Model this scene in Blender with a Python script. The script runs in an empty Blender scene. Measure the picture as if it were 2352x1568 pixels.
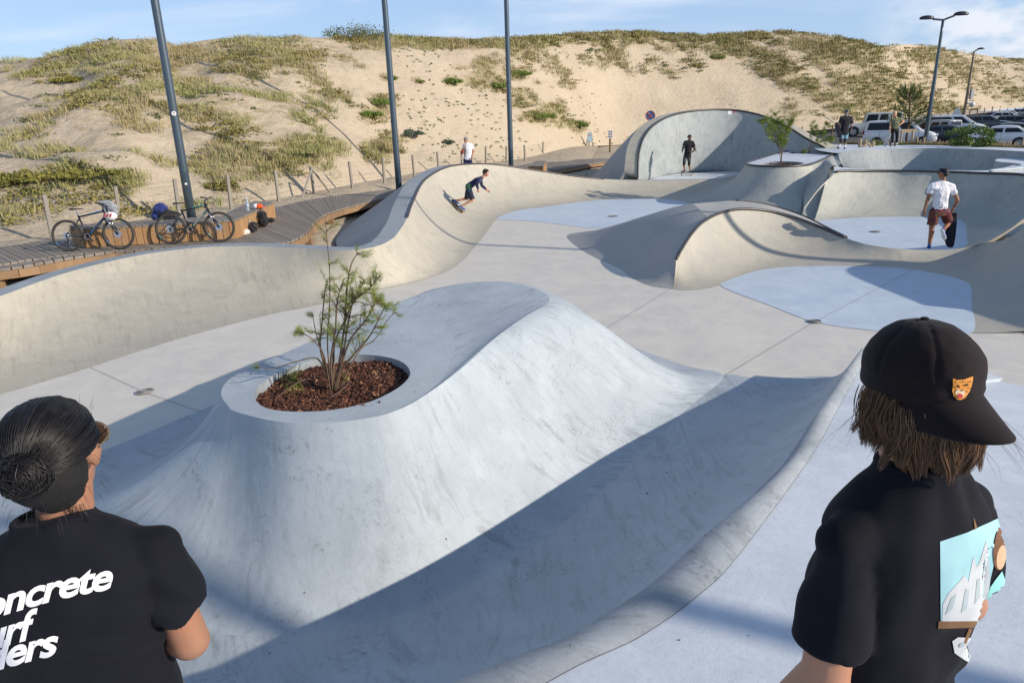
import bpy, bmesh, math, random
import numpy as np
from mathutils import Vector, Matrix, Euler, noise as mn
random.seed(7); np.random.seed(7)
R = math.radians
scene = bpy.context.scene
COL = scene.collection

# ------------------------------------------------------------------ camera
FPX, CX, CY = 1568.0, 1176.0, 784.0          # focal length and centre in a 2352 px wide picture
CH = 2.2                                       # camera height over the front deck
PITCH, ROLL = R(17.682), R(1.794)
cp, sp, cr, sr = math.cos(PITCH), math.sin(PITCH), math.cos(ROLL), math.sin(ROLL)
cf = Vector((0, cp, -sp)); u0 = Vector((0, sp, cp)); r0 = Vector((1, 0, 0))
crt = cr*r0 - sr*u0; cup = sr*r0 + cr*u0
def ray(px, py): return cf + crt*((px-CX)/FPX) - cup*((py-CY)/FPX)
def W(px, py, z):                              # point of the photograph on the level z
    d = ray(px, py); t = (z-CH)/d.z; return Vector((t*d.x, t*d.y, z))
def WY(px, py, y):                             # point of the photograph at the distance y
    d = ray(px, py); t = y/d.y; return Vector((t*d.x, y, CH+t*d.z))
def proj(p):
    v = Vector((p[0], p[1], p[2]-CH)); z = v.dot(cf)
    return (CX+FPX*v.dot(crt)/z, CY-FPX*v.dot(cup)/z, z)
cam_d = bpy.data.cameras.new('camera'); cam = bpy.data.objects.new('camera', cam_d); COL.objects.link(cam)
cam_d.lens = 24.0; cam_d.sensor_width = 36.0; cam_d.clip_start = 0.05; cam_d.clip_end = 6000
m = Matrix((crt, cup, -cf)).transposed().to_4x4(); m.translation = Vector((0, 0, CH)); cam.matrix_world = m
scene.camera = cam

# ------------------------------------------------------------------ bookkeeping
def tag(o, label=None, cat=None, group=None, kind=None):
    if label: o['label'] = label
    if cat: o['category'] = cat
    if group: o['group'] = group
    if kind: o['kind'] = kind
    return o
def thing(name, label, cat, loc=(0, 0, 0), rz=0.0, group=None):
    o = bpy.data.objects.new(name, None); COL.objects.link(o)
    o.location = loc; o.rotation_euler = (0, 0, rz); o.empty_display_size = .1
    return tag(o, label, cat, group)
def link(name, me, mat=None, parent=None, smooth=False):
    o = bpy.data.objects.new(name, me); COL.objects.link(o)
    if mat is not None and not len(me.materials): me.materials.append(mat)
    if parent is not None: o.parent = parent
    if smooth: me.polygons.foreach_set('use_smooth', [True]*len(me.polygons))
    me.update()
    return o
def bobj(name, bm, mat=None, parent=None, smooth=False):
    bmesh.ops.recalc_face_normals(bm, faces=bm.faces)
    me = bpy.data.meshes.new(name); bm.to_mesh(me); bm.free()
    return link(name, me, mat, parent, smooth)
def pyobj(name, vs, fs, mat=None, parent=None, smooth=False):
    me = bpy.data.meshes.new(name); me.from_pydata([tuple(v) for v in vs], [], fs)
    return link(name, me, mat, parent, smooth)
def struct(o): o['kind'] = 'structure'; return o
def recentre(o):                               # put the origin of a world-space mesh at its base
    me = o.data; n = len(me.vertices); a = np.empty(n*3); me.vertices.foreach_get('co', a); a = a.reshape(-1, 3)
    c = np.array([(a[:, 0].min()+a[:, 0].max())/2, (a[:, 1].min()+a[:, 1].max())/2, a[:, 2].min()])
    me.vertices.foreach_set('co', (a-c).ravel()); o.location = c; me.update(); return o
def children(o): return [c for c in bpy.data.objects if c.parent is o]
def copy_tree(o, parent=None):
    c = o.copy(); COL.objects.link(c); c.parent = parent
    for ch in children(o): copy_tree(ch, c)
    return c

# ------------------------------------------------------------------ materials
def newmat(name):
    m = bpy.data.materials.new(name); m.use_nodes = True; nt = m.node_tree
    b = nt.nodes['Principled BSDF']; return m, nt, b
def N(nt, t, **kw):
    n = nt.nodes.new(t)
    for k, v in kw.items():
        if k.startswith('i_'): n.inputs[k[2:].replace('_', ' ')].default_value = v
        else: setattr(n, k, v)
    return n
def rgba(c): return (c[0], c[1], c[2], 1.0)
def mixc(nt, fac, a, b, bt='MIX'):
    n = nt.nodes.new('ShaderNodeMix'); n.data_type = 'RGBA'; n.blend_type = bt
    for sock, v in ((n.inputs[0], fac), (n.inputs[6], a), (n.inputs[7], b)):
        if hasattr(v, 'is_output'): nt.links.new(v, sock)
        elif isinstance(v, (int, float)): sock.default_value = v
        else: sock.default_value = rgba(v)
    return n.outputs[2]
def ramp(nt, fac, stops):
    n = nt.nodes.new('ShaderNodeValToRGB'); e = n.color_ramp.elements
    while len(e) < len(stops): e.new(0.5)
    for i, (p, c) in enumerate(stops):
        e[i].position = p; e[i].color = rgba(c) if not isinstance(c, (int, float)) else (c, c, c, 1)
    nt.links.new(fac, n.inputs[0]); return n.outputs[0]
def pos(nt, scale=(1, 1, 1), rot=(0, 0, 0), obj=False):
    m = nt.nodes.new('ShaderNodeMapping'); m.inputs['Scale'].default_value = scale; m.inputs['Rotation'].default_value = rot
    if obj: s = nt.nodes.new('ShaderNodeTexCoord').outputs['Object']
    else: s = nt.nodes.new('ShaderNodeNewGeometry').outputs['Position']
    nt.links.new(s, m.inputs[0]); return m.outputs[0]
def noise(nt, vec, scale, detail=6, rough=.6, dist=0.0):
    n = N(nt, 'ShaderNodeTexNoise'); nt.links.new(vec, n.inputs['Vector'])
    n.inputs['Scale'].default_value = scale; n.inputs['Detail'].default_value = detail
    n.inputs['Roughness'].default_value = rough; n.inputs['Distortion'].default_value = dist
    return n.outputs['Fac']
def bump(nt, b, h, strength=.2, dist=.02, prev=None):
    n = N(nt, 'ShaderNodeBump'); n.inputs['Strength'].default_value = strength; n.inputs['Distance'].default_value = dist
    nt.links.new(h, n.inputs['Height'])
    if prev is not None: nt.links.new(prev, n.inputs['Normal'])
    nt.links.new(n.outputs[0], b.inputs['Normal']); return n.outputs[0]
MATS = {}
def plain(name, col, rough=.6, metal=0.0, var=.12, scale=12, coat=0.0, bumps=0.0, obj=True):
    if name in MATS: return MATS[name]
    m, nt, b = newmat(name)
    v = noise(nt, pos(nt, obj=obj), scale, 4)
    f = ramp(nt, v, [(.3, 0.0), (.7, 1.0)])
    nt.links.new(mixc(nt, f, [c*(1-var) for c in col], [min(1, c*(1+var)) for c in col]), b.inputs['Base Color'])
    b.inputs['Roughness'].default_value = rough; b.inputs['Metallic'].default_value = metal
    b.inputs['Coat Weight'].default_value = coat
    if bumps: bump(nt, b, v, bumps, .01)
    MATS[name] = m; return m
def mulf(nt, a, b):
    n = N(nt, 'ShaderNodeMath', operation='MULTIPLY')
    for k, v in enumerate((a, b)):
        if hasattr(v, 'is_output'): nt.links.new(v, n.inputs[k])
        else: n.inputs[k].default_value = v
    return n.outputs[0]
def concrete(name, col, tint, patch=.35, streak=.3, rough=.62):
    """cast concrete: cloudy tint, trowel arcs, brushed streaks that follow the slope, scuffs, pits"""
    m, nt, b = newmat(name)
    P = pos(nt)
    um = N(nt, 'ShaderNodeUVMap'); 
    def uvn(scale, rot, sc, dist, det=10, ro=.75):
        mp_ = N(nt, 'ShaderNodeMapping'); mp_.inputs['Scale'].default_value = scale; mp_.inputs['Rotation'].default_value = (0, 0, rot); nt.links.new(um.outputs[0], mp_.inputs[0]); return noise(nt, mp_.outputs[0], sc, det, ro, dist)
    big = noise(nt, P, .5, 5, .6, .6)
    mid = noise(nt, P, 2.3, 10, .72, .3)
    m2 = noise(nt, P, 1.1, 4, .6, .4)
    fine = noise(nt, P, 30, 6, .75)
    st = uvn((5.5, .9, 1), .12, 1.6, .5); st2 = uvn((9, 1.6, 1), -.5, 1.5, .8)
    lo = [x*(1-patch) for x in col]; hi = [min(1, x*1.12) for x in col]
    c = mixc(nt, ramp(nt, big, [(.36, 0.0), (.64, 1.0)]), col, tint)
    c = mixc(nt, ramp(nt, mid, [(.44, 0.0), (.68, .75)]), c, hi)
    mask = ramp(nt, m2, [(.40, .15), (.60, 1.0)])
    c = mixc(nt, mulf(nt, ramp(nt, st, [(.50, 0.0), (.66, 1.0)]), mulf(nt, mask, streak*1.5)), c, lo)
    c = mixc(nt, mulf(nt, ramp(nt, st2, [(.54, 0.0), (.70, 1.0)]), streak*.8), c, [x*.74 for x in tint])
    # scuffed speckle in drifts
    sp_ = mulf(nt, ramp(nt, fine, [(.50, 0.0), (.60, 1.0)]), ramp(nt, noise(nt, P, 1.7, 5, .7, 1.0), [(.52, 0.0), (.64, 1.0)]))
    c = mixc(nt, mulf(nt, sp_, streak*1.3), c, [x*.62 for x in tint])
    wl = uvn((1.2, 1.2, 1), .7, 3.0, 3.5, 3, .5)                      # trowel arcs: thin pale and dark contour lines
    c = mixc(nt, mulf(nt, ramp(nt, wl, [(.485, 0.0), (.5, 1.0), (.515, 0.0)]), streak*.5), c, hi)
    c = mixc(nt, ramp(nt, fine, [(.22, .30), (.45, 0.0)]), c, [x*.55 for x in col])
    vo = N(nt, 'ShaderNodeTexVoronoi'); vo.inputs['Scale'].default_value = 2.3; nt.links.new(P, vo.inputs['Vector'])
    c = mixc(nt, ramp(nt, vo.outputs['Distance'], [(.0, .6), (.022, 0.0)]), c, (.16, .11, .07))
    nt.links.new(c, b.inputs['Base Color'])
    nt.links.new(ramp(nt, mid, [(.3, rough-.12), (.7, rough+.12)]), b.inputs['Roughness'])
    b.inputs['Specular IOR Level'].default_value = .35
    pr = bump(nt, b, fine, .18, .005)
    pr = bump(nt, b, st, .18, .01, pr)
    bump(nt, b, mid, .25, .03, pr)
    return m
CREAM = concrete('cream_concrete', (.455, .425, .35), (.41, .39, .335), .32, .6)
BEIGE = concrete('beige_floor_concrete', (.64, .61, .55), (.58, .56, .52), .25, .36)
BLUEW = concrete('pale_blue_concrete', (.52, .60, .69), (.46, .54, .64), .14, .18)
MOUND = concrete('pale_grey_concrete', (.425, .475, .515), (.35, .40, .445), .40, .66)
GREY = concrete('grey_concrete', (.40, .39, .37), (.36, .36, .355), .28, .34)
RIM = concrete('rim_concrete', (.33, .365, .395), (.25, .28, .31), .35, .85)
DECKC = concrete('deck_concrete', (.60, .65, .705), (.53, .585, .65), .16, .25)
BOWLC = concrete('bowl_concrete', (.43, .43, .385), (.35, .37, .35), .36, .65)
CRAD = concrete('cradle_concrete', (.39, .415, .415), (.29, .335, .35), .4, .8)
COPING = plain('coping_steel', (.085, .08, .08), .45, .6, .25, 20, obj=False)
JOINT = plain('joint_dark', (.28, .28, .28), .9, obj=False)

# ------------------------------------------------------------------ surfaces
def cat(P, n=8, closed=False):
    P = [Vector(p) for p in P]; out = []; k = len(P)
    segs = k if closed else k-1
    for i in range(segs):
        if closed: a, b, c, d = P[(i-1) % k], P[i], P[(i+1) % k], P[(i+2) % k]
        else:
            b, c = P[i], P[i+1]
            a = P[i-1] if i > 0 else b*2-c
            d = P[i+2] if i+2 < k else c*2-b
        for j in range(n):
            t = j/n
            out.append(.5*((2*b)+(c-a)*t+(2*a-5*b+4*c-d)*t*t+(3*b-a-3*c+d)*t**3))
    if not closed: out.append(P[-1].copy())
    return out
def arc_prof(a):
    a = R(a)
    return lambda s, u: (math.sin(a*s)/math.sin(a), (1-math.cos(a*s))/(1-math.cos(a)))
def s_prof(s, u): return (s, s*s*(3-2*s))
def lin_prof(s, u): return (s, s)
def soft_prof(k=.5): return lambda s, u: (s, (1-k)*s+k*s*s*(3-2*s))
def loft(name, A, B, prof, mat, rows=14, n=8, closed=False, parent=None):
    """surface from the curve A (toe) to the curve B (lip)"""
    ca, cb = cat(A, n, closed), cat(B, n, closed); k = len(ca); vs = []; fs = []
    for i in range(k):
        u = i/(k-1)
        for j in range(rows+1):
            h, v = prof(j/rows, u)
            p = ca[i].lerp(cb[i], h); p.z = ca[i].z+(cb[i].z-ca[i].z)*v
            vs.append(p)
    w = rows+1
    for i in range(k if closed else k-1):
        i2 = (i+1) % k
        for j in range(rows): fs.append((i*w+j, i2*w+j, i2*w+j+1, i*w+j+1))
    o = pyobj(name, vs, fs, mat, parent, True)
    la, lw = [0.0], []
    for i in range(1, k): la.append(la[-1]+((ca[i]-ca[i-1]).length+(cb[i]-cb[i-1]).length)/2)
    uvl = o.data.uv_layers.new(name='UVMap'); wd_ = sum((ca[i]-cb[i]).length for i in range(k))/k
    for lp in o.data.loops:
        i, j = divmod(lp.vertex_index, w); uvl.data[lp.index].uv = (la[i], wd_*j/rows)
    return o
def sheet(name, pts, mat, parent=None, n=8, smooth=True, thick=0.0, holes=()):
    c = cat(pts, n, True) if smooth else [Vector(p) for p in pts]
    bm = bmesh.new(); edges = []
    for loop in [c]+[cat(h, n, True) for h in holes]:
        v = [bm.verts.new(p) for p in loop]
        edges += [bm.edges.new((v[i], v[(i+1) % len(v)])) for i in range(len(v))]
    bmesh.ops.triangle_fill(bm, edges=edges, use_beauty=True)
    for f in bm.faces:
        f.normal_update()
        if f.normal.z < 0: f.normal_flip()
    if thick:
        r = bmesh.ops.extrude_face_region(bm, geom=list(bm.faces))
        for v in [g for g in r['geom'] if isinstance(g, bmesh.types.BMVert)]: v.co.z -= thick
    me = bpy.data.meshes.new(name); bm.to_mesh(me); bm.free()
    return link(name, me, mat, parent)
def tube(path, r, seg=8, bm=None, cap=True, flat=1.0, closed=False):
    """round bar along a path; r a number or a list"""
    own = bm is None
    if own: bm = bmesh.new()
    P = [Vector(p) for p in path]; k = len(P); rings = []
    up = None
    for i, p in enumerate(P):
        if closed: t = P[(i+1) % k]-P[i-1]
        else: t = (P[min(i+1, k-1)]-P[max(i-1, 0)])
        t.normalize()
        if up is None: up = Vector((0, 0, 1)) if abs(t.z) < .9 else Vector((1, 0, 0))
        x = t.cross(up); x.normalize(); up = x.cross(t); up.normalize()
        rr = r[i] if isinstance(r, (list, tuple)) else r
        rings.append([bm.verts.new(p+(x*math.cos(a)*rr+up*math.sin(a)*rr*flat)) for a in [2*math.pi*q/seg for q in range(seg)]])
    for i in range(k if closed else k-1):
        a, b = rings[i], rings[(i+1) % k]
        for q in range(seg): bm.faces.new((a[q], a[(q+1) % seg], b[(q+1) % seg], b[q]))
    if cap and not closed:
        bm.faces.new(rings[0][::-1]); bm.faces.new(rings[-1])
    return bm
def box(bm, c, s, rot=None, bev=0.0):
    """box of full size s centred at c"""
    M = Matrix.Translation(Vector(c)) @ (rot.to_4x4() if rot is not None else Matrix.Identity(4)) @ Matrix.Diagonal((s[0], s[1], s[2], 1))
    r = bmesh.ops.create_cube(bm, size=1.0, matrix=M)
    if bev:
        es = list({e for v in r['verts'] for e in v.link_edges})
        bmesh.ops.bevel(bm, geom=es, offset=bev, segments=2, affect='EDGES')
    return bm
def offset_curve(P, d):
    """push a curve sideways (to the left of its run) in plan"""
    P = [Vector(p) for p in P]; out = []
    for i, p in enumerate(P):
        t = P[min(i+1, len(P)-1)]-P[max(i-1, 0)]; t.z = 0; t.normalize()
        dd = d[i] if isinstance(d, (list, tuple)) else d
        out.append(p+Vector((-t.y, t.x, 0))*dd)
    return out

FL = -1.0
def F(*pts): return [W(x, y, FL) for x, y in pts]
def Zs(*pts): return [W(x, y, z) for x, y, z in pts]
def Ys(*pts): return [WY(x, y, yy) for x, y, yy in pts]

# floor of the whole bowl system
floor = struct(pyobj('bowl_floor', [(-22, 1.5, FL-.004), (16, 1.5, FL-.004), (16, 31.5, FL-.004), (-22, 31.5, FL-.004)], [(0, 1, 2, 3)], BEIGE))
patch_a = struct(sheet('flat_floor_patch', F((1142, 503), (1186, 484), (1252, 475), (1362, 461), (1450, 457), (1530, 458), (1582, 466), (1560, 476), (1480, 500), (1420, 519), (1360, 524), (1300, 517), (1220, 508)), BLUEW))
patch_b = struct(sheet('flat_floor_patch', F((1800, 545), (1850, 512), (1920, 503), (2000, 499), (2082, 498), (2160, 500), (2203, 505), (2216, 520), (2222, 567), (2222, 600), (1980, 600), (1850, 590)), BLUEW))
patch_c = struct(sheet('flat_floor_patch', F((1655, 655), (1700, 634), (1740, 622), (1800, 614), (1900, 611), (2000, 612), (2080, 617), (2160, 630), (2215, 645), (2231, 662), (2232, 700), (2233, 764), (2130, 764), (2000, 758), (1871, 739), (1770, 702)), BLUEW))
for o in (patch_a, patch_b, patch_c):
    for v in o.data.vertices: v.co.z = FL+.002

# --- R1: the long left wall with its rim
toe1 = F((-330, 990), (-150, 945), (0, 905), (207, 843), (359, 793), (488, 756), (620, 722), (729, 700), (870, 666), (965, 644), (1028, 622), (1063, 598), (1087, 571), (1116, 536), (1138, 506), (1155, 496), (1186, 484), (1252, 475), (1362, 461), (1450, 457), (1530, 458), (1570, 463), (1600, 470))
lip1 = Zs((-330, 790, -.25), (-150, 730, -.22), (0, 680, -.2), (150, 627, -.18), (300, 590, -.15), (430, 571, -.12), (560, 565, -.12), (690, 570, -.15), (790, 575, -.17), (860, 567, -.15), (900, 549, -.12), (920, 526, -.05), (935, 500, .05), (948, 465, .2), (975, 415, .45)) \
    + Ys((1020, 387, 26.2), (1070, 378, 28.0), (1140, 379, 29.2), (1250, 395, 30.4), (1350, 409, 31.2), (1450, 414, 32.0), (1560, 414, 32.4), (1690, 409, 32.4))
wall1 = loft('left_wall', toe1, lip1, arc_prof(62), CREAM, 18, 8)
tag(wall1, 'long cream concrete bowl wall curving along the left side in front of the boardwalk', 'skate ramp')
rimw = [.34, .34, .34, .34, .34, .33, .33, .33, .33, .35, .38, .42, .45, .5, .55, .5, .45, .4, .38, .35, .3, .3, .3]
rim1o = offset_curve(lip1, rimw)
for p in rim1o: p.z += .01
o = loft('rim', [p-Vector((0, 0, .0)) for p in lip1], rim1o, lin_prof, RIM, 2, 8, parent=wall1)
outz = [-.75]*9+[-.6, -.6, -.6, -.6, -.6, -.6, -.6, -.6, -.6, -.6, -.6, -.66, -.7, -.7]
oo = offset_curve(lip1, [.55, .55, .55, .55, .55, .5, .5, .55, .7, .9, 1.1, 1.4, 1.8, 2.1, 2.1, 1.7, 1.4, 1.2, 1.0, .8, .5, .4, .4])
for p, z in zip(oo, outz): p.z = z
o = loft('outer_slope', rim1o, oo, lin_prof, GREY, 6, 8, parent=wall1)
cop = cat(lip1, 8)[8*12:8*19+4]
bobj('coping', tube([p+Vector((0, 0, .012)) for p in cop], .034, 8), COPING, wall1, True)

# --- cradle: tall curved wall at the back
CR = -.66
lipC = Ys((1463, 413, 32.5), (1465, 402, 32.5), (1466, 372, 32.7), (1469, 345, 33.0), (1479, 316, 33.7), (1502, 288, 34.6), (1540, 267, 36.1), (1590, 256, 37.4), (1650, 252.5, 38.1), (1705, 256, 38.2), (1760, 270, 37.6), (1810, 293, 36.4), (1850, 318, 35.2), (1895, 341, 34.2))
toeC = Zs((1480, 412.5, CR), (1490, 411.5, CR), (1502, 409, CR), (1512, 407, CR), (1528, 403.5, CR), (1550, 400, CR), (1580, 396.5, CR), (1615, 394.5, CR), (1652, 393.5, CR), (1690, 394, CR), (1728, 396, CR), (1765, 399, CR), (1800, 402, CR), (1830, 404, CR))
crad = loft('cradle_wall', toeC, lipC, arc_prof(84), CRAD, 20, 8)
tag(crad, 'tall rounded concrete cradle wall at the back with dark steel coping', 'skate ramp')
bobj('coping', tube([p+Vector((0, 0, .015)) for p in cat(lipC, 8)], .05, 8), COPING, crad, True)
cro = offset_curve(lipC, [.6, .6, .6, .6, .6, .6, .55, .5, .5, .5, .5, .6, .7, 1.0])
for i, p in enumerate(cro): p.z += .04
loft('rim', lipC, cro, lin_prof, CREAM, 2, 8, parent=crad)
crg = offset_curve(lipC, [.9, .9, 1.4, 2.2, 3.0, 3.4, 3.4, 3.2, 3.2, 3.2, 3.0, 2.4, 1.6, 1.2])
for i, p in enumerate(crg): p.z = [-.8, -.75, -.75, -.75, -.75, -.7, -.6, -.5, -.5, -.4, -.2, 0, .2, .5][i]
loft('outer_slope', cro, crg, soft_prof(.3), GREY, 8, 8, parent=crad)
tag(sheet('cradle_floor', Zs((1440, 418, CR), (1500, 415, CR), (1600, 413.5, CR), (1720, 409, CR), (1900, 402, CR), (1900, 385, CR), (1640, 384, CR), (1500, 393, CR), (1450, 405, CR)), DECKC), kind='structure')

# --- hip in the middle
spine = Ys((1553, 596, 13.9), (1566, 572, 14.2), (1588, 538, 14.8), (1614, 511, 15.4), (1652, 491, 16.1), (1700, 481.5, 16.6), (1760, 485, 16.9), (1820, 499, 16.9), (1880, 521, 16.5), (1940, 546, 15.9), (1990, 561, 15.45))
toeH = F((1545, 664), (1565, 666), (1592, 666), (1625, 662), (1660, 652), (1705, 633), (1760, 618), (1820, 613), (1880, 611), (1935, 611), (1985, 611.5))
cre = Ys((2060, 571, 15.1), (2130, 574, 15.0), (2200, 571, 14.9), (2260, 558, 14.8), (2310, 532, 14.7), (2352, 502, 14.6), (2430, 440, 14.6), (2520, 395, 14.5))
spine_all = spine+cre[:4]+[WY(2320, 545, 14.0), WY(2420, 480, 13.6), Vector((11.7, 12.0, 1.15)), Vector((11.7, 9.2, 1.15))]
toe_all = toeH+F((2050, 614), (2110, 621), (2160, 630), (2200, 639), (2222, 650), (2231, 665), (2232, 705), (2233, 765))
HIPM = concrete('hip_concrete', (.44, .41, .34), (.39, .38, .345), .3, .36)
hip = loft('hip_ramp', toe_all, spine_all, arc_prof(62), HIPM, 18, 8)
tag(hip, 'low cream hip ramp with curved dark coping, running on as a saddle', 'skate ramp')
bobj('coping', tube([p+Vector((0, 0, .012)) for p in cat(spine, 8)[:8*9+1]], .036, 8), COPING, hip, True)
backe = Ys((1591, 468, 17.6), (1640, 464, 18.4), (1690, 461.5, 18.9), (1750, 468, 19.0), (1800, 481, 18.9), (1850, 499, 18.4), (1900, 524, 17.4), (1945, 546, 16.3))
frnt = Ys((1624, 501, 15.6), (1640, 494, 15.9), (1665, 487, 16.3), (1720, 481.8, 16.75), (1775, 488.5, 16.9), (1830, 502, 16.8), (1885, 523, 16.4), (1940, 546, 15.95))
loft('top_slab', frnt, backe, lin_prof, GREY, 8, 8, parent=hip)
bobj('coping', tube([p+Vector((0, 0, .01)) for p in cat(backe[2:], 8)], .03, 6), COPING, hip, True)
backt = [p+Vector((.6, 1.9, 0)) for p in backe]
for p in backt: p.z = FL
loft('back_slope', backt, backe, arc_prof(60), GREY, 10, 8, parent=hip)
tf = F((1560, 500), (1480, 516), (1400, 526), (1340, 532), (1303, 541), (1325, 566), (1370, 592), (1420, 614), (1450, 636), (1490, 655), (1545, 664))
tt = Ys((1600, 467.5, 17.9), (1597, 467.5, 17.8), (1591, 468, 17.6), (1596, 471, 17.3), (1603, 477, 16.9), (1612, 486, 16.3), (1624, 501, 15.65), (1608, 517, 15.25), (1588, 538, 14.8), (1570, 566, 14.3), (1553, 596, 13.9))
loft('side_slope', tf, tt, lambda s, u: (s, .45*s+.55*s*s*(3-2*s)), GREY, 18, 8, parent=hip)

# --- saddle to the right of the hip, and the right wall
bk = [WY(1935, 544.5, 15.95), WY(1990, 561, 15.45)]+cre
bt = [Vector((p.x+.15, p.y+.75, FL)) for p in bk[:5]]+F((2221, 560), (2222, 552), (2222, 540), (2221, 528), (2221, 518))
loft('saddle_back', bt, bk, arc_prof(58), HIPM, 14, 8, parent=hip)
# --- back wall of the right bowl
toeD = F((1828, 521), (1845, 515), (1866, 510), (1920, 503), (2000, 499), (2082, 498), (2160, 500), (2200, 504), (2216, 512), (2222, 525), (2223, 545))
lipD = Ys((1846, 478, 22.3), (1882, 432, 23.0), (1918, 396.5, 23.4), (1985, 394, 23.7), (2051, 393.5, 23.7), (2110, 394, 23.4), (2180, 396, 23.0), (2260, 399, 22.3), (2352, 403, 21.4)) + [Vector((15.2, 19.0, .12)), Vector((14.0, 15.5, .3))]
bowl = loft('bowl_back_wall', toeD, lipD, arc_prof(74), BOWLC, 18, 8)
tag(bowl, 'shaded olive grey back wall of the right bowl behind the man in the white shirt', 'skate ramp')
bobj('coping', tube([p+Vector((0, 0, .012)) for p in cat(lipD, 8)[16:]], .042, 8), COPING, bowl, True)
edg = Ys((1860, 470, 22.5), (1895, 425, 23.2), (1912, 376, 26.2), (1930, 384, 25.2), (1990, 389.5, 24.6), (2060, 390.5, 24.4), (2120, 391, 24.1), (2180, 391.5, 23.9), (2275, 391, 23.9), (2352, 378, 24.6)) + [Vector((18.0, 22.0, .15)), Vector((19.0, 16.0, .3))]
loft('rim', lipD[2:], edg[2:], lin_prof, DECKC, 3, 8, parent=bowl)

# --- planter island
IZ = .42
isl = Zs((1713, 376, IZ), (1722, 380, IZ), (1745, 382.3, IZ), (1800, 383, IZ), (1848, 380.5, IZ), (1868, 376, IZ), (1890, 367, IZ), (1914, 355, IZ), (1920, 350.5, IZ), (1905, 347.5, IZ), (1870, 347, IZ), (1829, 347, IZ), (1806, 348.5, IZ), (1780, 355, IZ), (1750, 364, IZ), (1727, 371, IZ))
def ellipse_on(cx, cy, rx, ry, z, n=16): return [W(cx+rx*math.cos(2*math.pi*i/n), cy+ry*math.sin(2*math.pi*i/n), z) for i in range(n)]
h1 = ellipse_on(1796, 375, 50, 4.3, IZ, 14); h2 = ellipse_on(1853, 350.6, 42, 2.9, IZ, 14)
island = sheet('planter_island', isl, DECKC, holes=[h1, h2])
tag(island, 'raised concrete planter island with two oval holes for young trees', 'planter')
toeI = F((1562, 463), (1600, 478), (1660, 497), (1760, 512), (1830, 520), (1868, 512)) + Ys((1905, 392, 24.0), (1925, 381, 25.6), (1935, 372, 27.5)) + [W(1925, 362, .15), W(1880, 362, -.1)] + Zs((1800, 385, -.4), (1770, 392, CR), (1720, 399, CR), (1660, 408, CR), (1590, 440, -.88))
toeI = toeI[:16]
loft('flank', toeI, isl, arc_prof(68), BOWLC, 16, 8, closed=True, parent=island)
bobj('coping', tube([p+Vector((0, 0, .012)) for p in cat(isl, 8, True)], .045, 8, closed=True), COPING, island, True)
apB = Ys((1846, 478, 22.28), (1882, 432, 22.98), (1918, 397.5, 23.38), (1931, 386, 25.1))+[W(1926, 354, .49)]
apA = Zs((1850, 380.8, IZ-.02), (1868, 377, IZ-.02), (1891, 368, IZ-.02), (1914, 356, IZ-.02), (1920, 351, IZ-.02))
loft('apron', apB, apA, arc_prof(64), BOWLC, 14, 8, parent=island)
MULCH = plain('bark_mulch', (.10, .032, .018), .9, 0, .5, 30, obj=False)
for k, h in enumerate((h1, h2)):
    lo = [Vector((p.x, p.y, IZ-.3)) for p in h]
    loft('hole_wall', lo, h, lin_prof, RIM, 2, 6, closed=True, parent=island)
    hh = [Vector((p.x, p.y, IZ-.12)) for p in h]
    sheet('mulch_bed', hh, MULCH, parent=island)

# --- far right bowl, deck and corner pad
DZ = .6
lipE = Zs((1925, 352, .5), (1945, 347.5, .57), (1985, 344.5, DZ), (2050, 342, DZ), (2132, 340.3, DZ), (2200, 341, DZ), (2270, 343.5, DZ), (2352, 348, DZ), (2460, 356, DZ))
toeE = [Vector((p.x+.4, p.y-2.0, -.9)) for p in lipE]; toeE[0] = Vector((lipE[0].x+1.6, lipE[0].y-1.0, -.9)); toeE[1] = Vector((lipE[1].x+1.2, lipE[1].y-1.7, -.9))
fb = loft('far_bowl_wall', toeE, lipE, arc_prof(76), CRAD, 14, 8)
tag(fb, 'pale concrete wall of the far bowl below the standing blonde woman', 'skate ramp')
lefE = Zs((1930, 384, .15), (1917, 376, .18), (1918, 366, .3), (1922, 356, .45), (1925, 352, .5))
loft('side_wall', [Vector((p.x+1.3, p.y+.2, -.9)) for p in lefE], lefE, arc_prof(74), CRAD, 12, 8, parent=fb)
struct(pyobj('far_bowl_floor', [(13.2, 25.6, -.9), (17.5, 24.5, -.9), (24, 22, -.9), (26, 30, -.9), (12.5, 30, -.9)], [(0, 1, 2, 3, 4)], DECKC))
pad = Zs((2272, 390, .33), (2300, 389, .33), (2352, 384, .33), (2460, 372, .33), (2460, 355, .33), (2352, 359.5, .33), (2310, 362, .33), (2290, 365.5, .33), (2286, 369, .33), (2300, 372, .33), (2325, 374, .33), (2345, 377, .33), (2340, 381, .33), (2310, 385, .33))
padO = sheet('corner_pad', pad, DECKC, thick=.02, n=4)
tag(padO, 'white curved concrete corner pad at the right edge of the far bowl', 'skate ramp')
pl = cat(pad, 4, True); lo = [Vector((p.x-.35, p.y+.0, -.9)) for p in pl]
loft('flank', [Vector((p.x+(p.x-17.5)*-.0-.5, p.y, -.9)) for p in pad], [p-Vector((0, 0, .01)) for p in pad], arc_prof(70), CRAD, 8, 4, closed=True, parent=padO)
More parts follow.
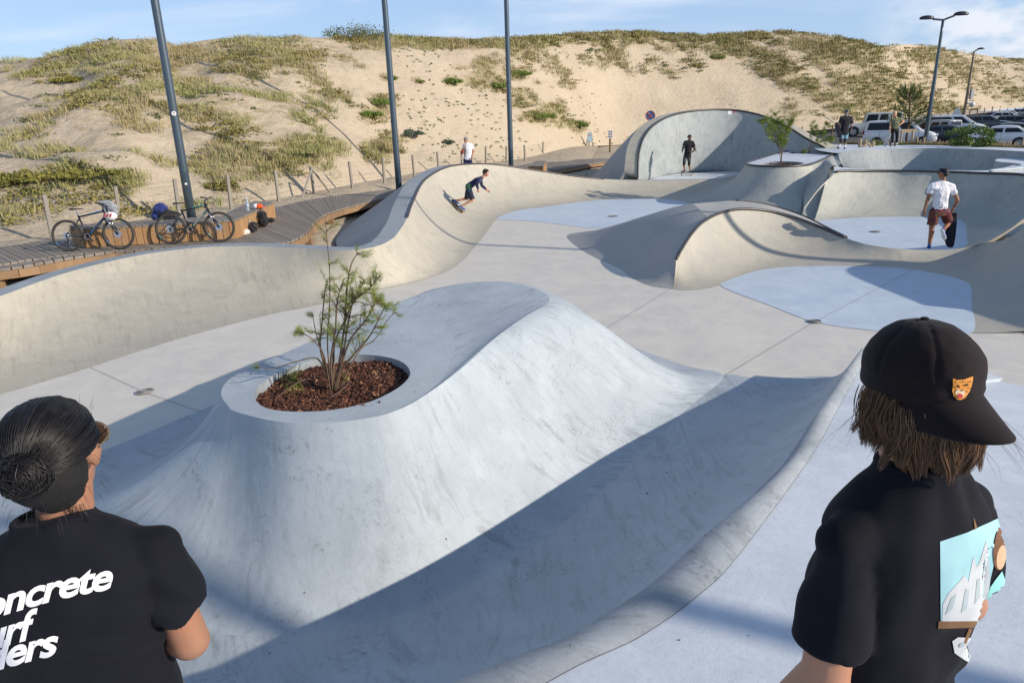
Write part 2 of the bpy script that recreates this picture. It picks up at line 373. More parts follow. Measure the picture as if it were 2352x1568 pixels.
struct(sheet('far_deck', Zs((1876, 344, DZ), (1925, 352, .5), (1945, 347.5, .57), (1985, 344.5, DZ), (2050, 342, DZ), (2132, 340.3, DZ), (2200, 341, DZ), (2270, 343.5, DZ), (2352, 348, DZ), (2480, 357, DZ), (2480, 344, DZ), (2352, 340.5, DZ), (2200, 335.2, DZ), (2100, 333.5, DZ), (2000, 333.3, DZ), (1950, 332, DZ), (1905, 331, DZ), (1870, 333, DZ)), DECKC, n=4))

# --- front mound with the big planter
ML = [ # toe (px,py), upper rim (px,py,z)
 ((409, 1449), (545, 946, .3)), ((616, 1461), (640, 968, .3)), ((791, 1441), (735, 971, .3)), ((971, 1393), (830, 962, .3)),
 ((1139, 1306), (905, 944, .3)), ((1251, 1233), (975, 908, .31)), ((1363, 1143), (1060, 846, .33)), ((1475, 1037), (1140, 775, .37)),
 ((1588, 930), (1205, 728, .40)), ((1662, 863), (1248, 703, .41)), ((1575, 840), (1262, 690, .41)), ((1480, 806), (1252, 675, .41)), ((1375, 764), (1215, 659, .41)),
 ((1290, 735), (1150, 648, .40)), ((1180, 715), (1060, 653, .37)), ((1060, 715), (975, 672, .34)), ((930, 735), (900, 701, .31)),
 ((800, 785), (840, 728, .3)), ((680, 850), (760, 762, .3)), ((560, 902), (650, 812, .3)), ((455, 944), (560, 851, .3)), ((263, 1024), (519, 878, .3)),
 ((0, 1126), (508, 900, .3)), ((-380, 1300), (514, 918, .3)), ((0, 1440), (524, 932, .3))]
toeM = [W(a[0], a[1], FL) for a, b in ML]; topM = [W(b[0], b[1], .3+max(0, b[2]-.3)*.5) for a, b in ML]
nM = len(ML)
def mprof(s, u):
    k = u*nM
    w = max(0.0, min(1.0, (k-4.5)/3.0))*max(0.0, min(1.0, (17.0-k)/2.0))     # soft crest on the hump side
    a = R(62); h1_, v1_ = math.sin(a*s)/math.sin(a), (1-math.cos(a*s))/(1-math.cos(a))
    v2_ = .22*s+.78*(s*s*(3-2*s))**1.45
    h = h1_*(1-w)+s*w; v = v1_*(1-w)+v2_*w
    return h, v
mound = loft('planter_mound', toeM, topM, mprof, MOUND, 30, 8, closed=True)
tag(mound, 'big pale concrete mound with an oval bark mulch planter in the foreground', 'planter')
TZ = .3
inner = Zs((900, 945, TZ), (960, 916, TZ), (1008, 876, TZ), (1036, 830, TZ), (1046, 790, TZ), (1034, 753, TZ), (995, 725, TZ), (940, 710, TZ), (880, 708, TZ))
plate = Zs((524, 932, TZ), (545, 946, TZ), (640, 968, TZ), (735, 971, TZ), (830, 962, TZ)) + inner + Zs((840, 728, TZ), (760, 762, TZ), (650, 812, TZ), (560, 851, TZ), (519, 878, TZ), (508, 905, TZ))
hole = Zs((586, 905, TZ), (592, 925, TZ), (625, 940, TZ), (690, 945, TZ), (770, 940, TZ), (850, 922, TZ), (910, 893, TZ), (938, 868, TZ), (941, 850, TZ), (925, 832, TZ), (890, 820, TZ), (830, 814, TZ), (750, 820, TZ), (680, 838, TZ), (625, 864, TZ), (594, 886, TZ))
pm = sheet('top_slab', plate, MOUND, parent=mound, holes=[hole])
upr = topM[4:17]
ci = cat(inner, 12); inn = [ci[round(q*(len(ci)-1)/12)] for q in range(13)]
loft('hump', inn, upr, lambda s, u: (s, s*s*(3-2*s)), MOUND, 16, 8, parent=mound)
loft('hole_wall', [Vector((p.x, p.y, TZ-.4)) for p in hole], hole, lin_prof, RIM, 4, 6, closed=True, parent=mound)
sheet('mulch_bed', [Vector((p.x, p.y, TZ-.1)) for p in hole], MULCH, parent=mound)

# --- near ridge and the front deck
toeR = F((-380, 1300), (150, 1470), (409, 1449), (616, 1461), (791, 1441), (971, 1393), (1139, 1306), (1251, 1233), (1363, 1143), (1475, 1037), (1588, 930), (1662, 863), (1720, 866), (1800, 867), (1892, 863))
cst = [Vector((-3.6, 1.55, 0)), Vector((-2.2, 1.55, 0)), Vector((-1.3, 1.75, 0))] + Zs((800, 1655, 0), (950, 1605, 0), (1083, 1547, 0), (1206, 1497, 0), (1307, 1457, 0), (1492, 1342, 0), (1626, 1221, .02), (1789, 1076, .02), (1878, 945, -.12), (1915, 890, -.25), (1945, 845, -.38), (1980, 799, -.5))
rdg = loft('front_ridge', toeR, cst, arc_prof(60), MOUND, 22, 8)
tag(rdg, 'shaded concrete ridge curling from the bottom edge up to the capped man', 'skate ramp')
def roundcap(s, u): return (s, s+.0)
outr = [Vector((-3.6, 1.2, 0)), Vector((-2.2, 1.2, 0)), Vector((-1.3, 1.4, 0))] + Zs((960, 1800, 0), (1080, 1690, 0), (1200, 1600, 0), (1330, 1525, 0), (1475, 1457, 0), (1608, 1362, 0), (1700, 1268, 0), (1862, 1049, -.02), (1915, 955, -.18), (1942, 905, -.3), (1965, 865, -.42), (1990, 822, -.56))
mid = [(a+b)/2+Vector((0, 0, .05)) for a, b in zip(cst, outr)]
def capprof(a, b, m_):
    return None
ca, cb, cm = cat(cst, 8), cat(outr, 8), cat(mid, 8); vs = []; fs = []
for i in range(len(ca)):
    for j in range(9):
        t = j/8; vs.append(ca[i]*(1-t)**2+cm[i]*2*t*(1-t)+cb[i]*t*t)
for i in range(len(ca)-1):
    for j in range(8): fs.append((i*9+j, i*9+9+j, i*9+10+j, i*9+1+j))
ro = pyobj('rim', vs, fs, RIM, rdg, True); uvl = ro.data.uv_layers.new(name='UVMap')
for lp in ro.data.loops: i, j = divmod(lp.vertex_index, 9); uvl.data[lp.index].uv = (i*.05, j*.04)
far = [Vector((-3.6, -3, 0)), Vector((-2.2, -3, 0)), Vector((-.5, -3, 0)), Vector((.6, -3, 0)), Vector((1.5, -3, 0)), Vector((2.6, -3, 0)), Vector((4.2, -2.5, 0)), Vector((5.2, -1, 0)), Vector((5.8, 1, 0)), Vector((6.2, 2.6, -.05)), Vector((6.8, 4.5, -.45)), Vector((7.4, 6.0, -.85)), W(2352, 886, FL), W(2300, 866, FL), W(2245, 848, FL)]
dk = loft('front_deck', [p-Vector((0, 0, .004)) for p in outr], far, soft_prof(.5), DECKC, 16, 8)
struct(dk)
struct(pyobj('rear_deck', [(-12, -12, -.01), (12, -12, -.01), (12, -2.4, -.01), (-12, -2.4, -.01)], [(0, 1, 2, 3)], DECKC))
struct(pyobj('left_deck', [(-3.5, -3, -.006), (-3.5, 1.3, -.006), (-9, 2.0, -.006), (-9, -3, -.006)], [(0, 1, 2, 3)], DECKC))
# ------------------------------------------------------------------ light and sky
SUN = Vector((.93, -.36, math.tan(R(23)))).normalized()
SUN = Vector((.905*math.cos(R(23)), -.425*math.cos(R(23)), math.sin(R(23))))
sd = bpy.data.lights.new('sun', 'SUN'); so = bpy.data.objects.new('sun', sd); COL.objects.link(so)
sd.energy = 4.9; sd.angle = R(.5); sd.color = (1.0, .885, .74)
so.rotation_euler = SUN.to_track_quat('Z', 'Y').to_euler(); so.location = (20, -10, 30)
w = bpy.data.worlds.new('World'); scene.world = w; w.use_nodes = True
nt = w.node_tree; bg = nt.nodes['Background']
sky = N(nt, 'ShaderNodeTexSky'); sky.sky_type = 'NISHITA'; sky.sun_disc = False
sky.sun_elevation = R(23); sky.sun_rotation = math.atan2(SUN.x, SUN.y)
sky.air_density = 1.0; sky.dust_density = .6; sky.ozone_density = 3.0
tc = N(nt, 'ShaderNodeTexCoord')
mp = N(nt, 'ShaderNodeMapping'); mp.inputs['Scale'].default_value = (1.0, 1.0, 4.5); mp.inputs['Rotation'].default_value = (0, .06, .4)
nt.links.new(tc.outputs['Generated'], mp.inputs[0])
n1 = N(nt, 'ShaderNodeTexNoise'); n1.inputs['Scale'].default_value = 2.3; n1.inputs['Detail'].default_value = 9; n1.inputs['Roughness'].default_value = .55; n1.inputs['Distortion'].default_value = .5
nt.links.new(mp.outputs[0], n1.inputs['Vector'])
veil = ramp(nt, n1.outputs['Fac'], [(.36, .12), (.62, .72)])
# cumulus low over the right-hand dunes
mp2 = N(nt, 'ShaderNodeMapping'); mp2.inputs['Scale'].default_value = (1.0, 1.0, 1.9)
nt.links.new(tc.outputs['Generated'], mp2.inputs[0])
n2 = N(nt, 'ShaderNodeTexNoise'); n2.inputs['Scale'].default_value = 11; n2.inputs['Detail'].default_value = 10; n2.inputs['Roughness'].default_value = .55
nt.links.new(mp2.outputs[0], n2.inputs['Vector'])
cum = ramp(nt, n2.outputs['Fac'], [(.42, 0.0), (.56, .85)])
sx = N(nt, 'ShaderNodeSeparateXYZ'); nt.links.new(tc.outputs['Generated'], sx.inputs[0])
def mrange(v, a, b, c=0.0, d=1.0):
    n = N(nt, 'ShaderNodeMapRange'); n.inputs[1].default_value = a; n.inputs[2].default_value = b
    n.inputs[3].default_value = c; n.inputs[4].default_value = d; nt.links.new(v, n.inputs[0]); return n.outputs[0]
def mul(a, b):
    n = N(nt, 'ShaderNodeMath', operation='MULTIPLY'); nt.links.new(a, n.inputs[0]); nt.links.new(b, n.inputs[1]); return n.outputs[0]
cm_ = mul(mul(cum, mrange(sx.outputs['X'], .43, .53)), mrange(sx.outputs['Z'], .150, .105))
veil = mul(veil, mrange(sx.outputs['Z'], .75, .22, .12, 1.0))
skyc = mixc(nt, mrange(sx.outputs['Z'], .75, .22, .08, .5), sky.outputs[0], (5.0, 6.9, 10.4))
skyc = mixc(nt, mul(veil, ramp(nt, n1.outputs['Fac'], [(.46, 0.0), (.64, .85)])), skyc, (7.6, 8.2, 9.4))
skyc = mixc(nt, cm_, skyc, (8.0, 8.2, 8.8))
nt.links.new(skyc, bg.inputs['Color']); bg.inputs['Strength'].default_value = .115
scene.view_settings.view_transform = 'Standard'; scene.view_settings.look = 'None'
scene.view_settings.exposure = 0.0; scene.view_settings.gamma = 1.0
scene.render.engine = 'CYCLES'

# ------------------------------------------------------------------ sand and dunes
def sandmat():
    m, nt, b = newmat('sand')
    P = pos(nt)
    n_big = noise(nt, P, .25, 5); n_mid = noise(nt, P, 2.2, 8, .65); n_f = noise(nt, P, 30, 5, .7)
    c = mixc(nt, ramp(nt, n_big, [(.35, 0.0), (.65, 1.0)]), (.48, .40, .30), (.53, .45, .34))
    c = mixc(nt, ramp(nt, n_mid, [(.50, 0.0), (.75, .5)]), c, (.40, .32, .22))
    at = N(nt, 'ShaderNodeAttribute', attribute_name='veg')
    li = noise(nt, pos(nt, (1, 1, 2.4)), 1.5, 10, .72, .6)
    mm = N(nt, 'ShaderNodeMath', operation='MULTIPLY'); nt.links.new(at.outputs['Fac'], mm.inputs[0]); mm.inputs[1].default_value = .30
    ad = N(nt, 'ShaderNodeMath', operation='ADD'); nt.links.new(mm.outputs[0], ad.inputs[0]); nt.links.new(li, ad.inputs[1])
    f = ramp(nt, ad.outputs[0], [(.60, 0.0), (.80, .75)])
    lc = mixc(nt, ramp(nt, noise(nt, P, .8, 6), [(.42, 0.0), (.6, 1.0)]), (.26, .20, .09), (.31, .27, .13))
    c = mixc(nt, f, c, lc)
    nt.links.new(c, b.inputs['Base Color']); b.inputs['Roughness'].default_value = .95; b.inputs['Specular IOR Level'].default_value = .1
    pr = bump(nt, b, n_f, .3, .02); bump(nt, b, n_mid, .9, .18, pr)
    return m
SAND = sandmat()
struct(pyobj('ground', [(-900, -200, -1.4), (900, -200, -1.4), (900, 2500, -1.4), (-900, 2500, -1.4)], [(0, 1, 2, 3)], SAND))
foot = [W(-900, 640, -.3), W(-500, 600, -.3), W(-200, 575, -.3)] + Zs((121, 543, -.25), (413, 490, -.22), (640, 458, -.2), (883, 411, -.2), (1050, 384, -.15), (1206, 364, -.15)) + Ys((1319, 338, 60), (1420, 333, 68), (1600, 318, 72), (1843, 302, 76), (2000, 285, 84), (2150, 262, 112), (2352, 247, 150), (2600, 235, 170), (3000, 215, 200))
crest = Ys((-900, 230, 42), (-500, 200, 42), (-200, 160, 43), (0, 140, 43), (150, 122, 42), (240, 90, 41), (330, 84, 41), (410, 98, 42), (470, 86, 43), (570, 80, 44), (700, 82, 46), (790, 82, 48), (870, 83, 51), (980, 90, 56), (1100, 95, 62), (1190, 88, 68), (1290, 80, 75), (1400, 74, 82), (1520, 77, 88), (1640, 79, 92), (1740, 75, 95), (1820, 73, 97), (1920, 85, 99), (2010, 107, 104), (2060, 104, 112), (2120, 105, 136), (2220, 122, 156), (2352, 137, 184), (2600, 150, 205), (3000, 165, 240))
def resample(P, n):
    c = cat(P, 16); a = np.array([p[:] for p in c]); ang = np.arctan2(a[:, 0], a[:, 1])
    t = np.linspace(ang[0], ang[-1], n); o = np.argsort(ang)
    return np.stack([np.interp(t, ang[o], a[o, i]) for i in range(3)], 1)
NU, NV = 520, 110
FA, CA_ = resample(foot, NU), resample(crest, NU)
BL = [ # vegetation: centre, radii (picture px), density
 (120, 330, 260, 110, .36), (450, 230, 330, 90, .52), (300, 140, 260, 45, .7), (620, 120, 160, 40, .7), (60, 450, 150, 60, .5), (560, 420, 70, 60, .5),
 (690, 350, 60, 32, .95), (740, 340, 60, 30, .9), (640, 370, 60, 30, .9), (170, 395, 60, 28, .95), (270, 420, 60, 28, .95), (500, 370, 50, 40, .7), (560, 340, 90, 40, .6),
 (870, 340, 45, 32, .9), (880, 235, 28, 16, .95), (855, 262, 35, 22, .7), (1037, 186, 22, 12, 1.0), (960, 186, 10, 5, .8), (895, 180, 18, 9, .8), (780, 150, 60, 25, .3),
 (820, 85, 60, 22, 1.0), (900, 95, 90, 18, .8), (1050, 100, 110, 14, .9), (1200, 98, 90, 16, .9), (1330, 85, 100, 16, .85), (1480, 85, 120, 16, .85), (1600, 88, 90, 14, .8),
 (1110, 150, 32, 14, .9), (1060, 155, 22, 8, .8), (1100, 185, 36, 24, .9), (1140, 200, 22, 14, .95), (1180, 170, 35, 16, .9), (1200, 215, 30, 14, .8), (1200, 235, 35, 14, .8), (1235, 268, 36, 14, .95), (1270, 260, 32, 24, .9), (1290, 280, 24, 16, .9), (1330, 290, 14, 14, .95), (1390, 130, 60, 30, .45), (1480, 150, 60, 25, .25), (1560, 150, 50, 30, .4), (1647, 130, 17, 9, 1.0), (1560, 110, 60, 12, .6),
 (1200, 130, 60, 20, .5), (1280, 170, 60, 40, .28),
 (1680, 110, 60, 22, .8), (1740, 130, 50, 22, .85), (1790, 160, 45, 20, .9), (1840, 190, 45, 20, .9), (1890, 220, 45, 18, .9), (1940, 245, 45, 18, .95), (1990, 262, 50, 16, .8), (1860, 245, 70, 25, .5),
 (1860, 95, 90, 22, .6), (1930, 130, 90, 35, .7), (2000, 190, 100, 45, .7), (2080, 230, 90, 40, .75), (2160, 260, 80, 30, .8), (1850, 265, 60, 20, .4), (1960, 100, 70, 16, .9), (2230, 280, 90, 18, .8),
 (2130, 130, 60, 22, .75), (2190, 160, 70, 28, .8), (2260, 190, 70, 26, .7), (2330, 215, 50, 20, .7), (2290, 150, 60, 14, .35), (2352, 175, 50, 18, .5), (1700, 85, 160, 12, .7), (2352, 140, 60, 7, .8),
 (1700, 300, 120, 14, .08), (1380, 200, 120, 60, .10), (760, 400, 90, 20, .2), (330, 500, 400, 40, .35), (700, 200, 60, 60, .45), (1480, 240, 90, 40, .06)]
BLa = np.array(BL)
def vegd(px, py):
    d = np.zeros_like(px)
    for cx, cy, rx, ry, k in BL:
        q = ((px-cx)/rx)**2+((py-cy)/ry)**2
        d = np.maximum(d, k*np.exp(-q*q*.5))
    return d
def fbm(x, y, z=0.0, o=4):
    s = 0; a = 1.0; f = 1.0
    for _ in range(o): s += a*mn.noise((x*f, y*f, z*f+7.3)); a *= .5; f *= 2.03
    return s
dv = np.zeros((NU, NV+1, 3)); dz = np.zeros((NU, NV+1))
for j in range(NV+1):
    t = j/NV*1.25
    if t <= 1:
        s = t; zz = .55*s+.45*math.sin(s*math.pi/2)*s if s < 1 else 1.0
        zz = s*(1.0+.35*(1-s)*(s*1.2-.2))
        dv[:, j, :2] = FA[:, :2]*(1-s)+CA_[:, :2]*s
        dv[:, j, 2] = FA[:, 2]*(1-zz)+CA_[:, 2]*zz
    else:
        k = t-1; d = CA_[:, :2]/np.linalg.norm(CA_[:, :2], axis=1)[:, None]
        dv[:, j, :2] = CA_[:, :2]+d*k*50; dv[:, j, 2] = CA_[:, 2]-k*k*90
for i in range(NU):
    for j in range(NV+1):
        x, y, z = dv[i, j]; t = j/NV*1.25
        e = min(1, t*5)*(1.0 if t < .9 else max(.25, 1-(t-.9)*7.5) if t < 1 else .25)
        left = max(0, min(1, (10-x)/25))
        dv[i, j, 2] += e*(fbm(x*.09, y*.09)*(.5+.5*left)+fbm(x*.4, y*.4, 3, 3)*(.10+.14*left))
vs = dv.reshape(-1, 3)
idx = np.arange(NU*(NV+1)).reshape(NU, NV+1)
fc = np.stack([idx[:-1, :-1], idx[1:, :-1], idx[1:, 1:], idx[:-1, 1:]], -1).reshape(-1, 4)
dune = pyobj('dune', vs.tolist(), fc.tolist(), SAND, None, True); struct(dune)
cfv, crv, cuv = np.array(cf), np.array(crt), np.array(cup)
def nproj(v):
    q = v-np.array([0, 0, CH]); z = q@cfv; return CX+FPX*(q@crv)/z, CY-FPX*(q@cuv)/z
pxs, pys = nproj(vs); vd = vegd(pxs, pys)
at = dune.data.attributes.new('veg', 'FLOAT', 'POINT'); at.data.foreach_set('value', vd.astype(np.float32))

# ------------------------------------------------------------------ dune plants (uncountable ground cover)
def leafmat(name, c1, c2, c3):
    m, nt, b = newmat(name); P = pos(nt)
    f = ramp(nt, noise(nt, P, .6, 3), [(.4, 0.0), (.6, 1.0)]); f2 = ramp(nt, noise(nt, P, 9, 2), [(.4, 0.0), (.62, .8)])
    c = mixc(nt, f2, mixc(nt, f, c1, c2), c3)
    nt.links.new(c, b.inputs['Base Color']); b.inputs['Roughness'].default_value = .75; b.inputs['Specular IOR Level'].default_value = .2
    return m
G_GREEN = leafmat('marram_green', (.23, .26, .08), (.33, .33, .13), (.41, .38, .20))
G_DRY = leafmat('dry_grass', (.38, .30, .15), (.46, .39, .23), (.30, .27, .13))
G_SCRUB = leafmat('yellow_scrub', (.22, .20, .065), (.33, .28, .09), (.17, .165, .06))
G_DARK = leafmat('dark_scrub', (.075, .105, .035), (.11, .14, .055), (.15, .16, .06))
def blades(P, H, Rr, nb, wd, lean=.45, wind=(-.25, .12), arch=.55):
    """numpy grass: curved two-quad blades. P (n,3), H heights, Rr tuft radii"""
    n = len(P); k = n*nb
    base = np.repeat(P, nb, 0); h = np.repeat(H, nb)*np.random.uniform(.55, 1.1, k); r = np.repeat(Rr, nb)
    a = np.random.uniform(0, 2*np.pi, k); q = np.sqrt(np.random.uniform(0, 1, k))
    off = np.stack([np.cos(a)*q*r, np.sin(a)*q*r, -.02*np.ones(k)], 1)
    dr = np.stack([np.cos(a)*(lean*q+.1)+wind[0]+np.random.normal(0, .15, k), np.sin(a)*(lean*q+.1)+wind[1]+np.random.normal(0, .15, k)], 1)
    b0 = base+off
    up = np.zeros((k, 3)); up[:, 2] = 1
    d3 = np.concatenate([dr, np.zeros((k, 1))], 1)
    p1 = b0+(up*.6+d3*.35)*h[:, None]; p2 = b0+(up*(1-arch*.3)+d3*(.8+arch*.5))*h[:, None]
    s = np.random.uniform(0, np.pi, k); sv = np.stack([np.cos(s), np.sin(s), np.zeros(k)], 1)*((np.repeat(wd, nb) if hasattr(wd, '__len__') else wd)*np.random.uniform(.6, 1.3, k))[:, None]
    V = np.stack([b0-sv, b0+sv, p1+sv*.8, p1-sv*.8, p2], 1).reshape(-1, 3)
    i = np.arange(k)*5
    Q = np.stack([i, i+1, i+2, i+3], 1); T = np.stack([i+3, i+2, i+4], 1)
    return V, Q, T
def mesh_np(name, V, Q, T, mat, parent=None):
    me = bpy.data.meshes.new(name); me.vertices.add(len(V)); me.vertices.foreach_set('co', np.asarray(V, dtype=np.float32).ravel())
    nq, ntt = len(Q), len(T); me.loops.add(nq*4+ntt*3)
    lp = np.concatenate([np.asarray(Q).ravel(), np.asarray(T).ravel()]) if nq and ntt else np.asarray(Q if nq else T).ravel()
    me.loops.foreach_set('vertex_index', lp.astype(np.int32))
    me.polygons.add(nq+ntt)
    st = np.concatenate([np.arange(nq)*4, nq*4+np.arange(ntt)*3]); me.polygons.foreach_set('loop_start', st.astype(np.int32))
    me.update(calc_edges=True); me.validate()
    return link(name, me, mat, parent)
def leaves(P, Rr, H, nl, size):
    """flattened cushions of small leaf faces"""
    n = len(P); k = n*nl
    b = np.repeat(P, nl, 0); r = np.repeat(Rr, nl); h = np.repeat(H, nl)
    v = np.random.normal(0, 1, (k, 3)); v /= np.linalg.norm(v, axis=1)[:, None]; v[:, 2] = np.abs(v[:, 2]); q = np.random.uniform(.45, 1.0, k)[:, None]
    lump = 1+.25*np.sin(np.arctan2(v[:, 1], v[:, 0])*3+b[:, 0]*5)[:, None]
    c = b+v*q*lump*np.stack([r, r, h], 1)
    d1 = np.random.normal(0, 1, (k, 3)); d1 /= np.linalg.norm(d1, axis=1)[:, None]
    d2 = np.cross(d1, np.random.normal(0, 1, (k, 3))); d2 /= np.linalg.norm(d2, axis=1)[:, None]+1e-6
    s = ((np.repeat(size, nl) if hasattr(size, '__len__') else size)*np.random.uniform(.6, 1.5, k))[:, None]
    V = np.stack([c-d1*s, c+d2*s*.5, c+d1*s, c-d2*s*.5], 1).reshape(-1, 3); i = np.arange(k)*4
    return V, np.stack([i, i+1, i+2, i+3], 1), np.zeros((0, 3), int)
def on_dune(n, jmax=NV):
    """random points of the dune surface, even over the picture"""
    u = np.random.uniform(0, NU-1.01, n); v = np.random.uniform(0, 1, n)**1.0*(int(NV/1.25)+1)
    i = u.astype(int); j = np.minimum(v.astype(int), NV-1); fu = (u-i)[:, None]; fv = (v-j)[:, None]
    return dv[i, j]*(1-fu)*(1-fv)+dv[i+1, j]*fu*(1-fv)+dv[i, j+1]*(1-fu)*fv+dv[i+1, j+1]*fu*fv
def scatter(n, fn, fs, thr, seed):
    p = on_dune(n); x, y = nproj(p); d = vegd(x, y); keep = (x > -150) & (x < 2500)
    nz = np.array([fbm(a*fs, b*fs, seed, 3) if kk else -9 for (a, b, _), kk in zip(p, keep)])
    ok = keep & (nz > fn(d)) & (d > thr); return p[ok], x[ok], y[ok], d[ok]
def dist(P): return np.linalg.norm(P-np.array([0, 0, CH]), axis=1)
P, x, y, d = scatter(26000, lambda d: .50-.92*d, .42, .12, 1.0)
g = np.random.uniform(0, 1, len(P)); dryp = np.array([.5+.9*mn.noise((a*.16, b*.16, 4.0)) for a, b, _ in P]) + .22*(x > 1700) + .06
isdry = g < dryp
ff = np.clip(dist(P)/48, 1, 2.6); H = np.random.uniform(.16, .40, len(P))*ff**.6; Rr = np.random.uniform(.12, .42, len(P))*ff
for nm, sel, mt, lab in (('green_dune_grass', ~isdry, G_GREEN, 'green marram grass in patches on the dune'), ('dry_dune_grass', isdry, G_DRY, 'dry straw coloured grass in patches on the dune')):
    V, Q, T = blades(P[sel], H[sel], Rr[sel]*1.25, 20, .011*ff[sel]**1.2)
    tag(mesh_np(nm, V, Q, T, mt), lab, 'grass', kind='stuff')
P, x, y, d = scatter(9000, lambda d: .55-.8*d, .35, .2, 5.0)
n = len(P); ff = np.clip(dist(P)/48, 1, 2.4); V, Q, T = leaves(P, np.random.uniform(.25, .7, n)*ff, np.random.uniform(.08, .24, n), 46, .05*ff)
tag(mesh_np('yellow_scrub', V, Q, T, G_SCRUB), 'low olive and yellow scrub cushions scattered over the dune', 'scrub', kind='stuff')
P, x, y, d = scatter(3500, lambda d: .68-.8*d, .5, .2, 9.0)
n = len(P); ff = np.clip(dist(P)/48, 1, 2.4); V, Q, T = leaves(P, np.random.uniform(.2, .6, n)*ff, np.random.uniform(.06, .2, n), 40, .045*ff)
tag(mesh_np('dark_scrub', V, Q, T, G_DARK), 'low dark green scrub mats scattered over the dune', 'scrub', kind='stuff')
# tiny fleshy plants dotted over the bare sand
p = on_dune(9000); x, y = nproj(p); nz = np.array([fbm(a*.12, b*.12, 2, 3) for a, b, _ in p])
ok = (x > 560) & (x < 2400) & (nz > .2) & (np.random.uniform(0, 1, len(p)) < .40); P = p[ok]; n = len(P)
V, Q, T = leaves(P, np.random.uniform(.06, .2, n), np.random.uniform(.05, .12, n), 12, .05)
tag(mesh_np('sea_spurge', V, Q, T, leafmat('spurge', (.10, .16, .06), (.16, .20, .06), (.10, .14, .09))), 'tiny fleshy green plants dotted over the open sand slope', 'ground cover', kind='stuff')
# single bushes one can point at
def hit_dune(px, py):
    a = math.atan2(*ray(px, py).xy); best = None
    A = np.arctan2(dv[:, 0, 0], dv[:, 0, 1]); i0 = int(np.argmin(np.abs(A-a)))
    sub = dv[max(0, i0-14):i0+15, :int(NV/1.25)+2].reshape(-1, 3); X, Y_ = nproj(sub)
    return Vector(sub[int(np.argmin((X-px)**2+(Y_-py)**2))])
BUSH = [(1037, 188, .75, .5, 0, 'round bright green bush alone on bare sand, between two tall poles'),
 (1647, 132, .95, .55, 0, 'small round green bush high on the bare sand above the cradle'),
 (868, 237, .9, .5, 0, 'bright green bush on the sand slope just left of the middle pole'),
 (848, 264, .7, .45, 0, 'loose green bush below another, left of the middle pole'),
 (895, 181, .55, .3, 0, 'small green tuft high on the slope beside the middle pole'),
 (960, 187, .4, .22, 0, 'smallest lone green tuft on the sand right of the middle pole'),
 (818, 80, 2.2, 1.0, 3, 'dark spreading bush on the dune crest, outlined against the sky'),
 (1235, 268, 1.4, .6, 0, 'long green bush low on the sand right of the third pole'),
 (1328, 290, .8, .85, 0, 'upright dark green bush at the right end of the low grass bank'),
 (1140, 200, 1.0, .5, 0, 'green bush touching the third pole on its left side'),
 (1185, 172, 1.2, .5, 0, 'green bush high on the slope right beside the third pole'),
 (940, 310, .8, .35, 2, 'grey green fleshy sea kale plant on sand right of the middle pole'),
 (1025, 328, .5, .22, 2, 'small grey green sea kale plant above the walking man'),
 (870, 340, 1.2, .7, 1, 'big tawny grass tussock left of the middle pole near the fence'),
 (690, 345, 1.5, .5, 1, 'wide green and tawny grass tussock behind the fence at left centre'),
 (170, 400, 1.2, .3, 4, 'wide yellow flowering cushion bush on the left dune slope'),
 (40, 415, .8, .35, 4, 'yellow green cushion bush at the left picture edge'),
 (510, 425, .55, .3, 4, 'round yellow flowering cushion bush just above the right bicycle'),
 (162, 187, .7, .35, 4, 'single yellow bush high on the left dune')]
SPIK = leafmat('bright_bush', (.10, .17, .025), (.15, .23, .04), (.19, .24, .07))
KALE = leafmat('sea_kale', (.10, .145, .10), (.14, .18, .13), (.08, .11, .08))
FLOW = leafmat('flowering_bush', (.20, .19, .05), (.30, .26, .06), (.14, .15, .04))
for bx, by, r_, h_, k, lab in BUSH:
    p = hit_dune(bx, by); n = 34
    a = np.random.uniform(0, 2*np.pi, n); q = np.sqrt(np.random.uniform(0, 1, n))*r_
    P = np.stack([np.cos(a)*q, np.sin(a)*q*.8, (q/r_)*-.02-.02], 1)
    if k in (0, 1):
        V, Q, T = blades(P, (h_*(1.1-.5*q/r_)), np.full(n, r_*.2), 26, .014, .5, (-.12, .05))
    else:
        V, Q, T = leaves(P, np.full(n, r_*.28), h_*(1-.5*q/r_), 70, .05)
    o = mesh_np('dune_bush', V, Q, T, {0: SPIK, 1: G_DRY if bx == 870 else G_GREEN, 2: KALE, 3: G_DARK, 4: FLOW}[k])
    o.location = p; tag(o, lab, 'bush')

# sand sheet between the bowls, the boardwalk and the fence
ring = [Vector((p.x, p.y, -.62)) for p in cat(oo, 4)]
outf = [Vector((p.x, p.y, p.z+.06)) for p in resample([Vector(q) for q in foot[:12]], len(ring)).tolist()] if False else None
def sandsheet():
    inner_ = cat(oo[:20], 6); k = len(inner_); vs = []; fs = []
    A = [math.atan2(p.x, p.y) for p in inner_]
    angF = np.arctan2(FA[:, 0], FA[:, 1])
    M = 24
    for i, p in enumerate(inner_):
        # run outwards to the dune foot in the direction seen from the camera, kept monotone
        s = i/(k-1); aF = -1.05+s*(1.05+.13)
        q = np.array([np.interp(aF, angF, FA[:, c]) for c in range(3)])
        for j in range(M+1):
            t = j/M; v = Vector((p.x+(q[0]-p.x)*t, p.y+(q[1]-p.y)*t, 0))
            v.z = -.72*(1-t)**1.5+(q[2]+.03)*(1-(1-t)**1.5)+.05*fbm(v.x*.8, v.y*.8)*min(1, t*6)*min(1, (1-t)*6)-.1*math.exp(-((t-.35)/.2)**2)
            vs.append(v)
    for i in range(k-1):
        for j in range(M): a = i*(M+1)+j; fs.append((a, a+M+1, a+M+2, a+1))
    return pyobj('sand_ground', vs, fs, SAND, None, True)
struct(sandsheet())
